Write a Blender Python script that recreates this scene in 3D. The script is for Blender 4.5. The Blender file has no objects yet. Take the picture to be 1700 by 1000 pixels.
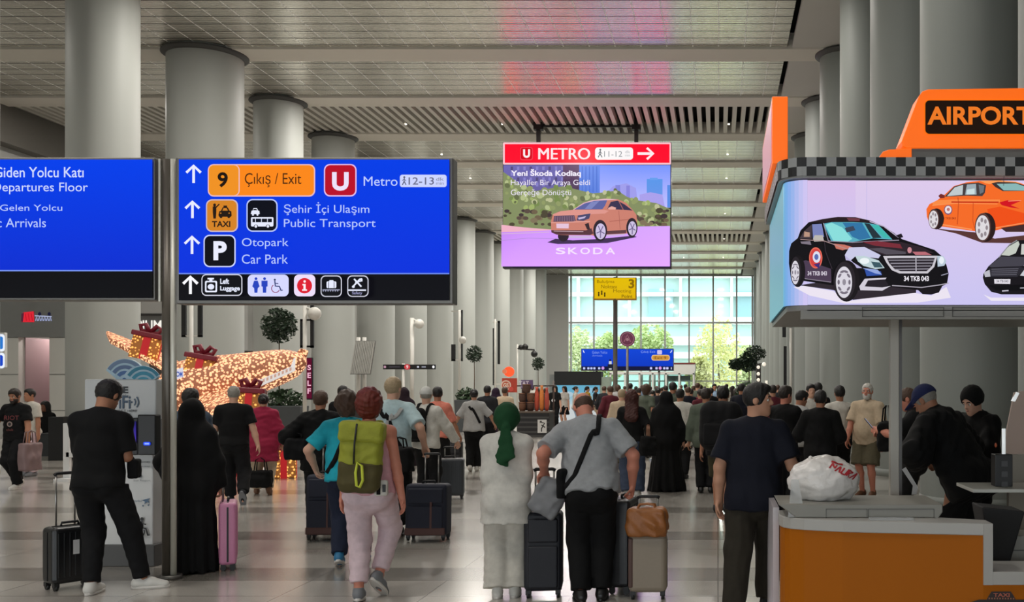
import bpy, bmesh, math, random
import numpy as np
from mathutils import Vector, Matrix, noise as mnoise

SC = bpy.context.scene
COL = SC.collection
R = math.radians

# ------------------------------------------------------------------ camera, world, light, exposure
F, VX, VY, CZ = 1700.0, 1192.0, 640.0, 1.73        # focal length in px, vanishing point, eye height
cam_data = bpy.data.cameras.new('camera')
cam_data.sensor_fit = 'HORIZONTAL'
cam_data.sensor_width = 36.0
cam_data.lens = 36.0 * F / 1700.0
cam_data.shift_x = -(VX - 850.0) / 1700.0
cam_data.shift_y = (VY - 500.0) / 1700.0
cam_data.clip_end = 600
cam = bpy.data.objects.new('camera', cam_data)
cam.location = (0, 0, CZ)
cam.rotation_euler = (R(90), 0, 0)
COL.objects.link(cam)
SC.camera = cam

SC.view_settings.view_transform = 'Standard'
SC.view_settings.look = 'None'
SC.view_settings.gamma = 1.0
SC.view_settings.use_curve_mapping = False
SC.view_settings.exposure = 0.0

world = bpy.data.worlds.new('overcast_sky')
SC.world = world
world.use_nodes = True
wn = world.node_tree
wn.nodes['Background'].inputs[0].default_value = (0.90, 0.96, 1.0, 1)
wn.nodes['Background'].inputs[1].default_value = 2.8
SC.cycles.max_bounces = 8
SC.cycles.diffuse_bounces = 4
SC.cycles.glossy_bounces = 4
SC.cycles.transparent_max_bounces = 12
SC.cycles.sample_clamp_indirect = 6.0
SC.cycles.caustics_reflective = False
SC.cycles.caustics_refractive = False

def area_lamp(name, loc, size, energy, color=(1, .95, .88)):
    l = bpy.data.lights.new(name, 'AREA')
    l.shape = 'DISK'; l.size = size; l.energy = energy; l.color = color
    o = bpy.data.objects.new(name, l)
    o.location = loc
    COL.objects.link(o)
    return o

CEIL = CZ + 9.7
# recessed ceiling lamps of the hall, pointing down
for yy in (4, 14, 24.5, 34, 47, 57, 67, 78):
    for xx in (-20.5, -11, -5.5, 0.3):
        area_lamp('hall_downlight', (xx, yy, CEIL - 0.16), 0.6, (240 if yy < 20 else 340 if yy < 30 else 520) * (.5 if xx > 0 or xx < -15 else 1))

area_lamp('shop_lamp', (-22.4, 35.3, 4.2), 0.8, 110, (1, .9, .86))

# ------------------------------------------------------------------ helpers
def P(px, py, d):
    return Vector(((px - VX) * d / F, d, CZ + (VY - py) * d / F))
def X(px, d): return (px - VX) * d / F
def Z(py, d): return CZ + (VY - py) * d / F
def fd(py): return F * CZ / (py - VY)

def lin(c):
    out = []
    for v in c[:3]:
        v = v / 255.0
        out.append(v / 12.92 if v <= .04045 else ((v + .055) / 1.055) ** 2.4)
    return tuple(out) + (1.0,)

_mats = {}
def mat(name, c, rough=.6, metal=0., var=.0, scale=8., spec=.5, bump=0., bscale=60., emit=None, estr=1., sheen=0., linear=False, detail=3.):
    if name in _mats: return _mats[name]
    m = bpy.data.materials.new(name); m.use_nodes = True
    nt = m.node_tree; b = nt.nodes['Principled BSDF']
    col = tuple(c) if linear else lin(c)
    b.inputs['Base Color'].default_value = col
    b.inputs['Roughness'].default_value = rough
    b.inputs['Metallic'].default_value = metal
    b.inputs['Specular IOR Level'].default_value = spec
    if sheen: b.inputs['Sheen Weight'].default_value = sheen
    if emit is not None:
        b.inputs['Emission Color'].default_value = lin(emit); b.inputs['Emission Strength'].default_value = estr
    if var or bump:
        tc = nt.nodes.new('ShaderNodeTexCoord')
        n = nt.nodes.new('ShaderNodeTexNoise'); n.inputs['Scale'].default_value = scale; n.inputs['Detail'].default_value = detail
        nt.links.new(tc.outputs['Object'], n.inputs['Vector'])
        if var:
            mx = nt.nodes.new('ShaderNodeMix'); mx.data_type = 'RGBA'
            mx.inputs[6].default_value = tuple(min(1, v * (1 - var)) for v in col[:3]) + (1,)
            mx.inputs[7].default_value = tuple(min(1, v * (1 + var)) for v in col[:3]) + (1,)
            nt.links.new(n.outputs['Fac'], mx.inputs[0]); nt.links.new(mx.outputs[2], b.inputs['Base Color'])
        if bump:
            n2 = nt.nodes.new('ShaderNodeTexNoise'); n2.inputs['Scale'].default_value = bscale
            nt.links.new(tc.outputs['Object'], n2.inputs['Vector'])
            bp = nt.nodes.new('ShaderNodeBump'); bp.inputs['Strength'].default_value = bump; bp.inputs['Distance'].default_value = .01
            nt.links.new(n2.outputs['Fac'], bp.inputs['Height']); nt.links.new(bp.outputs['Normal'], b.inputs['Normal'])
    _mats[name] = m
    return m

def cloth(name, c, rough=.85):
    return mat('cloth_' + name, c, rough, var=.18, scale=26, bump=.15, bscale=240, spec=.25)

class MB:
    """collects shapes, links them as ONE mesh object"""
    def __init__(s): s.v = []; s.f = []; s.sm = []; s.mi = []; s.cur = 0
    def _add(s, vs, fs, smooth=False):
        o = len(s.v); s.v += [tuple(v) for v in vs]
        for i, f in enumerate(fs):
            s.f.append(tuple(o + k for k in f)); s.sm.append(smooth if isinstance(smooth, bool) else smooth[i]); s.mi.append(s.cur)
        return s
    def box(s, lo, hi, M=None):
        x0, y0, z0 = lo; x1, y1, z1 = hi
        vs = [Vector(p) for p in ((x0,y0,z0),(x1,y0,z0),(x1,y1,z0),(x0,y1,z0),(x0,y0,z1),(x1,y0,z1),(x1,y1,z1),(x0,y1,z1))]
        if M is not None: vs = [M @ v for v in vs]
        return s._add(vs, [(0,3,2,1),(4,5,6,7),(0,1,5,4),(1,2,6,5),(2,3,7,6),(3,0,4,7)])
    def cyl(s, a, b, r0, r1=None, n=20, caps=True):
        a = Vector(a); b = Vector(b); r1 = r0 if r1 is None else r1
        d = (b - a).normalized(); u = d.orthogonal().normalized(); w = d.cross(u)
        vs = []
        for (c, r) in ((a, r0), (b, r1)):
            for i in range(n):
                t = 2 * math.pi * i / n
                vs.append(c + (u * math.cos(t) + w * math.sin(t)) * r)
        fs = [(i, (i + 1) % n, n + (i + 1) % n, n + i) for i in range(n)]; sm = [True] * n
        if caps:
            fs += [tuple(range(n - 1, -1, -1)), tuple(range(n, 2 * n))]; sm += [False, False]
        return s._add(vs, fs, sm)
    def tube(s, pts, r, n=8, closed=False, flat=1.0, up=None):
        pts = [Vector(p) for p in pts]; m = len(pts); vs = []
        ref = None
        for i, p in enumerate(pts):
            q0 = pts[i - 1] if (i > 0 or closed) else p; q1 = pts[(i + 1) % m] if (i < m - 1 or closed) else p
            t = (q1 - q0).normalized()
            if up is not None:
                u = t.cross(Vector(up[i]) if isinstance(up, list) else Vector(up)).normalized()
            else:
                u = t.orthogonal().normalized() if ref is None else (ref - t * ref.dot(t)).normalized()
            ref = u; w = t.cross(u)
            rr = r[i] if isinstance(r, (list, tuple)) else r
            for k in range(n):
                a = 2 * math.pi * k / n
                vs.append(p + u * math.cos(a) * rr + w * math.sin(a) * rr * flat)
        fs = []
        for i in range(m if closed else m - 1):
            j = (i + 1) % m
            for k in range(n):
                fs.append((i*n+k, i*n+(k+1)%n, j*n+(k+1)%n, j*n+k))
        sm = [True] * len(fs)
        if not closed:
            fs += [tuple(range(n - 1, -1, -1)), tuple((m-1)*n + k for k in range(n))]; sm += [False, False]
        return s._add(vs, fs, sm)
    def lathe(s, prof, c=(0, 0, 0), n=32, sx=1., sy=1.):
        vs = []; c = Vector(c)
        for (r, z) in prof:
            for k in range(n):
                a = 2 * math.pi * k / n
                vs.append(c + Vector((r * math.cos(a) * sx, r * math.sin(a) * sy, z)))
        m = len(prof); fs = []
        for i in range(m - 1):
            for k in range(n):
                fs.append((i*n+k, i*n+(k+1)%n, (i+1)*n+(k+1)%n, (i+1)*n+k))
        sm = [True] * len(fs)
        fs += [tuple(range(n - 1, -1, -1)), tuple((m-1)*n + k for k in range(n))]; sm += [False, False]
        return s._add(vs, fs, sm)
    def ball(s, c, r, n=14, m=9, M=None):
        r = (r, r, r) if not isinstance(r, (tuple, list)) else r
        c = Vector(c); vs = []
        for j in range(m + 1):
            ph = math.pi * j / m
            for k in range(n):
                a = 2 * math.pi * k / n
                q = Vector((r[0]*math.sin(ph)*math.cos(a), r[1]*math.sin(ph)*math.sin(a), -r[2]*math.cos(ph)))
                vs.append(c + (M @ q if M is not None else q))
        fs = [(j*n+k, j*n+(k+1)%n, (j+1)*n+(k+1)%n, (j+1)*n+k) for j in range(m) for k in range(n)]
        return s._add(vs, fs, True)
    def prism(s, pts, axis, a0, a1, smooth=False):
        """2D outline extruded along axis ('x','y','z'); pts are the two other coordinates in order"""
        n = len(pts)
        def mk(p, a):
            return {'x': (a, p[0], p[1]), 'y': (p[0], a, p[1]), 'z': (p[0], p[1], a)}[axis]
        vs = [mk(p, a0) for p in pts] + [mk(p, a1) for p in pts]
        fs = [(i, (i+1) % n, n + (i+1) % n, n + i) for i in range(n)] + [tuple(range(n-1, -1, -1)), tuple(range(n, 2*n))]
        return s._add(vs, fs, [smooth] * n + [False, False])
    def quad(s, a, b, c, d): return s._add([a, b, c, d], [(0, 1, 2, 3)])
    def build(s, name, m, parent=None, bevel=0., seg=2, sub=0, solid=0., M=None):
        me = bpy.data.meshes.new(name)
        me.from_pydata(s.v, [], s.f)
        for p, f, i in zip(me.polygons, s.sm, s.mi): p.use_smooth = f; p.material_index = i
        for q in (m if isinstance(m, (list, tuple)) else [m]): me.materials.append(q)
        bm = bmesh.new(); bm.from_mesh(me); bmesh.ops.recalc_face_normals(bm, faces=bm.faces); bm.to_mesh(me); bm.free()
        o = bpy.data.objects.new(name, me)
        COL.objects.link(o)
        if parent is not None: o.parent = parent
        if M is not None: o.matrix_local = M
        if bevel:
            b = o.modifiers.new('bevel', 'BEVEL'); b.width = bevel; b.segments = seg; b.limit_method = 'ANGLE'; b.angle_limit = R(40)
        if sub:
            b = o.modifiers.new('smooth', 'SUBSURF'); b.levels = sub; b.render_levels = sub
        if solid:
            b = o.modifiers.new('thick', 'SOLIDIFY'); b.thickness = solid; b.offset = 0
        return o

def tag(o, label=None, cat=None, group=None, kind=None):
    if label: o['label'] = label
    if cat: o['category'] = cat
    if group: o['group'] = group
    if kind: o['kind'] = kind
    return o
def empty(name, loc=(0, 0, 0), rz=0.):
    o = bpy.data.objects.new(name, None); o.empty_display_size = .1
    o.location = loc; o.rotation_euler = (0, 0, rz); COL.objects.link(o)
    return o
def thing(name, label, cat, loc=(0, 0, 0), rz=0., group=None):
    return tag(empty(name, loc, rz), label, cat, group)
def struct(name, mb, m, label=None, cat=None, **k):
    o = mb.build(name, m, **k); o['kind'] = 'structure'
    if label: o['label'] = label
    if cat: o['category'] = cat
    return o
def copy_tree(o, parent=None):
    c = o.copy(); COL.objects.link(c)
    if parent is not None: c.parent = parent
    for ch in list(o.children): copy_tree(ch, c)
    return c

# ------------------------------------------------------------------ flat artwork of signs and screens
def _attr_mat(name, strength, rough=.35):
    m = bpy.data.materials.new(name); m.use_nodes = True
    nt = m.node_tree; b = nt.nodes['Principled BSDF']
    a = nt.nodes.new('ShaderNodeAttribute'); a.attribute_name = 'Col'
    b.inputs['Roughness'].default_value = rough
    if strength > 0:
        b.inputs['Base Color'].default_value = (0, 0, 0, 1); b.inputs['Specular IOR Level'].default_value = .08
        nt.links.new(a.outputs['Color'], b.inputs['Emission Color'])
        b.inputs['Emission Strength'].default_value = strength
    else:
        nt.links.new(a.outputs['Color'], b.inputs['Base Color'])
    return m
M_SCREEN = _attr_mat('lit_screen', 1.0)
M_PRINT = _attr_mat('printed_board', 0.0, .5)

_tcache = {}
def text_geo(body, bold=0.0, shear=0.0):
    key = (body, bold, shear)
    if key in _tcache: return _tcache[key]
    cu = bpy.data.curves.new('lettering', 'FONT'); cu.body = body; cu.offset = bold; cu.resolution_u = 4; cu.shear = shear
    ob = bpy.data.objects.new('lettering', cu); COL.objects.link(ob)
    dg = bpy.context.evaluated_depsgraph_get(); dg.update()
    ev = ob.evaluated_get(dg); me = ev.to_mesh()
    vs = [(v.co.x, v.co.y) for v in me.vertices]; fs = [tuple(p.vertices) for p in me.polygons]
    ev.to_mesh_clear(); bpy.data.objects.remove(ob); bpy.data.curves.remove(cu)
    xs = [v[0] for v in vs]; ys = [v[1] for v in vs]
    x0, x1, y0, y1 = min(xs), max(xs), min(ys), max(ys)
    vs = [((x - x0) / (x1 - x0), (y - y0) / (y1 - y0)) for x, y in vs]
    _tcache[key] = (vs, fs)
    return _tcache[key]

class Art:
    """flat picture built of coloured shapes on one plane; coordinates are those of the photograph at depth d"""
    def __init__(s, d, step=.0009, fn=None): s.d = d; s.step = step; s.v = []; s.f = []; s.c = []; s.n = 0; s.fn = fn
    def _pt(s, x, y):
        off = s.step * s.n
        if s.fn: return s.fn(x, y, off)
        p = P(x, y, s.d); return (p.x, p.y - off, p.z)
    def mesh(s, pts, fs, cols):
        s.n += 1; o = len(s.v); s.v += [s._pt(*p) for p in pts]
        for f in fs:
            s.f.append(tuple(o + k for k in f)); s.c.append([cols[k] for k in f])
        return s
    gain = 1.0
    def poly(s, pts, c):
        cl = [lin(q) for q in c] if isinstance(c[0], (tuple, list)) else [lin(c)] * len(pts)
        if s.gain != 1: cl = [tuple(v * s.gain for v in q) for q in cl]
        return s.mesh(pts, [tuple(range(len(pts)))], cl)
    def rect(s, x0, y0, x1, y1, c, c2=None, side=False):
        if c2 is None: return s.poly([(x0,y0),(x1,y0),(x1,y1),(x0,y1)], c)
        return s.poly([(x0,y0),(x1,y0),(x1,y1),(x0,y1)], [c, c2, c2, c] if side else [c, c, c2, c2])
    def rrect(s, x0, y0, x1, y1, r, c):
        pts = []
        for (cx, cy, a0) in ((x1-r,y0+r,-90),(x1-r,y1-r,0),(x0+r,y1-r,90),(x0+r,y0+r,180)):
            for k in range(7):
                a = R(a0 + 15 * k); pts.append((cx + r*math.cos(a), cy + r*math.sin(a)))
        return s.poly(pts, c)
    def ell(s, cx, cy, rx, ry, c, n=28, rot=0., a0=0., a1=360.):
        pts = []
        m = n if a1 - a0 >= 360 else n + 1
        for k in range(m):
            a = R(a0 + (a1 - a0) * k / n); x = rx*math.cos(a); y = ry*math.sin(a)
            pts.append((cx + x*math.cos(rot) - y*math.sin(rot), cy + x*math.sin(rot) + y*math.cos(rot)))
        return s.poly(pts, c)
    def line(s, pts, w, c):
        n = len(pts); L = []; Rr = []
        for i, (x, y) in enumerate(pts):
            a = pts[max(i-1,0)]; b = pts[min(i+1,n-1)]
            dx, dy = b[0]-a[0], b[1]-a[1]; q = math.hypot(dx,dy) or 1
            nx, ny = -dy/q*w/2, dx/q*w/2
            L.append((x+nx,y+ny)); Rr.append((x-nx,y-ny))
        m = L + Rr; cl = [lin(c)] * len(m)
        return s.mesh(m, [(i, i+1, n+i+1, n+i) for i in range(n-1)], cl)
    def arc(s, cx, cy, r, a0, a1, w, c, n=18, ry=None):
        ry = ry or r
        return s.line([(cx + r*math.cos(R(a0+(a1-a0)*k/n)), cy + ry*math.sin(R(a0+(a1-a0)*k/n))) for k in range(n+1)], w, c)
    def text(s, body, x0, y0, x1, y1, c, bold=0.0, shear=0.):
        vs, fs = text_geo(body, bold, shear)
        return s.mesh([(x0 + (x1-x0)*u, y1 - (y1-y0)*v) for u, v in vs], fs, [lin(c)] * len(vs))
    def up_arrow(s, cx, y0, y1, c, w=4.2):
        hw = (y1 - y0) * .40
        s.line([(cx, y1), (cx, y0 + 2)], w, c)
        s.line([(cx - hw, y0 + hw + 1), (cx, y0 + 1.5), (cx + hw, y0 + hw + 1)], w, c)
        return s
    def build(s, name, m, parent=None):
        me = bpy.data.meshes.new(name); me.from_pydata(s.v, [], s.f)
        at = me.color_attributes.new('Col', 'FLOAT_COLOR', 'CORNER')
        flat = [v for f in s.c for c in f for v in c]
        at.data.foreach_set('color', flat)
        me.materials.append(m)
        o = bpy.data.objects.new(name, me); COL.objects.link(o)
        if parent is not None: o.parent = parent
        return o
# ------------------------------------------------------------------ the hall
HX0, HX1, HY0, HY1 = -25.0, 5.6, -9.0, 90.0
def bay(k): return 29.87 + 4.96 * k          # column lines across the hall

def node_floor():
    m = bpy.data.materials.new('polished_stone_floor'); m.use_nodes = True
    nt = m.node_tree; b = nt.nodes['Principled BSDF']; L = nt.links.new
    tc = nt.nodes.new('ShaderNodeTexCoord')
    br = nt.nodes.new('ShaderNodeTexBrick'); br.offset = 0.0; br.inputs['Scale'].default_value = 1.0
    br.inputs['Brick Width'].default_value = 1.2; br.inputs['Row Height'].default_value = 1.2
    br.inputs['Mortar Size'].default_value = .006; br.inputs['Mortar Smooth'].default_value = .1
    br.inputs['Color1'].default_value = lin((196, 191, 182)); br.inputs['Color2'].default_value = lin((182, 177, 169)); br.inputs['Mortar'].default_value = lin((112, 107, 101))
    L(tc.outputs['Object'], br.inputs['Vector'])
    sx = nt.nodes.new('ShaderNodeSeparateXYZ'); L(tc.outputs['Object'], sx.inputs[0])
    def mth(op, a, bb=None):
        n = nt.nodes.new('ShaderNodeMath'); n.operation = op
        for i, v in enumerate((a, bb)):
            if v is None: continue
            if isinstance(v, (int, float)): n.inputs[i].default_value = v
            else: L(v, n.inputs[i])
        return n.outputs[0]
    # darker stone courses across the hall
    fr = mth('FRACT', mth('DIVIDE', mth('ADD', sx.outputs['Y'], .55), 2.4))
    band = mth('LESS_THAN', fr, .27)
    mx = nt.nodes.new('ShaderNodeMix'); mx.data_type = 'RGBA'; mx.blend_type = 'MULTIPLY'
    mx.inputs[7].default_value = (.55, .54, .53, 1)
    L(band, mx.inputs[0]); L(br.outputs['Color'], mx.inputs[6])
    nz = nt.nodes.new('ShaderNodeTexNoise'); nz.inputs['Scale'].default_value = 90; nz.inputs['Detail'].default_value = 4
    L(tc.outputs['Object'], nz.inputs['Vector'])
    mx2 = nt.nodes.new('ShaderNodeMix'); mx2.data_type = 'RGBA'; mx2.blend_type = 'MULTIPLY'; mx2.inputs[0].default_value = .35
    L(mx.outputs[2], mx2.inputs[6])
    cr = nt.nodes.new('ShaderNodeValToRGB'); cr.color_ramp.elements[0].position = .35; cr.color_ramp.elements[1].position = .65
    cr.color_ramp.elements[0].color = (.6, .6, .6, 1)
    L(nz.outputs['Fac'], cr.inputs[0]); L(cr.outputs[0], mx2.inputs[7])
    L(mx2.outputs[2], b.inputs['Base Color'])
    n3 = nt.nodes.new('ShaderNodeTexNoise'); n3.inputs['Scale'].default_value = .8
    L(tc.outputs['Object'], n3.inputs['Vector'])
    mr = nt.nodes.new('ShaderNodeMapRange'); mr.inputs[3].default_value = .17; mr.inputs[4].default_value = .26
    L(n3.outputs['Fac'], mr.inputs[0]); L(mr.outputs[0], b.inputs['Roughness'])
    b.inputs['Specular IOR Level'].default_value = 1.0; b.inputs['Coat Weight'].default_value = .65; b.inputs['Coat Roughness'].default_value = .19; b.inputs['Coat IOR'].default_value = 1.6
    return m
struct('floor', MB().box((HX0-12, HY0-6, -.2), (HX1, HY1+.6, 0)), node_floor())

def node_ceiling():
    m = bpy.data.materials.new('ceiling_strip_metal'); m.use_nodes = True
    nt = m.node_tree; b = nt.nodes['Principled BSDF']; L = nt.links.new
    tc = nt.nodes.new('ShaderNodeTexCoord'); sx = nt.nodes.new('ShaderNodeSeparateXYZ'); L(tc.outputs['Object'], sx.inputs[0])
    def mth(op, a, bb=None):
        n = nt.nodes.new('ShaderNodeMath'); n.operation = op
        for i, v in enumerate((a, bb)):
            if v is None: continue
            if isinstance(v, (int, float)): n.inputs[i].default_value = v
            else: L(v, n.inputs[i])
        return n.outputs[0]
    fy = mth('FRACT', mth('DIVIDE', sx.outputs['Y'], .56))
    seam = mth('LESS_THAN', fy, .10)
    fx = mth('FRACT', mth('DIVIDE', sx.outputs['X'], .74))
    rib = mth('LESS_THAN', fx, .05)
    n = nt.nodes.new('ShaderNodeTexNoise'); n.inputs['Scale'].default_value = .6; n.inputs['Detail'].default_value = 4
    L(tc.outputs['Object'], n.inputs['Vector'])
    mx = nt.nodes.new('ShaderNodeMix'); mx.data_type = 'RGBA'
    mx.inputs[6].default_value = lin((222, 218, 206)); mx.inputs[7].default_value = lin((236, 232, 220)); L(n.outputs['Fac'], mx.inputs[0])
    m2 = nt.nodes.new('ShaderNodeMix'); m2.data_type = 'RGBA'; m2.inputs[7].default_value = lin((250, 249, 244)); L(rib, m2.inputs[0]); L(mx.outputs[2], m2.inputs[6])
    m3 = nt.nodes.new('ShaderNodeMix'); m3.data_type = 'RGBA'; m3.inputs[7].default_value = lin((70, 68, 64)); L(seam, m3.inputs[0]); L(m2.outputs[2], m3.inputs[6])
    L(m3.outputs[2], b.inputs['Base Color'])
    L(mth('MULTIPLY', mth('SUBTRACT', 1.0, mth('MAXIMUM', rib, seam)), .68), b.inputs['Metallic']); b.inputs['Roughness'].default_value = .22
    # each strip is slightly bowed along the hall: it smears what it mirrors up and down, not sideways
    w = nt.nodes.new('ShaderNodeMath'); w.operation = 'SINE'
    L(mth('MULTIPLY', sx.outputs['Y'], 2 * math.pi / .14), w.inputs[0])
    bp = nt.nodes.new('ShaderNodeBump'); bp.inputs['Strength'].default_value = .5; bp.inputs['Distance'].default_value = .006
    L(w.outputs[0], bp.inputs['Height']); L(bp.outputs['Normal'], b.inputs['Normal'])
    return m
M_CEIL = node_ceiling()
M_PLASTER = mat('pale_plaster', (196, 194, 188), .75, var=.04, scale=.7)
M_BEAM = mat('beam_paint', (216, 211, 200), .7, var=.04, scale=.5)
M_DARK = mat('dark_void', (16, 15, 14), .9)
STRIP = 1.97
bays = [bay(k) for k in range(-8, 13)]
mbp = MB()
GR = {1, 7, -5}          # bays that hold an open slat grille
M_SLAT = mat('grille_slat', (206, 202, 192), .5)
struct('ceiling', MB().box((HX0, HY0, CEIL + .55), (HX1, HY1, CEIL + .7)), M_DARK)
panels = MB()
y_list = [HY0] + bays + [HY1]
for i in range(len(y_list) - 1):
    k = i - 1 - 8
    a, b_ = y_list[i] + .5, y_list[i + 1] - .5
    if k in GR: continue
    panels.box((HX0, a, CEIL), (STRIP, b_, CEIL + .05))
struct('ceiling_panel_field', panels, M_CEIL)
for y in bays:
    if y > HY1 - 1: continue
    struct('ceiling_beam', MB().box((HX0, y - .55, CEIL - .07), (HX1, y + .55, CEIL + .4)), M_BEAM)
mg = MB().box((STRIP + .15, HY0, CEIL - .03), (HX1, HY1, CEIL + .1))
struct('ceiling_margin', mg, M_PLASTER)
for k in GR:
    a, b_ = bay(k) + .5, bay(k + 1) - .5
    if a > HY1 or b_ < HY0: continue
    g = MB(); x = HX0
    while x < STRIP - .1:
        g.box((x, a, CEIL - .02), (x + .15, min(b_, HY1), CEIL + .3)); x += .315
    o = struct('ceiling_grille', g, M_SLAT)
# small recessed downlights seen as bright dots
M_DOT = mat('downlight_lens', (255, 250, 235), .4, emit=(255, 248, 230), estr=4.0)
rng = random.Random(4)
nl = 0
for k in (1, 2, 3, 5, 7, 9):
    for xx in (-11.6, -8.0, -2.6, .4):
        yy = bay(k) + (1.35 if int(xx * 10) % 2 else 3.2)
        if -6.9 < xx < -.9 and k == 0: continue
        m = MB().cyl((xx, yy, CEIL - .012), (xx, yy, CEIL + .02), .04, n=10)
        o = m.build('ceiling_downlight', M_DOT)
        tag(o, 'tiny round downlight set flush in the strip ceiling of the far hall', 'ceiling light', 'ceiling downlights')

# columns
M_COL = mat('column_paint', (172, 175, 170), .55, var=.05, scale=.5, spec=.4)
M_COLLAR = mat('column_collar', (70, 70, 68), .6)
M_COL_SHADED = mat('column_paint_shaded', (136, 141, 137), .55, var=.05, scale=.5, spec=.4)  # same columns, right row: the shade on that side is put into the colour
def column(x, y, r, collar):
    m = MB().cyl((x, y, 0), (x, y, CEIL + .02), r, n=56, caps=False)
    m.cyl((x, y, 0), (x, y, .14), r + .012, n=56)
    o = struct('column', m, M_COL if x < 0 else M_COL_SHADED)
    if collar:
        q = MB().lathe([(r, CEIL - .18), (r + .14, CEIL - .1), (r + .14, CEIL - .06), (r, CEIL - .05)], (x, y, 0), 56).build('column_collar', M_COLLAR, o)
for k in range(-4, 12):
    y = bay(k)
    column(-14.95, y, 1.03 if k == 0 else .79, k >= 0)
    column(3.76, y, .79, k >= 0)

# side walls
M_WALL = mat('wall_panel', (178, 178, 174), .6, var=.04, scale=.4)
M_WALLD = mat('wall_frieze', (104, 101, 95), .7, var=.05)
w = MB().box((HX0 - .3, HY0, 0), (HX0, HY1, CEIL + .5))
struct('wall_left', w, M_WALL)
struct('trim_1', MB().box((HX0, HY0, CZ + 8.35), (HX0 + .5, HY1, CEIL)), M_WALLD)
struct('wall_right', MB().box((HX1, HY0, 0), (HX1 + .3, HY1, CEIL + .5)), mat('wall_grey_shaded', (112, 114, 111), .6, var=.05, scale=.4))  # wall colour darkened to carry the shade of the right side

struct('wall_front', MB().box((HX0, HY0 - .3, 5.0), (HX1, HY0, CEIL + .5)), M_WALL)  # unseen upper wall behind the camera, added to hold back daylight

# far glass wall
fm = MB()
GX0, GX1 = X(948, 90), X(1249, 90)
fm.box((HX0, HY1, 0), (GX0 - .25, HY1 + .4, CEIL + .5))
fm.box((GX1 + .1, HY1, 0), (HX1, HY1 + .4, CEIL + .5))
fm.box((GX0 - .25, HY1, Z(458, 90)), (GX1 + .1, HY1 + .4, CEIL + .5))
struct('wall_back', fm, M_WALL)
M_FRAME = mat('window_frame_steel', (176, 178, 176), .45, .1)
wf = MB(); mull = [X(p, 90) for p in (948, 986, 1024, 1064, 1104, 1144, 1184, 1223, 1249)]
for x in mull: wf.box((x - .07, HY1 - .12, 0), (x + .07, HY1 + .2, Z(457, 90)))
wf.box((GX0 - .2, HY1 - .06, Z(537.5, 90)), (GX1 + .1, HY1 + .14, Z(534.5, 90)))
wf.box((GX0 - .2, HY1 - .1, Z(459, 90)), (GX1 + .1, HY1 + .2, Z(456, 90)))
wf.box((GX0 - .2, HY1 - .05, Z(634, 90)), (GX1 + .1, HY1 + .12, Z(632, 90)))
wf.box((GX0 - .2, HY1 - .1, 0), (GX1 + .1, HY1 + .15, .12))
win = struct('window_1', wf, M_FRAME)
mgls = bpy.data.materials.new('window_glass'); mgls.use_nodes = True
nt = mgls.node_tree; nt.nodes.remove(nt.nodes['Principled BSDF'])
tr = nt.nodes.new('ShaderNodeBsdfTransparent'); tr.inputs[0].default_value = (.86, .95, .92, 1)
gl = nt.nodes.new('ShaderNodeBsdfGlossy'); gl.inputs['Roughness'].default_value = .05
fr = nt.nodes.new('ShaderNodeFresnel'); fr.inputs[0].default_value = 1.45
ms = nt.nodes.new('ShaderNodeMixShader'); L = nt.links.new
L(fr.outputs[0], ms.inputs[0]); L(tr.outputs[0], ms.inputs[1]); L(gl.outputs[0], ms.inputs[2]); L(ms.outputs[0], nt.nodes['Material Output'].inputs[0])
M_GLASS = mgls
g = MB()
for a, b_ in zip(mull[:-1], mull[1:]): g.quad((a, HY1 + .05, .1), (b_, HY1 + .05, .1), (b_, HY1 + .05, Z(457, 90)), (a, HY1 + .05, Z(457, 90)))
o = g.build('window_pane', M_GLASS, win)

# ------------------------------------------------------------------ outside, beyond the glass
struct('street_ground', MB().box((-80, HY1 + .8, -.25), (80, 220, -.05)), mat('street_paving', (196, 194, 186), .8))
terminal = thing('terminal_building', 'pale glass terminal building with white floor bands outside the far window', 'building', (-5, 132, 0))
MW = mat('building_white', (246, 246, 244), .7); MG = mat('building_glass', (196, 226, 222), .35, spec=.6, var=.2, scale=.12)
T = Matrix.Translation((5, -132, 0))
def tb(lo, hi): return (lo[0] + 5, lo[1] - 132, lo[2]), (hi[0] + 5, hi[1] - 132, hi[2])
MB().box(*tb((-45, 133, 0), (35, 150, 24))).build('facade_glass', MG, terminal)
for zz, hh in ((5.2, .8), (6.9, 1.1), (9.6, .9), (13.2, .5), (15.6, .6), (18.2, .6), (20.4, .6)):
    MB().box(*tb((-45, 131.6, zz), (35, 133.2, zz + hh))).build('floor_band', MW, terminal)
for i in range(11):
    xx = -38 + i * 6.6
    MB().box(*tb((xx, 131.9, 9.6), (xx + .35, 132.9, 22))).build('facade_pillar', MW, terminal)
for i, (xx, zz) in enumerate(((-9, 14.2), (2.5, 13.9), (8.6, 14.4))):
    MB().box(*tb((xx, 132.4, 10.5), (xx + 3.2, 133.1, zz))).build('dark_window', mat('building_glass_dark', (150, 190, 198), .2), terminal)

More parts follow.
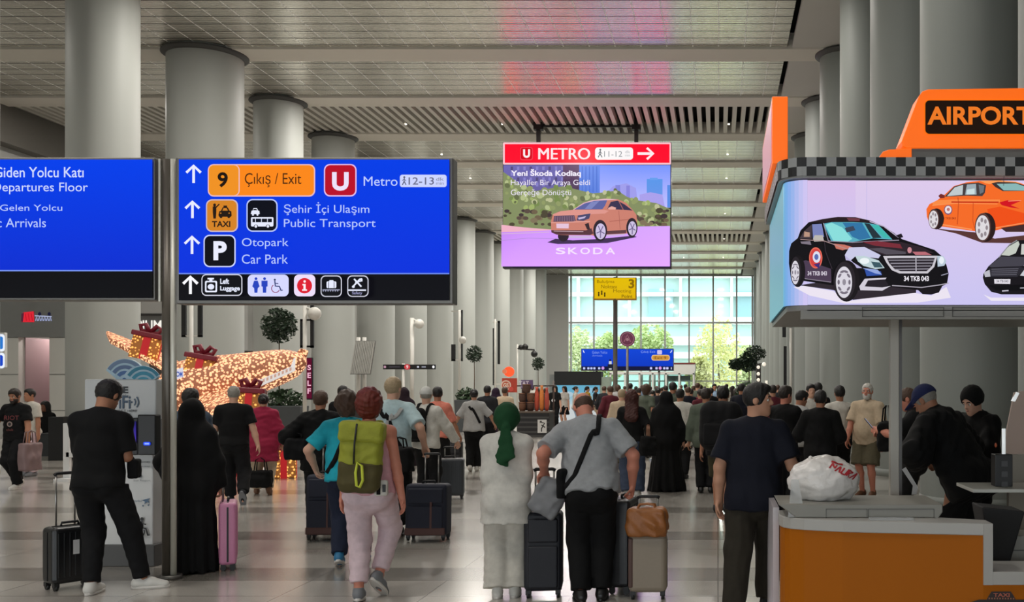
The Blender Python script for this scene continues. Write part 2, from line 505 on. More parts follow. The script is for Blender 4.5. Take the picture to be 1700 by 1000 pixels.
def leaf_cloud(c, r, n, size, rng, squash=1.):
    mb = MB()
    for i in range(n):
        while True:
            q = Vector((rng.uniform(-1,1), rng.uniform(-1,1), rng.uniform(-1,1)))
            if .25 < q.length < 1 and mnoise.noise(q * 2.3 + Vector(c)) > -.25: break
        p = Vector((c[0] + q.x*r[0], c[1] + q.y*r[1], c[2] + q.z*r[2]))
        u = Vector((rng.gauss(0,1), rng.gauss(0,1), rng.gauss(0,.6))).normalized(); w_ = u.orthogonal().normalized()
        w_ = (Matrix.Rotation(rng.uniform(0, 6.3), 3, u) @ w_); s = size * rng.uniform(.6, 1.3)
        t = u.cross(w_)
        mb._add([p - u*s, p + w_*s*.45, p + u*s, p - w_*s*.45 + t*s*.15], [(0, 1, 2, 3)])
    return mb
rng = random.Random(11)
ML = [mat('street_leaf_green', (206, 222, 160), .7, var=.25, scale=.8), mat('street_leaf_yellow', (240, 238, 176), .7, var=.2, scale=.8), mat('street_leaf_pale', (224, 232, 186), .7, var=.2, scale=.8)]
MBARK = mat('tree_bark', (92, 78, 64), .9, var=.2)
for (px, py, rx, rz, d, mi, lab) in ((960, 596, 2.0, 3.6, 112, 2, 'pale green street tree outside the left end of the far window'),
        (1012, 592, 1.9, 2.6, 105, 0, 'mid green street tree outside behind the yellow sign pole'),
        (1078, 576, 2.6, 2.4, 108, 0, 'green street tree outside above the far blue board'),
        (1192, 596, 2.6, 4.6, 106, 1, 'tall yellow-green street tree outside near the right end of the far window'),
        (1160, 626, 1.3, 2.0, 97, 1, 'small yellow street tree outside right of the doorway'),
        (1240, 612, 1.5, 2.6, 112, 2, 'pale street tree outside at the right edge of the far window')):
    p = P(px, py, d)
    t = thing('street_tree', lab, 'tree', (p.x, d, 0), group='trees outside the far window')
    MB().tube([(0, 0, -.05), (.1, 0, p.z * .5), (0, .1, p.z)], [.16, .12, .06]).build('trunk', MBARK, t)
    leaf_cloud((0, 0, p.z), (rx, rx * .8, rz), 3600, .2, rng).build('foliage', ML[mi], t)
# entrance box at the foot of the glass
v = thing('entrance_vestibule', 'white framed glass entrance box at the foot of the far window', 'entrance', (X(1110, 86), 86, 0))
def vb(px0, py0, px1, py1, y0, y1):
    return (X(px0, 86) - X(1110, 86), y0, Z(py1, 86)), (X(px1, 86) - X(1110, 86), y1, Z(py0, 86))
m = MB()
m.box(*vb(1012, 617, 1153, 622, 0, 3)); 
for px in (1012, 1036, 1060, 1082, 1104, 1126, 1150):
    lo, hi = vb(px, 620, px + 3, 640, 0, .2); m.box((lo[0], lo[1], 0), hi)
    m.box((lo[0], 2.8, 0), (hi[0], 3, hi[2]))
m.build('frame', mat('white_metal', (226, 226, 222), .5), v)
m = MB(); m.box(*vb(1118, 605, 1154, 617, 0, 3)); m.build('roof_box', mat('white_metal', None), v)
MB().box(*vb(1118, 602.5, 1154, 605, -.05, 3)).build('red_edge', mat('dark_red', (122, 52, 50), .6), v)
m = MB()
lo, hi = vb(1012, 622, 1153, 640, .1, .12); m.box((lo[0], .1, .05), (hi[0], .12, hi[2])); m.build('glazing', M_GLASS, v)
m = MB(); lo, hi = vb(1108, 624, 1146, 632, .13, .16); m.box(lo, hi); m.build('dark_panel', mat('dark_grey_panel', (58, 60, 60), .5), v)

# ------------------------------------------------------------------ shop front on the left
SF = 33.5
shop = tag(empty('shop_front', (X(50, SF), SF, 0)), 'pale grey panelled shop front with pink doorway and red shop sign at far left', 'shop front')
ox = X(50, SF)
def sb(mb, px0, py0, px1, py1, y0, y1):
    z0 = max(0, Z(py1, SF)); return mb.box((X(px0, SF) - ox, y0, z0), (X(px1, SF) - ox, y1, Z(py0, SF)))
MP = mat('shop_panel', (206, 206, 200), .55, var=.03, scale=.6); MPD = mat('shop_fascia', (126, 128, 126), .6, var=.05)
m = MB(); sb(m, -60, 560, 30.5, 760, 0, .3); sb(m, 82, 560, 114, 760, 0, .3); m.build('wall_panel', MP, shop)
m = MB(); sb(m, -60, 300, 114, 560, -.05, .3); m.build('fascia', MPD, shop)
m = MB()
for py in (560.5, 622, 682): sb(m, -60, py - .4, 30.5, py + .4, -.012, 0); sb(m, 82, py - .4, 114, py + .4, -.012, 0)
m.build('panel_joint', mat('joint_dark', (96, 96, 94), .8), shop)
m = MB(); sb(m, 29, 560, 32, 760, .3, 3.5); sb(m, 81, 560, 84, 760, .3, 3.5); m.build('reveal', mat('shop_reveal', (150, 128, 130), .6), shop)
m = MB(); sb(m, 20, 540, 95, 760, 3.5, 3.6); m.build('inner_wall', mat('pink_inner_wall', (214, 160, 166), .6, var=.06, scale=.7), shop)
m = MB(); sb(m, 57, 560, 64, 760, 3.1, 3.5); m.build('inner_pillar', mat('pink_pillar', (190, 170, 172), .6), shop)
m = MB(); sb(m, 30, 608, 46, 648, 3.3, 3.5); sb(m, 30, 667, 46, 700, 3.3, 3.5); m.build('inner_opening', mat('shop_dark', (48, 28, 28), .7), shop)
m = MB(); sb(m, 30, 650, 46, 667, 3.28, 3.5); m.build('lit_shelf', mat('orange_lit_shelf', (220, 96, 70), .5, emit=(226, 92, 64), estr=.5), shop)
a = Art(SF - .06)
a.poly([(38, 519), (56, 517), (57, 535), (36, 535)], (240, 44, 60))
a.poly([(36, 521), (40, 519), (38, 535), (35, 534)], (90, 40, 60))
for i in range(3): a.line([(42 + i*5, 521), (44 + i*5, 533)], 1.2, (200, 20, 40))
[a.line([(59 + i*4.6, 533), (61 + i*4.6, 526), (62.5 + i*4.6, 533)], 1.6, (176, 186, 226)) for i in range(6)]; a.line([(58, 524.5), (86, 526)], 1.6, (190, 198, 232))
for (x, y) in ((66, 521.5), (82, 521.5)): a.ell(x, y, 2.6, 3, (30, 30, 60))
o = a.build('shop_lettering', _attr_mat('shop_sign_light', .8), shop); o.matrix_parent_inverse = Matrix.Translation((-ox, -SF, 0))
# lit blue and white box sign at the frame's left edge
bs = thing('hanging_sign', 'blue and white lit letter sign cut by the left edge of the photo', 'sign', (X(-5, 31), 31, Z(610, 31)))
MB().box((-.35, 0, 0), (.23, .12, 1.05)).build('sign_box', mat('white_metal', None), bs)
a = Art(31)
a.rrect(-24, 555, 8, 584, 5, (236, 244, 255)); a.rrect(-24, 586, 8, 612, 5, (236, 244, 255))
a.rrect(-22, 559, 5, 580, 3, (44, 120, 206)); a.rrect(-22, 590, 5, 608, 3, (26, 70, 200)); a.rrect(-22, 566, 0, 573, 2, (236, 244, 255)); a.rrect(-22, 596, 0, 601, 2, (236, 244, 255))
o = a.build('logo_lettering', M_SCREEN, bs); o.matrix_parent_inverse = Matrix.Translation((-X(-5, 31), -31, -Z(610, 31)))
MB().cyl((-.05, .06, 1.05), (-.05, .06, CEIL - Z(610, 31)), .03).build('hanger', mat('white_metal', None), bs)
# second shop front between the first columns
S2 = 40.0
s2 = tag(empty('shop_front', (X(250, S2), S2, 0)), 'grey shop front with white roof lettering behind the lit aircraft', 'shop front')
o2 = X(250, S2)
def s2b(mb, px0, py0, px1, py1, y0, y1): return mb.box((X(px0, S2) - o2, y0, max(0, Z(py1, S2))), (X(px1, S2) - o2, y1, Z(py0, S2)))
m = MB(); s2b(m, 205, 420, 470, 565, 0, .4); m.build('fascia', mat('shop_grey', (92, 92, 90), .6, var=.05), s2)
m = MB(); s2b(m, 205, 565, 470, 720, 1.8, 2.0); m.build('back_wall', mat('shop_brown_grey', (120, 112, 106), .7, var=.1), s2)
m = MB(); s2b(m, 205, 420, 470, 522, -.04, 0); s2b(m, 404, 502, 421, 583, -.5, -.05); m.build('fascia_panel', mat('shop_light_panel', (170, 170, 166), .6), s2)
m = MB(); s2b(m, 205, 520.5, 470, 522, -.06, 0); m.build('shadow_gap', mat('joint_dark', None), s2)
a = Art(S2 - .06); a.text('PIUM', 227, 532, 268, 550, (250, 246, 236), .02)
o = a.build('shop_lettering', M_SCREEN, s2); o.matrix_parent_inverse = Matrix.Translation((-o2, -S2, 0))
# ------------------------------------------------------------------ signs and screens
M_STEEL = mat('brushed_steel', (150, 146, 138), .28, .9)
M_STEELD = mat('sign_frame_metal', (112, 110, 106), .4, .7)
M_TRIM = mat('dark_trim', (22, 22, 24), .5)
M_BLACKP = mat('black_plastic', (14, 14, 15), .45)
M_WHITEM = mat('white_metal', None) if 'white_metal' in _mats else mat('white_metal', (226, 226, 222), .5)
M_CABLE = mat('dark_hanger_metal', (34, 28, 28), .5, .3)
W = (232, 236, 255)

def local(o, parent):
    """art is built in place; keep it there under its parent"""
    o.parent = parent; o.matrix_parent_inverse = Matrix.Translation(-Vector(parent.location)) ; return o

def frontal_box(px0, py0, px1, py1, d, depth, base, mb=None):
    mb = mb or MB()
    return mb.box((X(px0, d) - base.x, d - base.y, Z(py1, d) - base.z), (X(px1, d) - base.x, d + depth - base.y, Z(py0, d) - base.z))

# ---- big blue direction board on its post
D1 = 9.05
b0 = Vector((X(276, D1), D1 + .09, 0))
post = thing('sign_post', 'brushed steel post carrying the two blue direction boards', 'post', b0)
M_PALE_T = mat('pale_steel', (206, 204, 192), .35, .25); M_DARK_T = mat('dark_bronze_steel', (92, 86, 78), .35, .4)
MB().cyl((-.03, 0, 0), (-.03, 0, Z(262, D1)), .052, n=32).build('pole', M_DARK_T, post)
MB().cyl((.03, -.025, 0), (.03, -.025, Z(262, D1)), .026, n=20).build('side_tube', M_PALE_T, post)
MB().cyl((0, 0, 0), (0, 0, .04), .085, n=32).build('foot', M_STEELD, post)
MB().box((-.092, -.05, Z(500, D1)), (-.074, .0, Z(262, D1))).build('board_edge', M_PALE_T, post)
MB().box((.062, -.05, Z(504, D1)), (.078, .0, Z(262, D1))).build('board_edge', M_STEELD, post)
MB().box((-.078, -.01, Z(300, D1)), (.075, .01, Z(290, D1))).build('bracket', M_STEELD, post)

bR = Vector((X(523, D1), D1, Z(505, D1)))
brd = thing('direction_board', 'lit blue direction board reading exit 9, metro, taxi and car park', 'sign', bR)
frontal_box(292, 261.5, 752, 505, D1 + .012, .16, bR).build('housing', M_STEELD, brd, bevel=.008)
a = Art(D1 - .002)
a.rect(297, 265, 746, 455, (0, 62, 232), (0, 48, 222)); a.rect(297, 455, 746, 499, (4, 4, 12)); a.rect(297, 453.4, 746, 455.6, (110, 140, 240))
for (cx, y0, y1) in ((321.8, 274, 304), (320, 333.7, 362.5), (319.5, 392, 422)): a.up_arrow(cx, y0, y1, W, 4.4)
a.up_arrow(317, 458.5, 488.5, (250, 250, 255), 4.8)
PB = (236, 190, 190)
a.rrect(346, 273, 524, 327, 10, PB); a.rrect(348, 275, 522, 325, 8.5, (252, 136, 24)); a.rrect(346.5, 274, 399, 326, 9, PB); a.rrect(348, 275, 397.3, 325, 8, (240, 146, 34))
a.text('9', 362.5, 286.5, 379.5, 311.8, (28, 18, 10), .03)
a.text('Çıkış / Exit', 407.7, 288, 501.4, 311.5, (70, 38, 12), .0)
a.rrect(539, 273, 593, 327, 10, (226, 190, 236)); a.rrect(541, 275, 591, 325, 8.5, (186, 12, 40))
a.text('U', 552.5, 286.5, 580, 317.5, (238, 226, 250), .045)
a.text('Metro', 605, 294, 661, 309.5, (190, 206, 255), .0)
a.rrect(665, 291, 742.5, 311.5, 4, (206, 214, 255)); a.text('12-13', 679.5, 295.2, 721.5, 307.6, (108, 110, 140), .01)
a.text('dk', 725, 295.5, 738, 301, (128, 132, 160)); a.text('min', 725, 303, 738, 307.5, (128, 132, 160))
a.ell(672.5, 295.4, 1.7, 1.7, (90, 92, 120)); a.line([(672.5, 297), (672.3, 302), (669.5, 308)], 1.6, (90, 92, 120)); a.line([(672.3, 302), (675.5, 308)], 1.6, (90, 92, 120)); a.line([(669.5, 301), (672.5, 298), (675.5, 301.5)], 1.2, (90, 92, 120))
a.rrect(344.5, 332, 397.5, 386, 10, (206, 186, 196)); a.rrect(346.5, 334, 395.5, 384, 8.5, (214, 132, 36))
BK = (34, 22, 14)
a.text('TAXI', 354.5, 368, 385, 378, BK, .03)
a.ell(359, 341.5, 2.4, 2.6, BK); a.poly([(356, 344), (362, 344), (362, 353), (361.2, 364), (357, 364), (356, 353)], BK); a.line([(361, 346), (367, 340)], 2, BK)
a.poly([(365.5, 358), (367, 352), (370, 351), (372.5, 345.5), (381, 345.5), (384, 351), (387, 352), (387.5, 359), (386.5, 361), (366.5, 361)], BK); a.rect(374, 342.5, 380, 345.5, BK); a.ell(370, 361, 2.3, 2.6, BK); a.ell(383, 361, 2.3, 2.6, BK)
a.poly([(372.5, 351), (374.3, 347), (379.5, 347), (381.5, 351)], (214, 132, 36)); a.ell(369.8, 355.3, 1.2, 1.0, (214, 132, 36)); a.ell(383.8, 355.3, 1.2, 1.0, (214, 132, 36))
a.rrect(412.5, 332, 464, 386, 10, (186, 200, 250)); a.rrect(414.5, 334, 462, 384, 8.5, (6, 8, 22))
a.poly([(420, 356), (421, 351.5), (423, 351), (424.3, 347), (430, 347), (431.7, 351), (434, 351.8), (434.5, 357), (420, 357)], W); a.ell(423.5, 358, 1.6, 1.8, W); a.ell(431, 358, 1.6, 1.8, W); a.poly([(423.8, 350.8), (425, 348.3), (429.3, 348.3), (430.4, 350.8)], (6, 8, 22))
a.rrect(420.5, 362, 457.5, 377.5, 2, W); a.rect(423, 364.5, 455, 370.5, (6, 8, 22)); 
for x in (428, 438, 448): a.rect(x - .5, 364.5, x + .5, 370.5, W)
a.ell(429, 377.5, 3.4, 3, (6, 8, 22)); a.ell(429, 377.5, 2.2, 2.2, W); a.ell(449, 377.5, 3.4, 3, (6, 8, 22)); a.ell(449, 377.5, 2.2, 2.2, W)
a.text('Şehir İçi Ulaşım', 475.5, 337.5, 616.5, 359, (182, 200, 255)); a.text('Public Transport', 475.5, 365.5, 627, 383, (182, 200, 255))
a.rrect(343, 391.5, 396, 445, 10, (206, 214, 255)); a.rrect(345, 393.5, 394, 443, 8.5, (4, 4, 14)); a.text('P', 359.5, 402, 381.5, 433.5, (236, 238, 255), .045)
a.text('Otopark', 406.5, 397, 483.5, 414.8, (182, 200, 255)); a.text('Car Park', 406.5, 424, 482.5, 439.3, (182, 200, 255))
K = (6, 6, 14); WB = (206, 206, 220)
a.rrect(340, 456.5, 407.5, 492.5, 8, WB); a.rrect(341.6, 458.2, 405.8, 490.8, 6.6, K)
a.rrect(346, 467.5, 366, 486.5, 2.5, W); a.rrect(348.5, 470, 363.5, 484, 2, K); a.ell(356, 477.5, 5.4, 4.6, W); a.rect(350.5, 462.8, 361, 465.4, W); a.rect(353.5, 465, 358.5, 468, W)
a.text('Left', 371.5, 464, 386, 473, W, .03); a.text('Luggage', 371.5, 476.2, 404, 486, W, .03)
a.rrect(417, 457.5, 484.5, 493.5, 8, (214, 216, 255)); BL = (36, 66, 190)
for (cx, dr) in ((430.7, 1), (445, 0)):
    a.ell(cx, 464.3, 2.3, 2.3, BL)
    if dr: a.poly([(cx-3, 467.5), (cx+3, 467.5), (cx+6, 477), (cx+3, 480), (cx+2.4, 487.5), (cx-2.4, 487.5), (cx-3, 480), (cx-6, 477)], BL)
    else: a.poly([(cx-5, 467.5), (cx+5, 467.5), (cx+5, 477), (cx+3, 477.5), (cx+2.7, 487.5), (cx-2.7, 487.5), (cx-3, 477.5), (cx-5, 477)], BL)
a.ell(462, 466, 1.8, 1.8, (60, 70, 110)); a.line([(462, 468), (463, 476.5), (469.5, 477), (472.5, 484), (475, 483)], 2.2, (60, 70, 120)); a.line([(462.5, 472), (468, 472.5)], 1.6, (60, 70, 120)); a.arc(463.5, 480.5, 6.6, 20, 235, 1.4, (150, 70, 110))
a.rrect(494, 457.5, 529, 493.5, 8, (238, 222, 250)); a.ell(511.3, 476, 12.4, 12.8, (222, 26, 48)); a.ell(511.5, 469, 2, 2, (255, 240, 245)); a.poly([(508, 473.2), (513.3, 473.2), (513.3, 482), (515.5, 482), (515.5, 484.4), (507.5, 484.4), (507.5, 482), (509.7, 482), (509.7, 475.6), (508, 475.6)], (255, 240, 245))
for x0 in (538, 582):
    a.rrect(x0, 459, x0 + 35, 494.5, 8, WB); a.rrect(x0 + 1.6, 460.8, x0 + 33.4, 492.8, 6.6, K)
a.rrect(548, 469, 564, 480, 2, W); a.rrect(552.5, 467, 559.5, 470, 1, W); a.rect(551, 470, 552, 480, K); a.rect(560, 470, 561, 480, K); a.rect(541.5, 482.3, 570, 483.6, (170, 172, 200))
for x in range(543, 570, 4): a.ell(x, 484.8, 1, 1, (170, 172, 200))
a.line([(592, 478), (604, 465)], 2.6, W); a.line([(594, 465), (606, 478)], 2.6, W); a.line([(596, 471), (608, 468)], 2, W); a.ell(593, 478, 2.4, 2, W); a.ell(606, 466, 2.2, 2, W); a.rect(584.5, 482.5, 614, 485, W); a.text('Safety', 591, 486, 608, 492, (150, 150, 190), .02)
local(a.build('display_face', M_SCREEN), brd)

bL = Vector((X(30, D1), D1, Z(499, D1)))
brl = thing('direction_board', 'lit blue board reading departures floor and domestic arrivals, cut by left edge', 'sign', bL)
frontal_box(-190, 261.5, 257, 499, D1 + .012, .16, bL).build('housing', M_STEELD, brl, bevel=.008)
a = Art(D1 - .002)
a.rect(-185, 265, 253, 450, (0, 64, 236), (0, 44, 210)); a.rect(-185, 450, 253, 495, (3, 3, 8)); a.rect(-185, 448.5, 253, 450.6, (120, 150, 245))
a.text('Giden Yolcu Katı', -9.5, 277.5, 139.3, 294.8, (206, 218, 255), .008)
a.text('Departures Floor', -11.5, 303.5, 146.3, 322.8, (206, 218, 255), .0)
a.text('İç Hat Gelen Yolcu', -61, 336.5, 104, 352.8, (186, 204, 255), .0)
a.text('Domestic Arrivals', -78, 362.8, 77, 377.8, (186, 204, 255), .0)
a.up_arrow(-120, 276, 306, W, 4.4); a.up_arrow(-120, 338, 368, W, 4.4)
local(a.build('display_face', M_SCREEN), brl)

# ---- hanging metro screen
D2 = 38.0
b2 = Vector((X(974, D2), D2, Z(445, D2)))
met = thing('hanging_screen', 'large hanging metro screen with copper car advert under red header', 'screen', b2)
frontal_box(834.5, 236, 1114.5, 446, D2 + .03, .35, b2).build('housing', M_BLACKP, met, bevel=.02)
rng = random.Random(3)
a = Art(D2, .0012)
a.rrect(835, 236.5, 1114, 273.5, 2, (250, 196, 206)); a.gain = 3.0; a.rect(838, 239.5, 1111.5, 270.5, (246, 4, 24))
a.gain = 1.0; a.rrect(863.5, 244.6, 884.5, 266, 4, (214, 70, 90)); a.rrect(864.7, 245.8, 883.3, 264.8, 3.4, (216, 0, 26)); a.text('U', 868.5, 248, 880, 262.3, (255, 240, 244), .05)
a.text('METRO', 893.5, 246, 979, 265, (255, 232, 236)); a.text('METRO', 894.6, 246.2, 980, 264.8, (255, 232, 236))
a.rrect(988, 245, 1051, 265.5, 5, (252, 248, 248)); a.text('11-12', 1003, 251, 1033, 260.5, (150, 154, 158), .0)
a.ell(996.6, 248.8, 1.6, 1.6, (90, 96, 104)); a.line([(996.6, 250.5), (996.2, 255.5), (993, 261.5)], 1.5, (90, 96, 104)); a.line([(996.2, 255.5), (999.6, 261.5)], 1.5, (90, 96, 104)); a.line([(993.5, 255.5), (996.4, 251.5), (999.5, 255.5)], 1.2, (90, 96, 104))
a.text('dk', 1038, 250, 1046, 254.5, (180, 182, 186)); a.text('min', 1038, 256, 1046, 260, (180, 182, 186))
a.line([(1058.5, 255.3), (1083, 255.3)], 4.2, (255, 236, 240)); a.line([(1074, 246), (1084.6, 255.3), (1074, 264.6)], 4.0, (255, 236, 240))
a.gain = 1.15; a.rect(836, 274.5, 1113, 345, (112, 140, 238), (180, 180, 244))
a.rect(836, 274.5, 946, 340, (104, 98, 168), (96, 88, 140))
for i in range(9):
    for j in range(4): a.rect(848 + i*10.5, 277 + j*9, 852 + i*10.5, 283 + j*9, (128, 122, 190) if (i + j) % 3 else (78, 70, 118))
a.rect(935, 274.5, 963, 322, (92, 62, 98), (70, 52, 80)); a.rect(962, 274.5, 996, 330, (96, 132, 222), (84, 118, 206))
for i in range(5): a.rect(966 + i*6, 277, 968 + i*6, 320, (72, 108, 200))
a.poly([(1008, 345), (1008, 320), (1018, 310), (1040, 305), (1056, 313), (1060, 345)], (150, 148, 222)); a.rect(1022, 308, 1030, 345, (122, 124, 206)); a.rect(1040, 309, 1046, 345, (128, 124, 206))
a.rect(1074, 298, 1100, 335, (84, 142, 220), (98, 140, 220)); a.rect(1079, 296, 1092, 300, (96, 150, 224)); a.rect(1108, 308, 1113, 345, (82, 132, 216))
a.poly([(1062, 345), (1062, 324), (1080, 320), (1100, 324), (1104, 345)], (160, 150, 222))
top = [(836, 286), (850, 296), (868, 310), (890, 318), (912, 314), (935, 310), (960, 316), (985, 322), (1005, 320), (1025, 317), (1042, 328), (1062, 334), (1090, 338), (1113, 348)]
a.poly([(836, 388)] + top + [(1113, 380), (1060, 378), (950, 382)], (124, 134, 92))
GRN = ((150, 166, 100), (112, 130, 74), (168, 178, 128), (96, 104, 70), (136, 146, 96), (178, 180, 140))
def topy(x):
    for (xa, ya), (xb, yb) in zip(top[:-1], top[1:]):
        if xa <= x <= xb: return ya + (yb - ya) * (x - xa) / (xb - xa)
    return 350
for i in range(150):
    x = rng.uniform(838, 1111); t = topy(x); y = rng.uniform(t, t + 40); r = rng.uniform(2, 5)
    a.ell(x, y, min(r * 1.2, x - 836, 1113 - x), r, rng.choice(GRN), 9, rng.uniform(0, 3)); 
for i in range(90):
    x = rng.uniform(840, 1109); y = rng.uniform(352, 376); r = rng.uniform(2, 5)
    a.ell(x, y, min(r * 1.3, x - 836, 1113 - x), r * .9, rng.choice(((62, 50, 52), (84, 70, 62), (104, 90, 70), (72, 66, 50), (120, 108, 84))), 9)
a.poly([(836, 376), (870, 380), (920, 384), (940, 384), (940, 389), (836, 393)], (226, 168, 186))
a.gain = 1.5; a.poly([(836, 388), (900, 386), (960, 382), (1040, 379), (1113, 378), (1113, 444.5), (836, 444.5)], [(168, 116, 204), (176, 126, 212), (176, 126, 212), (180, 136, 216), (184, 140, 220), (194, 142, 236), (186, 134, 226)])
a.gain = 1.0; a.line([(836, 391), (915, 388)], 1.6, (216, 176, 226)); a.line([(836, 402), (880, 398), (930, 399)], 1.2, (188, 146, 226))
def z3(l): return [(830 + x / 4.545, 230 + y / 4.545) for x, y in l]
a.poly(z3([(370, 795), (430, 768), (560, 780), (750, 770), (1010, 745), (1040, 755), (820, 800), (450, 808)]), (66, 48, 84))
a.poly(z3([(525, 762), (700, 768), (700, 745), (530, 745)]), (206, 180, 226)); a.poly(z3([(812, 752), (950, 742), (950, 728), (812, 735)]), (206, 180, 226))
a.ell(830 + 490/4.545, 230 + 748/4.545, 9, 9, (46, 34, 46))
a.poly(z3([(400, 700), (397, 640), (412, 585), (470, 562), (560, 553), (640, 500), (705, 480), (800, 469), (900, 474), (960, 500), (1010, 555), (1036, 590), (1042, 660), (1028, 700), (1000, 722), (960, 730), (812, 738), (760, 755), (700, 742), (540, 742), (440, 738), (402, 720)]), (204, 128, 112))
a.poly(z3([(412, 585), (470, 562), (560, 553), (790, 552), (830, 560), (800, 580), (700, 585), (590, 592), (420, 598)]), (222, 150, 140))
a.poly(z3([(560, 553), (640, 500), (705, 480), (800, 469), (900, 474), (830, 480), (720, 485), (650, 506), (585, 548)]), (230, 180, 196))
a.poly(z3([(572, 550), (648, 504), (722, 485), (818, 480), (802, 520), (782, 548)]), (92, 98, 160)); a.poly(z3([(650, 545), (700, 492), (760, 486), (700, 546)]), (124, 132, 190))
a.poly(z3([(818, 545), (845, 492), (895, 484), (948, 512), (1008, 558), (930, 552)]), (56, 48, 78)); a.line(z3([(905, 488), (938, 552)]), 1.4, (160, 100, 100))
a.poly(z3([(822, 540), (850, 526), (884, 536), (880, 550), (830, 550)]), (232, 172, 160))
a.poly(z3([(415, 642), (422, 598), (572, 592), (584, 634), (560, 640)]), (98, 76, 100))
for i in range(9): a.line(z3([(432 + i*17, 600), (428 + i*18, 638)]), .7, (150, 120, 140))
a.poly(z3([(590, 632), (600, 594), (694, 580), (684, 618), (640, 635)]), (72, 70, 108)); a.poly(z3([(600, 612), (660, 600), (650, 615), (606, 626)]), (198, 184, 220))
a.poly(z3([(438, 656), (532, 656), (530, 692), (440, 690)]), (230, 196, 220)); a.line(z3([(400, 650), (690, 640)]), 1.1, (232, 170, 160))
a.poly(z3([(400, 705), (660, 706), (700, 690), (715, 730), (690, 742), (440, 738), (402, 722)]), (88, 54, 62)); a.poly(z3([(650, 660), (680, 650), (690, 700), (668, 700)]), (54, 38, 46)); a.line(z3([(420, 712), (640, 716)]), 1., (190, 160, 170))
a.poly(z3([(815, 712), (960, 702), (960, 728), (815, 736)]), (94, 60, 66)); a.line(z3([(835, 640), (1000, 622)]), 1., (170, 96, 84)); a.line(z3([(905, 560), (915, 700)]), .8, (168, 98, 88))
for (cx, cy, rx, ry) in ((766, 708, 52, 80), (1003, 686, 42, 72)):
    a.ell(830 + cx/4.545, 230 + cy/4.545, rx/4.545, ry/4.545, (44, 34, 46)); a.ell(830 + (cx+3)/4.545, 230 + (cy+6)/4.545, rx*.72/4.545, ry*.74/4.545, (206, 194, 228))
    for k in range(5):
        t = R(72*k + 20); a.line([(830 + (cx+3)/4.545, 230 + (cy+6)/4.545), (830 + (cx+3+rx*.6*math.cos(t))/4.545, 230 + (cy+6+ry*.62*math.sin(t))/4.545)], 1.5, (110, 98, 140))
a.text('Yeni Škoda Kodiaq', 852, 285, 967, 299, (246, 240, 255), .028)
a.text('Hayaller Bir Araya Geldi', 852, 302.5, 982, 314, (236, 230, 246), .0); a.text('Gerçeğe Dönüştü', 852, 318, 951, 330.5, (236, 230, 246), .0)
for (ch, x0) in zip('SKODA', (925.8, 946, 966, 987, 1007.5)): a.text(ch, x0, 414, x0 + 15.8, 424.8, (246, 226, 255), .02)
local(a.build('display_face', M_SCREEN), met)
M_STRONG = _attr_mat('lit_screen_bright', 1.0)
for px in (893, 1056):
    m = MB(); x = X(px, D2) - b2.x
    m.box((x - .07, .05, Z(236, D2) - b2.z), (x + .07, .2, CEIL + .3 - b2.z)); m.box((x - .16, -.05, Z(215, D2) - b2.z), (x + .16, .3, Z(203, D2) - b2.z)); m.build('hanger', M_CABLE, met)
x0, x1 = X(893, D2) - b2.x, X(1056, D2) - b2.x
MB().box((x0, .08, Z(210, D2) - b2.z), (x1, .16, Z(205, D2) - b2.z)).build('hanger_bar', M_CABLE, met)

# ---- yellow meeting point sign, round sign, far blue board
D3 = 40.0
b3 = Vector((X(1021, D3), D3 + .1, 0))
ys = thing('meeting_sign', 'yellow meeting point board numbered 3 on a tall grey pole', 'sign', b3)
MB().cyl((0, 0, 0), (0, 0, Z(460, D3)), .085, n=20).build('pole', mat('sign_pole_grey', (120, 116, 108), .45, .3), ys)
frontal_box(985.5, 461, 1056.5, 498.5, D3 + .02, .14, b3).build('housing', mat('yellow_frame', (196, 150, 10), .5), ys)
a = Art(D3)
Y_ = (250, 208, 6); TB = (150, 116, 6)
a.rect(987, 462, 1055, 496, Y_, (244, 198, 6)); a.text('Buluşma', 991, 465, 1020, 471.5, TB, .004); a.text('Noktası', 998, 473, 1024, 479, TB, .004); a.text('Meeting', 1018, 480.5, 1048, 487.5, TB, .0); a.text('Point', 1032, 489.5, 1050, 494.8, TB, .02)
a.text('3', 1043.5, 463.5, 1053, 479, TB, .03)
for (x, y) in ((994, 486), (999, 484), (1004, 487)): a.ell(x, y, 1.4, 1.4, (80, 60, 10)); a.rect(x - 1.2, y + 1.4, x + 1.2, y + 6, (80, 60, 10))
local(a.build('display_face', _attr_mat('yellow_face', .82)), ys)
D4 = 33.0
b4 = Vector((X(1041.5, D4), D4, 0))
rs = thing('round_sign', 'round maroon sign on a slim pole in front of blue board', 'sign', b4)
MB().cyl((0, .02, 0), (0, .02, Z(563, D4)), .04, n=16).build('pole', mat('sign_pole_grey', None), rs)
MB().cyl((0, -.03, Z(563, D4)), (0, .05, Z(563, D4)), .245, n=36).build('disc', mat('maroon_disc', (126, 54, 92), .5), rs)
a = Art(D4 - .035)
a.arc(1041.5, 563, 10.5, 0, 360, 1.2, (190, 130, 160)); a.line([(1036, 568), (1041.5, 556), (1047, 568)], 1.6, (190, 120, 150)); a.line([(1037, 559), (1046, 567)], 1.4, (160, 84, 120)); a.ell(1041.5, 564, 2.4, 2.4, (200, 150, 170))
local(a.build('emblem', M_PRINT), rs)
D5 = 52.0
b5 = Vector((X(1041, D5), D5, 0))
fb = thing('direction_board', 'small far blue direction board on two legs in front of the glass wall', 'sign', b5)
frontal_box(964.5, 579, 1118.5, 616, D5 + .02, .22, b5).build('housing', M_STEELD, fb)
a = Art(D5)
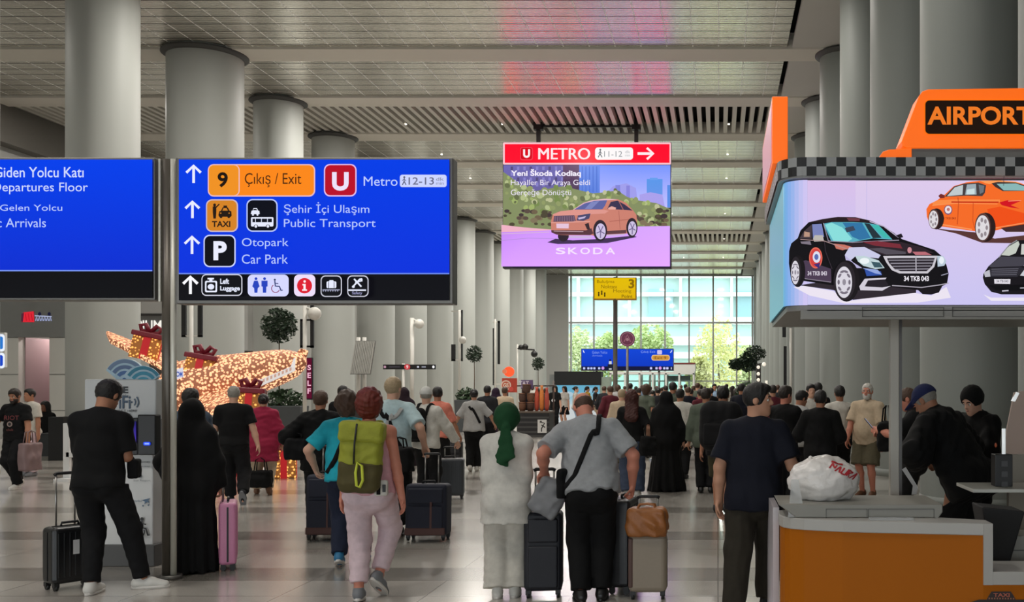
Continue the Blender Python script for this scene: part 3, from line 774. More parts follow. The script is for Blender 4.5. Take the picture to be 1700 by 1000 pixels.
a.rect(965.5, 580, 1117.5, 608.5, (16, 70, 214), (12, 58, 196)); a.rect(965.5, 608.5, 1117.5, 615, (20, 24, 60))
a.text('Gelen Yolcu', 983, 583, 1008, 587.5, (130, 160, 240)); a.text('Arrivals', 983, 589, 1000, 592.5, (110, 140, 230)); a.text('Çıkış Exit', 1064, 582.5, 1088, 587, (140, 170, 245)); a.rrect(1091, 581.5, 1099, 588.5, 1.5, (206, 196, 236)); a.line([(1113, 586), (1115.5, 582)], 1.4, W); a.line([(970, 586), (968, 582)], 1.4, W)
a.rrect(1081.5, 589.5, 1112, 599, 4, (226, 190, 130)); a.rrect(1083, 590.8, 1110.5, 597.7, 3, (206, 146, 60)); a.text('Exit 9', 1087, 592.2, 1106, 596.5, (90, 60, 20))
for x in (968, 975, 980, 985, 993): a.rrect(x, 610, x + 3.6, 613.6, .8, (190, 200, 250))
a.ell(1001, 611.5, 2.4, 2.6, (206, 150, 230))
for x in (1079, 1088, 1101, 1106): a.rrect(x, 609.8, x + 3.8, 613.6, .8, (200, 200, 250))
a.ell(1096, 611.5, 2.4, 2.6, (220, 150, 220)); a.line([(1114.5, 613.6), (1114.5, 610)], 1.2, W)
a.ell(1013, 598.5, 1.6, 1.6, (20, 20, 40)); a.rect(1011, 600, 1015.5, 614, (206, 210, 216)); a.rect(1009, 605, 1018, 612, (24, 30, 50))
local(a.build('display_face', M_SCREEN), fb)
for px in (990, 1094):
    MB().cyl((X(px, D5) - b5.x, .12, 0), (X(px, D5) - b5.x, .12, Z(612, D5)), .06, n=12).build('leg', M_STEELD, fb)

# ---- sky-blue exhibition wall
D6 = 46.0
b6 = Vector((X(955, D6), D6, 0))
xw = thing('poster_stand', 'sky blue poster stand with black header right of the snack stall', 'stand', b6)
frontal_box(920, 617, 998, 640, D6, .8, b6).build('header', mat('black_header', (26, 30, 32), .5), xw)
m = MB(); m.box((X(922, D6) - b6.x, .05, 0), (X(996, D6) - b6.x, .75, Z(626, D6))); m.build('panel', mat('grey_panel', (150, 156, 156), .6), xw)
MB().box((X(996, D6) - b6.x, .05, 0), (X(1012, D6) - b6.x, .75, Z(626, D6))).build('side_panel', mat('pale_green_panel', (186, 206, 192), .5, var=.1), xw)
MB().box((X(912, D6) - b6.x, .05, 0), (X(922, D6) - b6.x, .75, Z(622, D6))).build('side_post', mat('grey_panel', None), xw)
a = Art(D6 + .045); yb = 640 + F * CZ / (D6 + .045) - 2
a.rect(923, 626.5, 996, 650, (104, 186, 226), (120, 196, 226)); a.rect(923, 650, 996, 672, (120, 196, 226), (206, 228, 232)); a.rect(923, 672, 996, yb, (226, 232, 232))
a.ell(940, 655, 12, 5, (196, 224, 238)); a.ell(980, 648, 10, 4, (160, 210, 236))
local(a.build('poster', _attr_mat('backlit_poster', .75)), xw)

# ---- poles with cameras and banners by the left columns
M_POLE = mat('white_pole', (206, 204, 196), .5)
def banner_pole(px, d, ptop, bars, label, cam_px=None, w=.10):
    b = Vector((X(px, d), d, 0))
    t = thing('banner_pole', label, 'pole', b, group=None)
    MB().cyl((0, 0, 0), (0, 0, Z(ptop, d)), w / 2, n=14).build('pole', M_POLE, t)
    for (x0, y0, x1, y1) in bars:
        frontal_box(x0, y0, x1, y1, d, .06, b).build('banner_bar', M_BLACKP, t)
    if bars:
        ys_ = [q[1] for q in bars] + [q[3] for q in bars]
        for yy in (min(ys_) + 2, max(ys_) - 2):
            MB().box((X(min(q[0] for q in bars), d) - b.x, .0, Z(yy + 1, d)), (X(max(q[2] for q in bars), d) - b.x, .03, Z(yy - 1, d))).build('cross_bar', M_POLE, t)
    if cam_px:
        (cx, cy) = cam_px; p = P(cx, cy, d) - b
        c = MB().ball(p, .17, 14, 8); c.cyl(p + Vector((0, 0, .08)), (0, 0, p.z + .16), .03)
        c.build('camera_dome', mat('camera_white', (214, 212, 204), .4), t)
    return t
banner_pole(317.5, 26, 500, [(301, 480, 308, 560), (328, 480, 335, 560)], 'white pole between two black banner bars left of the clipped tree')
t = banner_pole(506, 26.2, 500, [(498, 530, 502, 578), (515, 478, 520, 578), (498, 530, 520, 533), (498, 574, 520, 577)], 'white pole with black open frame right of the clipped tree', (522, 521))
a = Art(26.1); a.rect(509, 595, 517.5, 662, (96, 14, 46)); 
for i, ch in enumerate('SELF'): a.text(ch, 510.5, 606 + i*13, 516.3, 615 + i*13, (252, 190, 214), .03)
local(a.build('lettering', _attr_mat('pink_led', .9)), t)
MB().box((X(508.5, 26.2) - t.location.x, 0, Z(664, 26.2)), (X(518, 26.2) - t.location.x, .08, Z(594, 26.2))).build('sign_box', M_BLACKP, t)
banner_pole(684, 36, 528, [], 'slim pole with white camera dome beside the black gate bar', (696, 538), .14)
banner_pole(763, 46, 515, [(749, 572, 756, 600), (764, 515, 768, 600)], 'slim pole with black banner bars left of the thin potted tree', (768, 565), .12)
banner_pole(822, 55, 530, [(826, 533, 830, 605), (818, 545, 820, 640)], 'far slim pole with long black bar left of the snack stall', None, .1)
t = banner_pole(859, 60, 572, [], 'far lamp mast with a crooked arm above the snack stall', None, .09)
m = MB(); b = t.location
m.tube([P(859, 579, 60) - b, P(887, 581, 60) - b, P(888, 588, 60) - b], .05); m.build('arm', M_BLACKP, t)
m = MB(); m.ball(P(865, 577, 60) - b, .16); m.ball(P(872, 576, 60) - b, .18); m.ball(P(887, 588, 60) - b, .2); m.build('spotlight', M_BLACKP, t)
banner_pole(1313, 30, 545, [(1299, 520, 1305, 560), (1301, 575, 1306, 660)], 'slim pole with black banner bars at the right-hand columns', None, .08)
# black gate bar sign
D7 = 35.0
b7 = Vector((X(679, D7), D7 - .2, 0))
gs = thing('gate_bar_sign', 'long black gate bar with red middle disc and white end lamps', 'sign', b7)
frontal_box(636, 605.5, 722, 613.5, D7 - .2, .12, b7).build('bar', M_BLACKP, gs)
a = Art(D7 - .21); a.ell(676, 609.5, 5, 4.8, (206, 70, 74)); a.ell(639, 609.5, 2, 2.2, (196, 150, 170)); a.ell(719.5, 609.5, 2, 2.4, (255, 255, 255)); a.ell(694, 609.5, 1.8, 1.5, (214, 216, 230)); a.rect(700, 608.4, 707, 610.6, (150, 152, 164)); a.rect(646, 608.8, 664, 610.2, (76, 72, 80)); a.text('9', 674.4, 606.5, 677.8, 612.5, (250, 220, 220), .03)
local(a.build('markings', _attr_mat('gate_lamps', .9)), gs)
MB().cyl((-.15, .06, 0), (-.15, .06, Z(604, D7)), .05, n=12).build('leg', M_POLE, gs)
# slatted panel on two white posts
D8 = 30.0
b8 = Vector((X(605, D8), D8, 0))
sp = thing('slatted_panel', 'tilted grey slatted board on two white posts before the columns', 'board', b8)
for px in (593, 603): MB().cyl((X(px, D8) - b8.x, .1, 0), (X(px, D8) - b8.x, .1, Z(560, D8)), .055, n=12).build('post', M_POLE, sp)
m = MB()
n = 12
for i in range(n):
    xa, xb = 592 + i * 2.75, 592 + i * 2.75 + 2.1
    def tp(x, y): p = P(x - (y - 566) * .115, y, D8) - b8; return Vector((p.x, -.12 - (y - 566) * .002, p.z))
    q = [tp(xa, 567), tp(xb, 567), tp(xb, 621), tp(xa, 621)]
    m._add(q + [v + Vector((0, .05, 0)) for v in q], [(0,1,2,3), (7,6,5,4), (0,4,5,1), (1,5,6,2), (2,6,7,3), (3,7,4,0)])
m.build('slats', mat('slat_grey', (172, 172, 166), .5), sp)
m = MB(); q = [tp(591, 566), tp(625, 566), tp(625, 622), tp(591, 622)]; q = [v + Vector((0, .055, 0)) for v in q]
m._add(q + [v + Vector((0, .04, 0)) for v in q], [(0,1,2,3), (7,6,5,4), (0,4,5,1), (1,5,6,2), (2,6,7,3), (3,7,4,0)]); m.build('backing', mat('board_backing', (128, 128, 124), .6), sp)

# ---- wi-fi kiosk behind the man in black
D9 = 9.75
b9 = Vector((X(210, D9), D9, 0))
wk = thing('wifi_kiosk', 'white free wifi kiosk with blue wave signs on top', 'kiosk', b9)
M_KW = mat('kiosk_white', (216, 218, 218), .45); M_KG = mat('kiosk_base', (84, 84, 84), .5)
yf = 640 + F * CZ / D9
frontal_box(150, 905, 256, yf, D9, .42, b9).build('plinth', M_KG, wk, bevel=.01)
frontal_box(166, 752, 254, 906, D9 + .02, .34, b9).build('body', M_KW, wk, bevel=.012)
frontal_box(140, 630, 259, 697, D9, .12, b9).build('header', M_KW, wk, bevel=.012)
frontal_box(166, 690, 254, 760, D9 + .06, .26, b9).build('neck', mat('kiosk_grey', (150, 152, 152), .5), wk)
frontal_box(228, 689, 258, 756, D9 - .06, .1, b9).build('card_reader', M_BLACKP, wk, bevel=.01)
frontal_box(196, 694, 229, 756, D9 - .05, .1, b9).build('monitor', M_BLACKP, wk, bevel=.01)
a = Art(D9 - .07); a.rect(200, 700, 226, 736, (26, 20, 96), (70, 50, 170)); a.rrect(238, 734, 250, 740, 2.4, (40, 80, 255)); a.rrect(240, 735.6, 248, 738.4, 1.2, (150, 180, 255))
local(a.build('screen', M_SCREEN), wk)
a = Art(D9 - .004)
DK = (52, 56, 60)
a.text('FREE', 175, 642, 213, 653.5, DK, .04); a.text('WiFi', 172, 657, 217, 679, (70, 92, 116), .02); a.ell(219, 668, 1.5, 1.6, (70, 92, 116)); a.arc(216, 668, 9, -38, 38, 2, (70, 92, 116)); a.arc(216, 668, 14, -38, 38, 2, (70, 92, 116))
a.text('internet', 184, 654.7, 210, 658, (120, 124, 128)); a.text('CONNECT HERE', 176, 680.5, 228, 684.3, DK, .01); a.text('Wi-Fi', 200, 687, 218, 692, DK, .01)
local(a.build('header_lettering', M_PRINT), wk)
a = Art(D9 + .014)
a.text('GET PASSWORD', 221, 766, 249, 769.2, (96, 102, 108)); a.text('ŞİFRE ALINIZ', 221, 773.5, 249, 776.6, (96, 102, 108)); a.ell(233, 791, 3.2, 2.6, (110, 116, 122)); a.text('Scan Passport', 222, 796.5, 250, 800.5, (116, 122, 128))
a.poly([(242, 829), (250, 827.5), (246, 832), (249, 835), (244, 834), (240, 838), (241, 833), (236, 831)], (84, 112, 140)); a.text('istanbul', 221, 830, 236, 834, (100, 120, 140)); a.ell(238, 840, 1.5, 1.5, (100, 120, 140)); a.ell(247, 839, 1.5, 1.5, (100, 120, 140))
Kc = (22, 22, 24)
a.ell(236.5, 862, 3, 3, Kc); a.line([(236.5, 865), (234.5, 876), (243, 878), (246.5, 889), (249, 888)], 3, Kc); a.line([(236, 869.5), (243.5, 871)], 2, Kc); a.line([(236, 866.5), (227.5, 868)], 2, Kc); a.arc(232.5, 883.5, 8.4, -30, 250, 2.2, Kc); a.ell(232.5, 884, 3, 3, Kc)
a.ell(232.5, 904.5 - 1, 4.6, 1, Kc)
local(a.build('pictograms', M_PRINT), wk)
a = Art(D9 + .05, .0015)
def waves(cx, cy, s, cols, back):
    a.arc(cx, cy, 21*s, 205, 335, 26*s, back, 24); a.ell(cx, cy - 1*s, 7*s, 6*s, back); a.arc(cx, cy, 12*s, 205, 335, 20*s, back, 24)
    for r, c in zip((30, 21, 12), cols): a.arc(cx, cy, r*s, 215, 325, 6.2*s, c, 24)
    a.ell(cx, cy - 1*s, 4.2*s, 4.2*s, cols[2])
def slab(name, cx, cy, s, cols, edge, y0=.062):
    m = MB(); pts = []
    for k in range(25):
        t = R(207 + 126*k/24); pts.append((cx + 35*s*math.cos(t), cy + 35*s*math.sin(t)))
    pts += [(cx + 9*s, cy + 3*s), (cx + 5*s, cy + 6*s), (cx - 5*s, cy + 6*s), (cx - 9*s, cy + 3*s)]
    pp = [(X(x, D9 + .06) - b9.x, Z(y, D9 + .06)) for x, y in pts]
    o = m.prism(pp, 'y', y0, y0 + .035).build(name, edge, wk); return o
slab('wave_sign', 207, 631, 1.0, None, mat('wave_board', (176, 206, 222), .45))
slab('wave_sign', 238, 640, .93, None, mat('wave_board', None), .018)
for (cx, cy, s, cols) in ((207, 631, 1.0, ((112, 136, 168), (94, 120, 160), (72, 112, 168))), (238, 640, .93, ((44, 130, 158), (52, 146, 176), (66, 158, 186)))):
    a = Art(D9 + (.058 if cx == 207 else .014), .001)
    for r, c in zip((31, 21.5, 12), cols): a.arc(cx, cy, r*s, 213, 327, 6*s, c, 24)
    a.ell(cx, cy + .5*s, 4*s, 4*s, cols[2])
    local(a.build('wave_bands', M_PRINT), wk)
# ------------------------------------------------------------------ airport taxi kiosk on the right
DK_ = 6.8
M_ORANGE = mat('taxi_orange', (255, 112, 10), .4)
M_OLIT = mat('taxi_orange_lightbox', (255, 112, 8), .4, emit=(255, 104, 6), estr=.55)
M_OCOUNT = mat('counter_orange', (168, 92, 0), .5, var=.06, scale=1.2, spec=.15)
M_CWHITE = mat('counter_white', (170, 168, 163), .35)
M_CGREY = mat('counter_grey', (136, 134, 126), .4)
XL = X(1303, DK_)                         # left face of the kiosk head
kz0, kz1 = Z(507, DK_), Z(299, DK_)
kio = thing('taxi_kiosk', 'airport taxi kiosk head with lit car screen and chequered band above the counter', 'kiosk', (XL, DK_, 0))
KO = Vector((XL, DK_, 0))
XR = X(2150, DK_); BK_D = 8.75; RC = .15
def plan(off=0., r=RC, y1=BK_D, x1=XR):
    """outline of the head seen from above, starting at the back of the left face"""
    pts = [(XL - off, y1)]
    for k in range(9):
        t = R(180 + 90 * k / 8); pts.append((XL + r + (r + off) * math.cos(t), DK_ + r + (r + off) * math.sin(t)))
    pts.append((x1, DK_ - off)); return pts
def wall_strip(mb, pl, z0, z1, skip=False):
    n = len(pl); vs = [(x - KO.x, y - KO.y, z0) for x, y in pl] + [(x - KO.x, y - KO.y, z1) for x, y in pl]
    return mb._add(vs, [(i, i + 1, n + i + 1, n + i) for i in range(n - 1)], False)
def solid(pl, z0, z1): return MB().prism([(x - KO.x, y - KO.y) for x, y in pl] + [(pl[-1][0] - KO.x, pl[0][1] - KO.y)], 'z', z0, z1)
solid(plan(-.012), kz0 + .0, kz1 + .03).build('head_core', M_BLACKP, kio)
solid(plan(.035), Z(297, DK_) - .0, Z(295, DK_) + .02).build('cornice', mat('kiosk_trim_grey', (150, 150, 148), .4), kio)
# chequered band
m = MB(); z0, z1 = Z(294, DK_) + .0, Z(263.5, DK_)
pl = plan(.045); L_ = [0]
for (xa, ya), (xb, yb) in zip(pl[:-1], pl[1:]): L_.append(L_[-1] + math.hypot(xb - xa, yb - ya))
def at_len(t):
    for i in range(len(L_) - 1):
        if t <= L_[i + 1] + 1e-9:
            f = (t - L_[i]) / (L_[i + 1] - L_[i]); return (pl[i][0] + (pl[i+1][0]-pl[i][0])*f, pl[i][1] + (pl[i+1][1]-pl[i][1])*f)
    return pl[-1]
sq = .0655; k = 0
while (k + 1) * sq < L_[-1]:
    for j in range(2):
        m.cur = (k + j) % 2
        p0, p1 = at_len(k * sq), at_len((k + 1) * sq); pm = at_len((k + .5) * sq)
        za, zb = z0 + (z1 - z0) * j / 2, z0 + (z1 - z0) * (j + 1) / 2
        for (qa, qb) in ((p0, pm), (pm, p1)):
            m.quad((qa[0]-KO.x, qa[1]-KO.y, za), (qb[0]-KO.x, qb[1]-KO.y, za), (qb[0]-KO.x, qb[1]-KO.y, zb), (qa[0]-KO.x, qa[1]-KO.y, zb))
    k += 1
m.build('checker_band', [mat('checker_black', (12, 12, 12), .45), mat('checker_grey', (150, 152, 152), .4)], kio)
solid(plan(.03), Z(294, DK_), Z(264, DK_)).build('band_core', M_BLACKP, kio)
# soffit and fascia rail under the screen
solid(plan(-.02), kz0 - .035, kz0).build('soffit', M_CGREY, kio)
m = MB()
m.box((X(1330, DK_) - KO.x, .02, Z(530, DK_)), (XR - KO.x, .06, kz0 - .03)); m.build('fascia_rail', M_CGREY, kio)
m = MB()
for (pa, pb) in ((1432, 1568), (1582, 1760)):
    for (x0, y0, x1, y1) in ((pa, 510, pb, 511), (pa, 525, pb, 526), (pa, 510, pa + 1, 526), (pb - 1, 510, pb, 526)):
        m.box((X(x0, DK_) - KO.x, .012, Z(y1, DK_)), (X(x1, DK_) - KO.x, .022, Z(y0, DK_)))
m.build('rail_groove', mat('groove_dark', (84, 82, 78), .6), kio)
# screen: front plane plus the rounded corner and left face
def kfn(x, y, off):
    z = CZ + (VY - y) * DK_ / F; u = X(x, DK_)
    return (u, DK_ - .004 - off, z)
a = Art(DK_, .0008, kfn)
XC = 1303 + RC * F / DK_
a.rect(XC, 300, 2150, 506.5, (226, 206, 240), (206, 200, 246))
for i in range(9): a.rect(XC + i*14 - .4, 300.5, XC + i*14 + .4, 506, (198, 190, 236)) if i % 2 else None
a.rect(XC, 300, 1420, 420, (222, 196, 238), (206, 200, 246)); a.rect(XC, 420, 1420, 506.5, (206, 200, 246), (206, 202, 246))
def s5(l): return [(1290 + x / 5.557, 340 + y / 5.557) for x, y in l]
def s5p(x, y): return (1290 + x / 5.557, 340 + y / 5.557)
BKC = (14, 11, 16)
# black saloon
a.poly(s5([(150, 760), (250, 750), (520, 800), (640, 895), (900, 850), (1260, 815), (1420, 840), (1560, 760), (1600, 860), (1300, 905), (620, 912), (300, 840)]), (240, 232, 246))
a.poly(s5([(200, 745), (520, 790), (700, 880), (1280, 815), (1280, 740), (500, 700)]), (46, 38, 46))
a.poly(s5([(108, 545), (110, 430), (130, 360), (190, 310), (215, 240), (290, 165), (420, 135), (560, 115), (720, 118), (860, 150), (980, 200), (1080, 265), (1150, 320), (1300, 370), (1450, 420), (1520, 480), (1560, 560), (1580, 640), (1565, 730), (1500, 765), (1290, 790), (1050, 760), (940, 800), (740, 790), (690, 740), (500, 745), (240, 705), (130, 690)]), BKC)
a.poly(s5([(290, 165), (420, 135), (560, 115), (720, 118), (860, 150), (940, 185), (800, 168), (600, 160), (430, 170)]), (40, 28, 32)); a.poly(s5([(640, 125), (760, 128), (760, 155), (660, 152)]), (110, 60, 70))
a.poly(s5([(205, 315), (250, 245), (320, 185), (318, 318)]), (70, 58, 66)); a.poly(s5([(250, 250), (300, 260), (300, 300), (245, 300)]), (190, 150, 130)); a.poly(s5([(322, 185), (410, 180), (432, 300), (330, 318)]), (124, 134, 190))
a.poly(s5([(330, 318), (345, 285), (420, 285), (430, 340), (340, 345)]), (190, 186, 180)); a.poly(s5([(330, 345), (425, 340), (420, 375), (380, 380)]), (16, 12, 16))
a.poly(s5([(425, 180), (500, 165), (700, 165), (800, 170), (930, 190), (1060, 325), (880, 315), (680, 350), (500, 345), (460, 260)]), (90, 178, 196))
a.poly(s5([(440, 190), (500, 170), (600, 215), (690, 320), (650, 345), (520, 345)]), (140, 226, 224)); a.poly(s5([(600, 170), (780, 172), (860, 310), (760, 330), (690, 300)]), (50, 118, 168)); a.poly(s5([(620, 220), (700, 200), (720, 240), (640, 260)]), (60, 70, 90)); a.poly(s5([(800, 175), (850, 182), (960, 310), (880, 314)]), (36, 52, 60)); a.poly(s5([(860, 190), (930, 195), (1045, 318), (980, 310)]), (66, 188, 178))
a.line(s5([(425, 175), (470, 340), (690, 352), (1120, 332)]), 1.6, (150, 140, 158)); a.line(s5([(850, 160), (980, 205), (1120, 310)]), 1.8, (190, 180, 205))
a.poly(s5([(1090, 290), (1140, 270), (1158, 305), (1120, 315)]), (30, 24, 34))
a.poly(s5([(500, 360), (640, 365), (1140, 350), (1340, 400), (1440, 450), (1240, 460), (980, 470), (760, 400), (560, 420)]), (46, 34, 42))
a.poly(s5([(520, 365), (620, 375), (700, 400), (600, 425), (540, 410)]), (206, 120, 104)); a.poly(s5([(780, 350), (920, 340), (1130, 370), (1150, 410), (900, 385)]), (124, 44, 56)); a.poly(s5([(660, 400), (800, 395), (950, 470), (930, 500), (720, 480), (650, 540), (620, 470)]), (206, 206, 236)); a.poly(s5([(840, 410), (960, 405), (1180, 440), (1180, 460), (1000, 465)]), (84, 78, 88)); a.poly(s5([(1240, 440), (1360, 440), (1420, 470), (1270, 470)]), (190, 110, 120)); a.ell(*s5p(1215, 425), 3.6, 5, (206, 140, 150))
a.poly(s5([(620, 470), (700, 540), (780, 590), (700, 590), (630, 520)]), (190, 184, 226)); a.poly(s5([(800, 600), (950, 620), (960, 655), (820, 665)]), (50, 84, 170)); a.poly(s5([(780, 590), (920, 605), (960, 650), (900, 640)]), (150, 170, 226))
a.poly(s5([(715, 480), (800, 478), (930, 520), (985, 590), (900, 600), (790, 570), (740, 530)]), (196, 216, 220)); a.poly(s5([(860, 530), (940, 540), (970, 585), (890, 585)]), (60, 90, 100)); a.ell(*s5p(800, 525), 8, 5, (240, 248, 250))
a.poly(s5([(970, 480), (1100, 478), (1470, 478), (1440, 580), (1380, 640), (1120, 640), (1050, 610), (1000, 540)]), (206, 202, 210)); a.poly(s5([(1005, 500), (1120, 498), (1445, 498), (1420, 570), (1370, 620), (1130, 620), (1070, 595), (1025, 545)]), (40, 34, 42))
for i in range(4): a.line(s5([(1020 + i*18, 520 + i*28), (1440 - i*16, 518 + i*27)]), 1.6, (150, 146, 158))
a.line(s5([(1270, 480), (1272, 640)]), 1.6, (190, 186, 196)); a.poly(s5([(1465, 480), (1520, 480), (1550, 530), (1530, 570), (1470, 580)]), (190, 206, 220)); a.ell(*s5p(1505, 520), 4, 6, (236, 244, 250))
a.text('34 TKB 043', 1290 + 1160/5.557, 340 + 665/5.557, 1290 + 1388/5.557, 340 + 712/5.557, (240, 236, 244), .03)
a.poly(s5([(750, 760), (800, 690), (1000, 680), (990, 695), (830, 705), (800, 760), (960, 770), (1040, 755), (960, 800), (760, 795)]), (214, 208, 220)); a.poly(s5([(800, 760), (835, 705), (985, 697), (1020, 750), (960, 770)]), (36, 30, 38)); a.line(s5([(1050, 752), (1320, 770), (1500, 745), (1570, 730)]), 1.6, (176, 170, 182)); a.line(s5([(1500, 660), (1565, 640)]), 1.4, (160, 160, 180))
a.poly(s5([(200, 540), (260, 520), (490, 600), (495, 720), (250, 690), (200, 620)]), (76, 60, 82)); a.poly(s5([(210, 350), (300, 345), (310, 380), (220, 370)]), (130, 120, 134)); a.line(s5([(210, 330), (430, 345), (640, 420)]), 1.2, (180, 150, 150)); a.line(s5([(430, 350), (440, 440), (500, 600)]), 1., (60, 50, 60)); a.line(s5([(250, 690), (490, 722)]), 1.2, (150, 140, 156))
a.ell(*s5p(350, 500), 11, 17.5, (232, 110, 90)); a.ell(*s5p(350, 500), 9.4, 15.4, (214, 66, 62)); a.ell(*s5p(358, 492), 6.4, 9.6, (226, 226, 242)); a.ell(*s5p(356, 492), 3.4, 5, (90, 110, 180)); a.poly(s5([(330, 560), (390, 545), (380, 600)]), (64, 44, 120))
a.text('34 TKB 043', 1290 + 275/5.557, 340 + 622/5.557, 1290 + 452/5.557, 340 + 662/5.557, (214, 206, 220), .03, -.0)
for (cx, cy, rx, ry) in ((612, 712, 100, 180), (165, 625, 50, 135)):
    a.ell(1290 + (cx + 20)/5.557, 340 + cy/5.557, (rx + 18)/5.557, (ry + 10)/5.557, (22, 17, 21)); a.ell(1290 + cx/5.557, 340 + cy/5.557, rx/5.557, ry*.98/5.557, (40, 34, 40)); a.ell(1290 + (cx - 4)/5.557, 340 + (cy + 12)/5.557, rx*.74/5.557, ry*.80/5.557, (222, 218, 228))
    for k in range(10):
        t = R(36*k); u = (1290 + (cx - 4 + rx*.50*math.cos(t))/5.557, 340 + (cy + 12 + ry*.56*math.sin(t))/5.557); a.ell(u[0], u[1], rx*.11/5.557, ry*.13/5.557, (120, 112, 126), 10, t)
    a.ell(1290 + (cx - 4)/5.557, 340 + (cy + 12)/5.557, rx*.16/5.557, ry*.16/5.557, (150, 144, 156))
a.poly(s5([(1270, 790), (1500, 765), (1470, 820), (1400, 840), (1320, 835)]), (22, 17, 21))
# orange saloon
def s6(l): return [(1520 + x / 4.761, 290 + y / 4.761) for x, y in l]
def s6p(x, y): return (1520 + x / 4.761, 290 + y / 4.761)
OR = (250, 110, 40)
a.poly(s6([(120, 440), (440, 470), (600, 520), (1040, 470), (1040, 560), (500, 552), (300, 480)]), (90, 56, 52)); a.poly(s6([(700, 470), (830, 445), (850, 470)]), (226, 206, 220))
a.poly(s6([(70, 350), (66, 290), (90, 250), (150, 220), (210, 175), (280, 110), (380, 80), (480, 68), (640, 66), (760, 75), (900, 120), (1040, 170), (1090, 300), (1090, 400), (900, 400), (680, 440), (590, 460), (440, 462), (180, 425), (90, 400)]), OR)
a.poly(s6([(110, 240), (150, 220), (260, 215), (640, 215), (640, 240), (300, 240), (120, 260)]), (255, 142, 70)); a.poly(s6([(540, 290), (640, 270), (860, 330), (860, 400), (600, 440), (560, 380)]), (244, 82, 24)); a.poly(s6([(480, 68), (640, 66), (760, 75), (820, 90), (600, 85), (560, 95), (530, 90)]), (255, 160, 90))
a.line(s6([(260, 235), (630, 236)]), 2.2, (196, 44, 18)); a.line(s6([(110, 262), (300, 245), (620, 250)]), 1., (255, 160, 96)); a.line(s6([(180, 410), (420, 450)]), 2, (255, 156, 92)); a.line(s6([(310, 200), (316, 240), (306, 410)]), 1., (176, 60, 26)); a.line(s6([(430, 240), (426, 380), (440, 440)]), .9, (196, 70, 30)); a.line(s6([(590, 440), (850, 395)]), 1.6, (255, 150, 90))
a.poly(s6([(205, 195), (280, 115), (360, 92), (470, 84), (530, 105), (520, 165), (500, 190), (380, 186)]), (70, 64, 66)); a.poly(s6([(225, 190), (285, 122), (350, 102), (345, 180)]), (196, 206, 208)); a.poly(s6([(365, 180), (380, 100), (450, 95), (455, 178)]), (160, 176, 184)); a.poly(s6([(380, 140), (440, 130), (440, 175), (375, 178)]), (206, 226, 228)); a.poly(s6([(470, 100), (515, 110), (508, 160), (480, 175)]), (110, 118, 126))
a.poly(s6([(570, 90), (620, 80), (760, 85), (900, 130), (860, 150), (660, 152), (600, 120)]), (60, 50, 52)); a.poly(s6([(610, 95), (760, 92), (870, 130), (840, 148), (665, 146)]), (140, 186, 186)); a.line(s6([(668, 30), (664, 110)]), .9, (60, 50, 60))
a.poly(s6([(155, 190), (175, 172), (205, 185), (205, 205), (170, 208)]), (120, 44, 40))
a.poly(s6([(630, 240), (700, 222), (800, 228), (720, 262), (790, 290), (720, 280), (650, 262)]), (214, 20, 34)); a.line(s6([(700, 230), (800, 226)]), 1.4, (255, 140, 110)); a.poly(s6([(640, 440), (860, 405), (860, 470), (680, 470)]), (70, 44, 44))
a.ell(*s6p(231, 300), 6.8, 7.8, (120, 84, 120)); a.ell(*s6p(231, 298), 5.4, 6.3, (240, 226, 230)); a.ell(*s6p(232, 296), 2.6, 2.6, (190, 120, 120)); a.text('34 TKB 043', 1520 + 180/4.761, 290 + 356/4.761, 1520 + 290/4.761, 290 + 374/4.761, (150, 50, 24), .02)
for (cx, cy, rx, ry) in ((500, 435, 62, 110), (116, 372, 42, 78)):
    a.ell(1520 + (cx + 22)/4.761, 290 + cy/4.761, (rx + 16)/4.761, (ry + 4)/4.761, (44, 28, 28)); a.ell(1520 + cx/4.761, 290 + cy/4.761, rx/4.761, ry/4.761, (90, 62, 58)); a.ell(1520 + (cx - 2)/4.761, 290 + (cy + 4)/4.761, rx*.86/4.761, ry*.88/4.761, (226, 222, 226))
    for k in range(7):
        t = R(51.4*k); a.ell(1520 + (cx - 2 + rx*.52*math.cos(t))/4.761, 290 + (cy + 4 + ry*.55*math.sin(t))/4.761, rx*.17/4.761, ry*.17/4.761, (150, 140, 146), 10)
# black van, mostly beyond the edge
a.poly(s6([(500, 960), (560, 985), (860, 985), (1100, 985), (1100, 1010), (560, 1010)]), (240, 234, 246))
a.poly(s6([(495, 830), (500, 800), (540, 740), (620, 670), (700, 580), (760, 540), (1100, 530), (1100, 960), (640, 960), (560, 940), (510, 880)]), (24, 21, 26))
a.poly(s6([(540, 740), (640, 665), (840, 670), (860, 690), (800, 740), (560, 750)]), (70, 68, 78)); a.poly(s6([(630, 655), (700, 585), (770, 545), (780, 570), (750, 640), (700, 660)]), (200, 206, 196)); a.poly(s6([(790, 650), (795, 570), (860, 565), (1100, 565), (1100, 650)]), (206, 206, 200)); a.poly(s6([(820, 590), (860, 588), (860, 630), (820, 632)]), (70, 74, 78)); a.line(s6([(620, 672), (700, 575), (760, 540)]), 1.6, (150, 150, 156)); 
a.poly(s6([(540, 760), (780, 745), (820, 760), (760, 825), (560, 825)]), (44, 42, 50))
for i in range(4): a.line(s6([(560, 765 + i*15), (770 - i*5, 762 + i*15)]), .9, (110, 108, 120))
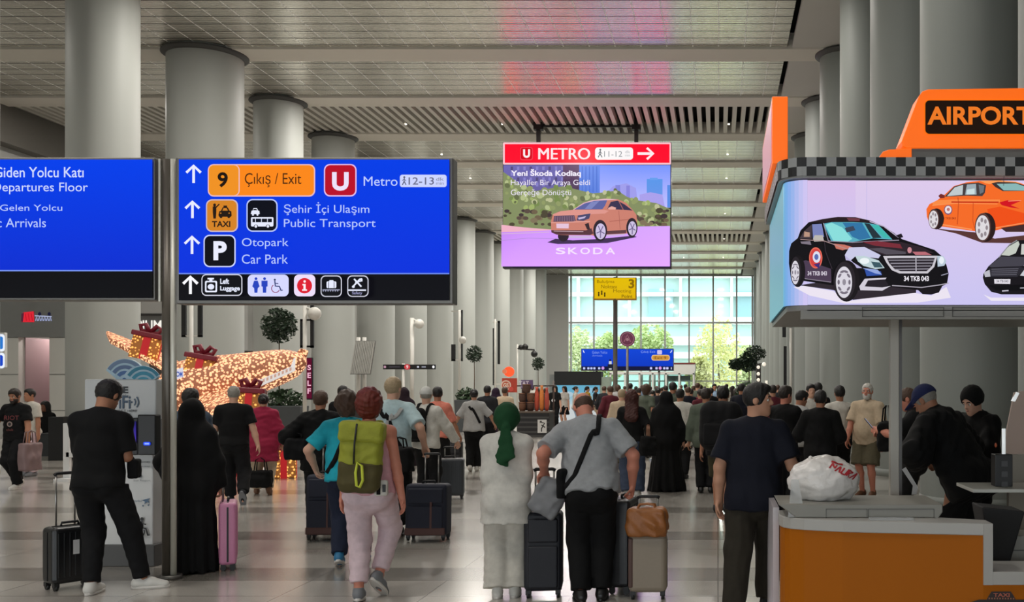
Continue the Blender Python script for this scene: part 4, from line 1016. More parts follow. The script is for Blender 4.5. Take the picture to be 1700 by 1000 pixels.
a.poly(s6([(500, 790), (545, 770), (552, 822), (510, 826)]), (190, 190, 200)); a.poly(s6([(780, 815), (820, 760), (1000, 745), (980, 790), (860, 825)]), (206, 208, 214)); a.poly(s6([(580, 842), (706, 842), (704, 880), (582, 878)]), (230, 226, 234)); a.text('34 TB 043', 1520 + 598/4.761, 290 + 850/4.761, 1520 + 690/4.761, 290 + 868/4.761, (110, 108, 118), .02); a.poly(s6([(540, 890), (1100, 880), (1100, 930), (600, 930)]), (12, 11, 14)); a.line(s6([(780, 912), (1000, 905)]), 1.4, (190, 190, 198)); a.line(s6([(640, 935), (690, 932)]), 2, (206, 202, 214)); a.poly(s6([(800, 740), (860, 690), (900, 700), (840, 740)]), (120, 120, 132))
M_KSCREEN = _attr_mat('lit_car_screen', .96)
local(a.build('front_screen', M_KSCREEN), kio)
# rounded corner and left face of the same screen, in flat colour bands
pl = plan(.002); n = len(pl)
cols = [(98, 160, 176), (104, 176, 206), (112, 176, 222), (124, 176, 232), (140, 178, 238), (156, 184, 240), (178, 190, 242), (196, 196, 244), (210, 200, 246)]
a = Art(DK_, 0., lambda x, y, o: (x[0], x[1], y))
for i in range(n - 2):
    c = cols[min(i, len(cols) - 1)] if i else (96, 158, 172)
    q0, q1 = pl[i], pl[i + 1]
    a.poly([(q0, kz0), (q1, kz0), (q1, kz1), (q0, kz1)], c)
local(a.build('side_screen', M_KSCREEN), kio)
# roof lettering box
b = KO
m = MB()
def roof_prism(mb, pts, y0, y1): return mb.prism([(X(x, DK_) - b.x, Z(y, DK_)) for x, y in pts], 'y', y0, y1)
roof_prism(m, [(1499, 232), (1528, 156), (1534, 148), (1544, 144.5), (1700, 142.5), (2040, 140), (2060, 150), (2090, 236), (2084, 243), (1508, 243.5), (1501, 240)], .05, .27); m.build('roof_sign', M_OLIT, kio, bevel=.006)
a = Art(DK_ + .045, .0012)
a.rrect(1534.5, 165.5, 2050, 224, 8, (255, 122, 14)); a.rrect(1536, 167, 2048, 222.5, 7, (34, 20, 12))
a.text('AIRPORT', 1539.5, 177, 1714, 207.5, (250, 128, 40), .03); a.text('TAXI', 1740, 177, 1850, 207.5, (250, 128, 40), .03)
local(a.build('roof_lettering', _attr_mat('roof_sign_face', .9)), kio)
roof_prism(MB(), [(1462, 263), (1463, 256), (1468, 249), (1478, 245.5), (1516, 243), (1516, 263)], .05, .27).build('roof_sign_foot', M_OLIT, kio, bevel=.004)
roof_prism(MB(), [(1516, 263), (1516, 243.5), (2060, 243.5), (2060, 263)], .06, .24).build('roof_plinth', mat('plinth_grey', (118, 116, 112), .6), kio)
# side sign seen edge-on
m = MB(); xa, xb = X(1282, 7.0) - b.x, X(1308, 7.0) - b.x
m.box((xa, .2, Z(272, 7.0)), (xb, 1.7, Z(160, 7.0))); m.build('side_sign', M_OLIT, kio, bevel=.006)
m = MB(); m.box((xa - .004, .26, Z(266, 7.0)), (xa, 1.64, Z(168, 7.0))); m.build('side_sign_face', mat('side_sign_pink', (236, 160, 190), .4), kio)
# steel posts of the kiosk
for (px, d) in ((1487.5, 7.45),):
    MB().box((X(1478, d) - b.x, d - b.y, 0), (X(1493, d) - b.x, d - b.y + .07, kz0 - .02)).build('post', mat('kiosk_post', (176, 172, 162), .45), kio, bevel=.006)
    MB().box((X(1493, d) - b.x, d - b.y + .01, 0), (X(1498, d) - b.x, d - b.y + .06, kz0 - .02)).build('post_strip', mat('post_dark', (74, 72, 70), .4, .5), kio)

# counter
cb = Vector((X(1290, 6.7), 6.7, 0))
cnt = thing('service_counter', 'orange fronted kiosk counter with white stepped edge in the lower right corner', 'counter', cb)
front = [(1292, 7.02), (1292, 6.86), (1294, 6.76), (1300, 6.68), (1312, 6.62), (1335, 6.56), (1400, 6.47), (1500, 6.4), (1648, 6.32)]
fx = [(X(px, d), d) for px, d in front]
zt = CZ - (870 - 640) * 6.32 / F; ze = zt - 20 * 6.32 / F     # worktop and the lower rim of its white edge
x_s0, x_s1 = X(1633, 6.32), X(1648.5, 6.32)
def extr(pts, z0, z1, back): 
    pp = [(x - cb.x, y - cb.y) for x, y in pts] + [(pts[-1][0] - cb.x, back - cb.y), (pts[0][0] - cb.x, back - cb.y)]
    return MB().prism(pp, 'z', z0, z1)
MB().prism([(x - cb.x, y - cb.y) for x, y in fx + [(x_s1, 6.5), (X(1560, 6.6), 6.63), (X(1345, 6.9), 6.98)]], 'z', ze, zt).build('worktop', M_CWHITE, cnt, bevel=.006)
ins = [(x + (.012 if i < 4 else 0), y + .014) for i, (x, y) in enumerate(fx)]; ins[-1] = (x_s0, ins[-1][1])
MB().prism([(x - cb.x, y - cb.y) for x, y in ins + [(x_s0, 6.48), (X(1560, 6.6), 6.61), (X(1345, 6.9), 6.96)]], 'z', 0, ze).build('front_panel', M_OCOUNT, cnt)
zl0, zl1 = CZ - (950 - 640) * 6.32 / F, CZ - (972 - 640) * 6.32 / F
MB().box((x_s0 - cb.x, 6.32 - cb.y, zl1), (x_s1 - cb.x, 6.5 - cb.y, zt - .001)).build('step_edge', M_CWHITE, cnt)
MB().box((x_s1 - cb.x, 6.32 - cb.y, zl1), (X(2100, 6.32) - cb.x, 6.72 - cb.y, zl0)).build('low_shelf', M_CWHITE, cnt, bevel=.004)
MB().box((x_s0 - cb.x, 6.334 - cb.y, 0), (X(2100, 6.32) - cb.x, 6.7 - cb.y, zl1)).build('low_front_panel', M_OCOUNT, cnt)
MB().box((X(1283, 7.02) - cb.x, 7.0 - cb.y, 0), (X(1293, 7.02) - cb.x, 7.9 - cb.y, zt + .02)).build('left_side_panel', mat('gloss_white_side', (196, 190, 194), .25), cnt)
a = Art(6.33, .001)
a.poly([(1641, 990), (1646, 982.5), (1678, 982.5), (1683, 990), (1686, 996), (1638, 996)], (34, 20, 18)); a.poly([(1612, 1000), (1625, 996), (1760, 996), (1760, 1030), (1612, 1030)], (30, 17, 15)); a.text('TAXI', 1649, 985, 1676, 991.5, (170, 90, 70), .03)
for i in range(10): a.rect(1641 + i*4.4, 992.5, 1643.2 + i*4.4, 995, (150, 96, 70))
local(a.build('taxi_emblem', M_PRINT), cnt)
# raised back ledge with two cupboard fronts
DL = 6.60; lb = cb
zl = CZ - (838 - 640) * DL / F
MB().prism([(X(x, DL) - lb.x, zz) for x, zz in ((1322, zt + .001), (1292, zl), (1565, zl), (1565, zl - .05), (1552, zl - .12), (1552, zt + .001))], 'y', DL - cb.y, DL - cb.y + .56).build('raised_ledge', M_CGREY, cnt, bevel=.006)
m = MB()
for (pa, pb) in ((1371, 1440), (1441.5, 1551)):
    for (x0, y0, x1, y1) in ((pa, 845, pb, 846.2), (pa, 845, pa + 1, 861), (pb - 1, 845, pb, 861)):
        m.box((X(x0, DL) - lb.x, DL - cb.y - .003, Z(y1, DL)), (X(x1, DL) - lb.x, DL - cb.y + .01, Z(y0, DL)))
m.build('panel_groove', mat('groove_dark', None), cnt)
# clear brochure holder
hb = Vector((X(1322, 6.70), 6.64, zt + .0015))
M_ACR = bpy.data.materials.new('clear_acrylic'); M_ACR.use_nodes = True
nt = M_ACR.node_tree; nt.nodes.remove(nt.nodes['Principled BSDF'])
tr = nt.nodes.new('ShaderNodeBsdfTransparent'); tr.inputs[0].default_value = (.9, .92, .92, 1)
gl = nt.nodes.new('ShaderNodeBsdfPrincipled'); gl.inputs['Base Color'].default_value = (.8, .8, .8, 1); gl.inputs['Roughness'].default_value = .15
ms = nt.nodes.new('ShaderNodeMixShader'); ms.inputs[0].default_value = .3
nt.links.new(tr.outputs[0], ms.inputs[1]); nt.links.new(gl.outputs[0], ms.inputs[2]); nt.links.new(ms.outputs[0], nt.nodes['Material Output'].inputs[0])
bh = thing('brochure_holder', 'clear acrylic brochure holder at the left end of the counter', 'holder', hb)
m = MB(); s = 6.70 / F
def hq(l): return [( (x - 1322) * s, dy, (866 - y) * s ) for x, y, dy in l]
for pts in ([(1308, 860, 0), (1334, 860, 0), (1326, 806, .06), (1314, 806, .06)],):
    q = [Vector(v) for v in hq(pts)]; m._add(q + [v + Vector((0, .004, 0)) for v in q], [(0,1,2,3), (7,6,5,4), (0,4,5,1), (1,5,6,2), (2,6,7,3), (3,7,4,0)])
m.build('back_plate', M_ACR, bh)
MB().box((-.06, -.03, 0), (.05, .045, .006)).build('base_plate', M_ACR, bh)
MB().box((-.058, -.03, .006), (.048, -.026, .05)).build('front_lip', M_ACR, bh)
cpt = thing('card_tray', 'small clear tray with cards on the counter behind the orange front', 'tray', (X(1480, 6.5), 6.5, zt + .001))
MB().box((-.14, -.03, 0), (.14, .04, .012)).build('tray', M_ACR, cpt)

# things inside the kiosk
M_TABLE = mat('table_white', (206, 206, 196), .35)
tbv = Vector((X(1660, 7.5), 7.5, 0))
tbl = thing('side_table', 'thin white table top right of the men in black', 'table', tbv)
MB().box((X(1614, 7.5) - tbv.x, -.02, Z(818, 7.5)), (X(1780, 7.5) - tbv.x, .5, Z(812, 7.5))).build('tabletop', M_TABLE, tbl, bevel=.004)
MB().cyl((.32, .28, 0), (.32, .28, Z(818, 7.5)), .03).build('leg', M_STEELD, tbl)
MB().cyl((.32, .28, 0), (.32, .28, .02), .18).build('foot', M_STEELD, tbl)
db = thing('radio_tower', 'black button box with a white light rod standing on the thin table', 'device', (X(1663, 7.72), 7.72, Z(812, 7.5)))
MB().box((-.066, -.06, 0), (.066, .06, Z(754, 7.72) - Z(812, 7.5))).build('box', M_BLACKP, db, bevel=.006)
m = MB()
for y in (765, 782, 799): m.box((X(1659, 7.72) - X(1663, 7.72), -.064, Z(y + 9, 7.72) - Z(812, 7.5)), (X(1669, 7.72) - X(1663, 7.72), -.06, Z(y, 7.72) - Z(812, 7.5)))
m.build('buttons', mat('button_grey', (64, 64, 66), .4), db)
MB().cyl((.015, 0, Z(754, 7.72) - Z(812, 7.5)), (.015, 0, Z(712, 7.72) - Z(812, 7.5)), .014).build('light_rod', mat('white_rod', (236, 240, 240), .3, emit=(240, 246, 246), estr=.5), db)
bn = thing('waste_bin', 'tapered black bin on the low shelf at the kiosk step', 'bin', (X(1652, 7.0), 6.98, 0))
m = MB(); zb0, zb1 = Z(948, 6.98), Z(838, 6.98)
m._add([(-.06, -.1, zb0), (.05, -.1, zb0), (.05, .1, zb0), (-.06, .1, zb0), (-.13, -.15, zb1), (.155, -.15, zb1 - .03), (.155, .15, zb1 - .03), (-.13, .15, zb1)], [(0,3,2,1), (4,5,6,7), (0,1,5,4), (1,2,6,5), (2,3,7,6), (3,0,4,7)])
m.build('bin_body', mat('black_bin', (9, 9, 10), .7), bn, bevel=.01)
MB().cyl((0, 0, 0), (0, 0, zb0), .03).build('pedestal', M_BLACKP, bn)
cbx = thing('low_cabinet', 'pale grey low cabinet in the lower right corner of the kiosk', 'cabinet', (X(1720, 7.0), 7.0, 0))
MB().box((X(1674, 7.0) - X(1720, 7.0), 0, 0), (X(1830, 7.0) - X(1720, 7.0), .3, Z(890, 7.0))).build('body', M_CGREY, cbx, bevel=.006)
MB().box((X(1674, 7.0) - X(1720, 7.0), -.006, Z(915, 7.0)), (X(1830, 7.0) - X(1720, 7.0), .0, Z(913, 7.0))).build('groove', mat('groove_dark', None), cbx)
pb = thing('tilted_easel', 'tilted beige board with a bright tip at the right edge of the photo', 'board', (X(1700, 8.6), 8.6, 0))
def pz(x, y, dy=0): p = P(x, y, 8.6); return Vector((p.x - X(1700, 8.6), dy, p.z))
q = [pz(1664, 754), pz(1760, 754), pz(1760, 640), pz(1684, 652)]
MB()._add(q + [v + Vector((0, .03, 0)) for v in q], [(0,1,2,3), (7,6,5,4), (0,4,5,1), (1,5,6,2), (2,6,7,3), (3,7,4,0)]).build('board', mat('beige_board', (186, 164, 150), .6), pb)
q = [pz(1679, 666, -.005), pz(1685, 667, -.005), pz(1692, 653, -.005), pz(1687, 651, -.005)]
MB()._add(q + [v + Vector((0, .02, 0)) for v in q], [(0,1,2,3), (7,6,5,4), (0,4,5,1), (1,5,6,2), (2,6,7,3), (3,7,4,0)]).build('lamp_tip', mat('white_rod', None), pb)
MB().box((X(1677, 8.6) - X(1700, 8.6), .04, 0), (X(1800, 8.6) - X(1700, 8.6), .1, Z(756, 8.6))).build('stand', mat('beige_grey_panel', (150, 144, 132), .6), pb)

# white carrier bag lying on the ledge
def blob(name, m, parent, c, r, seed, amp, n=40, mm=26, flat_z=None, freq=2.4):
    mb = MB().ball((0, 0, 0), 1.0, n, mm); vs = []
    for v in mb.v:
        v = Vector(v); q = mnoise.noise(v * freq + Vector((seed, 0, 0))) + .5 * mnoise.noise(v * freq * 2.7 + Vector((0, seed, 0)))
        u = v * (1 + amp * q); p = Vector((c[0] + u.x*r[0], c[1] + u.y*r[1], c[2] + u.z*r[2]))
        if flat_z is not None: p.z = max(p.z, flat_z)
        vs.append(tuple(p))
    mb.v = vs; return mb.build(name, m, parent)
gb = Vector((X(1366, 6.92), 6.92, zl + .001))
bag = thing('carrier_bag', 'bulging white plastic carrier bag with red lettering on the ledge', 'bag', gb)
M_BAG = mat('white_plastic_bag', (222, 218, 214), .3, var=.05, scale=14, bump=.7, bscale=22)
BR = (.242, .2, .165); BC = (0, 0, .125)
def bagpt(v, lift=0.):
    v = Vector(v).normalized(); q = mnoise.noise(v * 2.0 + Vector((3.1, 0, 0))) + .5 * mnoise.noise(v * 5.4 + Vector((0, 3.1, 0))); u = v * (1 + .11 * q + lift)
    return Vector((BC[0] + u.x*BR[0], BC[1] + u.y*BR[1], max(BC[2] + u.z*BR[2], 0)))
mb = MB().ball((0, 0, 0), 1.0, 64, 44); mb.v = [tuple(bagpt(v)) for v in mb.v]; mb.build('bag_body', M_BAG, bag)
m = MB()
def on_bag(u, w, lift=.02):            # u: sideways, w: upwards, on the side of the bag facing the hall entrance
    return bagpt((u, -math.sqrt(max(.05, 1 - u*u - w*w)), w), lift)
def stroke(pts, wd):
    for (u0, w0), (u1, w1) in zip(pts[:-1], pts[1:]):
        n = 5
        for i in range(n):
            a0, a1 = i / n, (i + 1) / n; du, dw = u1 - u0, w1 - w0; q = math.hypot(du, dw); nu, nw = -dw/q*wd, du/q*wd
            c0 = (u0 + du*a0, w0 + dw*a0); c1 = (u0 + du*a1, w0 + dw*a1)
            m._add([on_bag(c0[0]+nu, c0[1]+nw), on_bag(c0[0]-nu, c0[1]-nw), on_bag(c1[0]-nu, c1[1]-nw), on_bag(c1[0]+nu, c1[1]+nw)], [(0, 1, 2, 3)])
ca, sa_ = math.cos(R(-32)), math.sin(R(-32))
def tr(l, ox, oy, k=.13): return [(ox + (x*ca - y*sa_)*k, oy + (x*sa_ + y*ca)*k) for x, y in l]
for i, gl_ in enumerate(([(0, 0), (0, 1.6), (1, .6), (1, 1.6)], [(0, 0), (.5, 1.6), (1, 0)], [(0, 1.6), (0, 0), (1, 0), (1, 1.6)], [(0, 0), (0, 1.6), (1, 1.4), (.1, .8), (1, 0)], [(0, 0), (.5, 1.6), (1, 0)])):
    stroke(tr(gl_, .10 + i*.145, .56 - i*.098), .024)
stroke(tr([(0, 0), (1.2, .1), (1.8, .5)], .18, .80, .12), .03); stroke(tr([(0, 0), (1, .2)], .40, .74, .12), .028)
m.build('red_lettering', mat('bag_red_print', (176, 40, 48), .5), bag)
m = MB(); m._add([(-.13, -.02, .25), (-.05, .02, .27), (-.085, .0, .345), (-.08, -.05, .25), (-.04, -.01, .29)], [(0, 3, 2), (3, 1, 2), (1, 0, 2), (1, 3, 4)]); m.build('knot_ear', M_BAG, bag, sub=1)
# ------------------------------------------------------------------ planters and trees in the hall
M_POT = mat('planter_grey', (66, 70, 72), .6, var=.08); M_LEAF = mat('indoor_leaf', (44, 62, 44), .5, var=.4, scale=3); M_LEAF2 = mat('bush_leaf', (62, 82, 58), .5, var=.45, scale=4)
rng = random.Random(77)
def planter(label, px, d, crown_py, crown_r, pot, bush=True, n=900, leaf=.07, shape=None, pot_tag=None):
    b = Vector((X(px, d), d, 0)); t = thing('potted_tree', label, 'potted tree', b)
    x0, x1, y0 = pot
    zt = Z(y0, d); xa, xb = X(x0, d) - b.x, X(x1, d) - b.x
    mb = MB(); mb._add([(xa + .06, -.22, 0), (xb - .06, -.22, 0), (xb - .06, .22, 0), (xa + .06, .22, 0), (xa, -.3, zt), (xb, -.3, zt), (xb, .3, zt), (xa, .3, zt)], [(0,3,2,1), (4,5,6,7), (0,1,5,4), (1,2,6,5), (2,3,7,6), (3,0,4,7)])
    mb.build('pot', M_POT, t, bevel=.02)
    zc = Z(crown_py, d)
    MB().tube([(0, 0, zt - .05), (.015, 0, (zt + zc)/2), (0, .01, zc - crown_r*.4)], [.022, .018, .014], 8).build('trunk', MBARK, t)
    if shape:
        mb = None
        for (dx, dz, r) in shape:
            q = leaf_cloud((dx, 0, zc + dz), (r, r*.8, r*.75), n // len(shape), leaf, rng)
            if mb is None: mb = q
            else: mb._add(q.v, q.f)
        mb.build('foliage', M_LEAF, t)
    else: leaf_cloud((0, 0, zc), (crown_r, crown_r, crown_r * 1.05), n, leaf, rng).build('foliage', M_LEAF, t)
    if bush:
        leaf_cloud(((xa + xb)/2, 0, zt + .12), ((xb - xa)*.5, .28, .34), 420, leaf * 1.5, rng).build('bush', M_LEAF2, t)
    return t
planter('round clipped tree in a wide grey planter left of the columns', 463, 27, 540, .45, (436, 506, 674), n=1500, leaf=.06)
planter('thin potted tree with a small round crown by the slim banner pole', 787, 38, 588, .30, (757, 790, 664), n=600, leaf=.055)
planter('small far potted tree with dark crown behind the snack stall', 893, 50, 604, .31, (882, 904, 668), n=500, leaf=.06)
planter('spreading potted tree at the right before the far window edge', 1243, 30, 600, .4, (1222, 1268, 660), n=1400, leaf=.06, shape=((-.36, -.1, .24), (-.08, .0, .30), (.18, .22, .34), (.02, -.14, .26)))
ml = thing('lamp_mast', 'short mast with small white lamps right of the spreading tree', 'lamp', (X(1259, 29), 29, 0))
MB().box((-.06, 0, 0), (.07, .1, Z(604, 29))).build('mast', mat('mast_dark', (60, 58, 54), .5), ml)
for i, py in enumerate((610, 621, 631, 640)): MB().ball((.0, -.02, Z(py, 29)), .05, 10, 6).build('lamp', mat('lamp_white', (236, 232, 220), .4, emit=(255, 246, 226), estr=.6), ml)
MB().cyl((0, .05, Z(604, 29)), (.18, .05, Z(604, 29)), .012).build('arm', M_BLACKP, ml); MB().ball((.16, 0, Z(605, 29)), .06, 10, 6).build('lamp', mat('lamp_white', None), ml)
MB().box((.19, 0, Z(642, 29)), (.26, .03, Z(632, 29))).build('lamp', mat('lamp_white', None), ml)

# ------------------------------------------------------------------ lit aircraft carrying gift boxes
def bulb_mat(name, base, light, scale, estr, thr=.30):
    m = bpy.data.materials.new(name); m.use_nodes = True; nt = m.node_tree; b = nt.nodes['Principled BSDF']; L = nt.links.new
    tc = nt.nodes.new('ShaderNodeTexCoord'); v = nt.nodes.new('ShaderNodeTexVoronoi'); v.inputs['Scale'].default_value = scale; L(tc.outputs['Object'], v.inputs['Vector'])
    r = nt.nodes.new('ShaderNodeValToRGB'); r.color_ramp.elements[0].position = thr; r.color_ramp.elements[0].color = (1, 1, 1, 1); r.color_ramp.elements[1].position = thr + .16; r.color_ramp.elements[1].color = (0, 0, 0, 1)
    L(v.outputs['Distance'], r.inputs[0])
    b.inputs['Base Color'].default_value = lin(base); b.inputs['Roughness'].default_value = .5
    mx = nt.nodes.new('ShaderNodeMix'); mx.data_type = 'RGBA'; mx.inputs[6].default_value = (0, 0, 0, 1); mx.inputs[7].default_value = lin(light); L(r.outputs[0], mx.inputs[0]); L(mx.outputs[2], b.inputs['Emission Color'])
    b.inputs['Emission Strength'].default_value = estr
    bp = nt.nodes.new('ShaderNodeBump'); bp.inputs['Strength'].default_value = .6; bp.inputs['Distance'].default_value = .02; L(r.outputs[0], bp.inputs['Height']); L(bp.outputs['Normal'], b.inputs['Normal'])
    return m
M_BULB = bulb_mat('golden_fairy_lights', (206, 132, 96), (255, 190, 142), 19, 1.35, .38)
M_GIFT = bulb_mat('gold_gift_lights', (196, 124, 50), (255, 180, 92), 18, 1.4, .28)
M_RIB = mat('red_ribbon', (196, 14, 26), .4, emit=(190, 10, 22), estr=.28); M_LID = mat('dark_red_lid', (124, 22, 40), .5, var=.2, scale=12)
DA = 20.4
ab = P(390, 640, DA); ab.z = 0
air = thing('light_sculpture', 'aircraft shaped sculpture covered in golden fairy lights behind the sign post', 'sculpture', ab)
def A_(px, py, d=DA): return P(px, py, d) - ab
m = MB(); path = []; rad = []
for (px, py, d, r) in ((262, 650, 19.9, .10), (268, 649, 19.9, .30), (284, 647, 20.0, .48), (310, 644, 20.1, .55), (345, 637, 20.2, .54), (385, 628, 20.3, .48), (425, 619, 20.4, .42), (465, 609, 20.5, .36), (490, 603, 20.6, .28), (503, 599, 20.6, .16), (508, 598, 20.6, .05)):
    path.append(A_(px, py, d)); rad.append(r)
m.tube(path, rad, 28); m.build('fuselage', M_BULB, air, sub=1)
def wing(pts, th, name):
    q = [A_(*p) for p in pts]; up = Vector((0, 0, th))
    n = len(q); MB()._add([v - up for v in q] + [v + up for v in q], [tuple(range(n-1, -1, -1)), tuple(range(n, 2*n))] + [(i, (i+1) % n, n+(i+1) % n, n+i) for i in range(n)]).build(name, M_BULB, air, bevel=.03)
wing([(176, 553, 21.2), (182, 566, 20.6), (262, 606, 19.9), (316, 640, 20.0), (330, 622, 20.6), (262, 585, 21.0)], .06, 'wing')
wing([(300, 668, 19.7), (352, 686, 19.0), (398, 672, 18.9), (414, 645, 20.0), (350, 640, 20.2)], .06, 'wing')
wing([(470, 606, 20.5), (500, 580, 20.6), (512, 584, 20.7), (506, 602, 20.7)], .03, 'tail_fin')
a = Art(19.95, .001)
a.poly([(428, 632), (490, 606), (490.5, 616), (430, 643)], (240, 232, 226))
for i in range(8): a.poly([(436 + i*6.4, 630.5 - i*2.7), (439.5 + i*6.4, 629 - i*2.7), (439.5 + i*6.4, 634 - i*2.7), (436 + i*6.4, 635.5 - i*2.7)], (216, 170, 150))
a.poly([(483, 609), (488, 595), (491, 594), (490.5, 611)], (246, 240, 236))
o = a.build('name_banner', _attr_mat('banner_light', .85)); local(o, air)
a = Art(19.5, .001)
a.poly([(286, 616), (304, 610), (305, 626), (287, 633)], (236, 232, 246)); a.text('HOM', 288, 617, 303, 626, (70, 100, 190), .03)
o = a.build('name_plate', _attr_mat('plate_light', .85)); local(o, air)
for px, d in ((320, 20.2), (440, 20.5)):
    q = A_(px, 650, d); MB().cyl((q.x, q.y, 0), (q.x, q.y, Z(640, d)), .05).build('strut', M_STEELD, air)
MB().cyl((A_(380, 650, 20.3).x, 0, 0), (A_(380, 650, 20.3).x, 0, .1), 1.0, n=40).build('plinth', M_KW, air)
def gift(px, py, d, w, h, rz, tilt, label, z0=None):
    p = P(px, py, d); t = thing('gift_box', label, 'gift box', p, group=None)
    t.rotation_euler = (0, R(tilt), R(rz))
    MB().box((-w/2, -w/2, 0), (w/2, w/2, h)).build('box', M_GIFT, t, bevel=.02)
    m = MB()
    for s_ in (-1, 1):
        m.box((-w*.13, s_*w/2 - .012, 0), (w*.13, s_*w/2 + .012, h)); m.box((s_*w/2 - .012, -w*.13, 0), (s_*w/2 + .012, w*.13, h))
    m.build('ribbon', M_RIB, t)
    MB().box((-w*.58, -w*.58, h), (w*.58, w*.58, h + .10)).build('lid', M_LID, t, bevel=.02)
    bw = MB()
    for s_ in (-1, 1): bw.tube([(0, 0, h + .10), (s_*w*.2, 0, h + .26), (s_*w*.38, 0, h + .22), (s_*w*.3, 0, h + .12), (0, 0, h + .10)], .045, 8)
    bw.build('bow', M_LID, t)
    return t
gift(238, 597, 20.4, .50, .44, 24, 12, 'golden gift box with red lid riding high on the aircraft wing')
gift(330, 632, 20.0, .50, .42, 16, 10, 'golden gift box with red lid on the aircraft nose right of the sign post')
gift(412, 690, 19.2, .46, .42, 20, 4, 'golden gift box with red lid low on the front wing beside the couple')
gf = gift(472, 640 + F*CZ/19.2, 19.2, .42, .52, 20, 0, 'golden gift box with red ribbon standing on the floor right of the couple'); gf.location.z = 0
gf = gift(372, 640 + F*CZ/19.4, 19.4, .42, .5, 10, 0, 'golden gift box on the floor left of the man in black walking away'); gf.location.z = 0

# ------------------------------------------------------------------ snack stall with striped counter
DS = 34.0
sbv = Vector((X(880, DS), DS, 0))
stall = thing('snack_stall', 'snack stall with black striped counter and round orange sign in mid hall', 'stall', sbv)
def ss(px0, py0, px1, py1, y0, y1, mb=None):
    return (mb or MB()).box((X(px0, DS) - sbv.x, y0, max(0, Z(py1, DS))), (X(px1, DS) - sbv.x, y1, Z(py0, DS)))
ss(858, 686, 912, 735, 0, .9).build('counter', mat('stall_black', (20, 20, 21), .5), stall)
m = MB()
for py in (692, 700, 708, 716, 723): ss(858.5, py, 911.5, py + 3, -.012, 0, m)
m.build('counter_slats', mat('stall_slat', (62, 62, 62), .5), stall)
ss(856, 683, 913, 686, -.03, .95).build('worktop', mat('stall_top', (96, 84, 74), .5), stall)
a = Art(DS - .016, .001); a.rect(892.5, 697, 907.5, 719, (206, 206, 204)); a.line([(896, 701), (904, 703), (899, 712), (899, 717)], 2, (40, 40, 40)); a.line([(899, 706), (905, 710)], 2, (40, 40, 40)); a.ell(898, 700.5, 1.6, 1.6, (40, 40, 40)); local(a.build('pictogram_plate', M_PRINT), stall)
m = MB()
for px in (832, 858, 911): m.cyl((X(px, DS) - sbv.x, 1.0, 0), (X(px, DS) - sbv.x, 1.0, Z(632, DS)), .03)
ss(830, 640, 914, 642, .9, 1.1, m); m.build('frame', mat('stall_frame', (70, 56, 50), .5), stall)
ss(827, 628, 852, 652, .6, .68).build('sign_board', mat('stall_red', (190, 66, 44), .5), stall)
MB().cyl((X(838.5, DS) - sbv.x, .6, Z(617, DS)), (X(838.5, DS) - sbv.x, .7, Z(617, DS)), .17, n=28).build('round_sign', mat('orange_disc', (255, 84, 40), .5, emit=(255, 80, 36), estr=.7), stall)
a = Art(DS + .58, .0015); a.ell(840, 640, 8.5, 8.5, (236, 206, 190)); a.ell(840, 640, 6.4, 6.4, (200, 96, 66)); a.text('GS', 835.5, 636.5, 844.5, 643.5, (240, 226, 210), .03); a.ell(848.5, 646.5, 4, 4, (214, 80, 66)); a.ell(838, 617, 4, 4, (255, 150, 110)); local(a.build('lettering', M_PRINT), stall)
ss(860, 631, 880, 646, .5, .56).build('purple_board', mat('purple_board', (104, 84, 128), .5), stall)
a = Art(DS + .49, .0015); a.text('TAT', 862, 633, 878, 640, (226, 220, 236), .03); a.rect(863, 642, 877, 643.5, (200, 190, 216)); local(a.build('board_lettering', M_PRINT), stall)
MW1 = mat('wicker_brown', (112, 76, 56), .8, var=.35, scale=30); MW2 = mat('wicker_dark', (78, 54, 44), .8, var=.3, scale=30)
for i, (px, py, r, mm, lab) in enumerate(((864, 683, .125, MW1, 'lower left brown wicker basket on the stall worktop'), (877.5, 683, .125, MW2, 'lower right dark wicker basket on the stall worktop'), (864, 668, .125, MW2, 'upper left dark wicker basket stacked on the stall worktop'), (877.5, 668, .12, MW1, 'upper right brown wicker basket stacked on the stall worktop'), (871, 654, .14, MW2, 'topmost dark wicker basket of the stall stack'))):
    t = thing('wicker_basket', lab, 'basket', (X(px, DS), DS + .35, Z(683, DS) + (.30 * ((683 - py) // 14)) + .002), group='wicker baskets on the snack stall')
    MB().lathe([(r*.75, 0), (r*.95, .1), (r, .2), (r*.96, .28)], (0, 0, 0), 20).build('basket_body', mm, t); MB().lathe([(r*1.02, .26), (r*1.04, .285), (r*.98, .297)], (0, 0, 0), 20).build('rim', MW1, t)
for i, (px, dz, c, lab) in enumerate(((887.5, 0, (190, 82, 60), 'terracotta hanging snack sack at left on the stall'), (896, .05, (214, 128, 60), 'orange hanging snack sack in the middle on the stall'), (904.5, -.02, (176, 74, 60), 'dull red hanging snack sack at right on the stall'))):
    t = thing('snack_sack', lab, 'sack', (X(px, DS), DS + .4, Z(683, DS) + .001), group='snack sacks on the stall')
    MB().lathe([(.05, 0), (.072, .1), (.078, .35), (.068, .6 + dz), (.035, .72 + dz), (.055, .8 + dz)], (0, 0, 0), 18).build('sack_body', mat('sack_%d' % i, c, .7, var=.3, scale=14), t)
    MB().tube([(0, 0, .78 + dz), (0, .2, .86), (0, .5, .84)], .012).build('cord', M_TRIM, t)
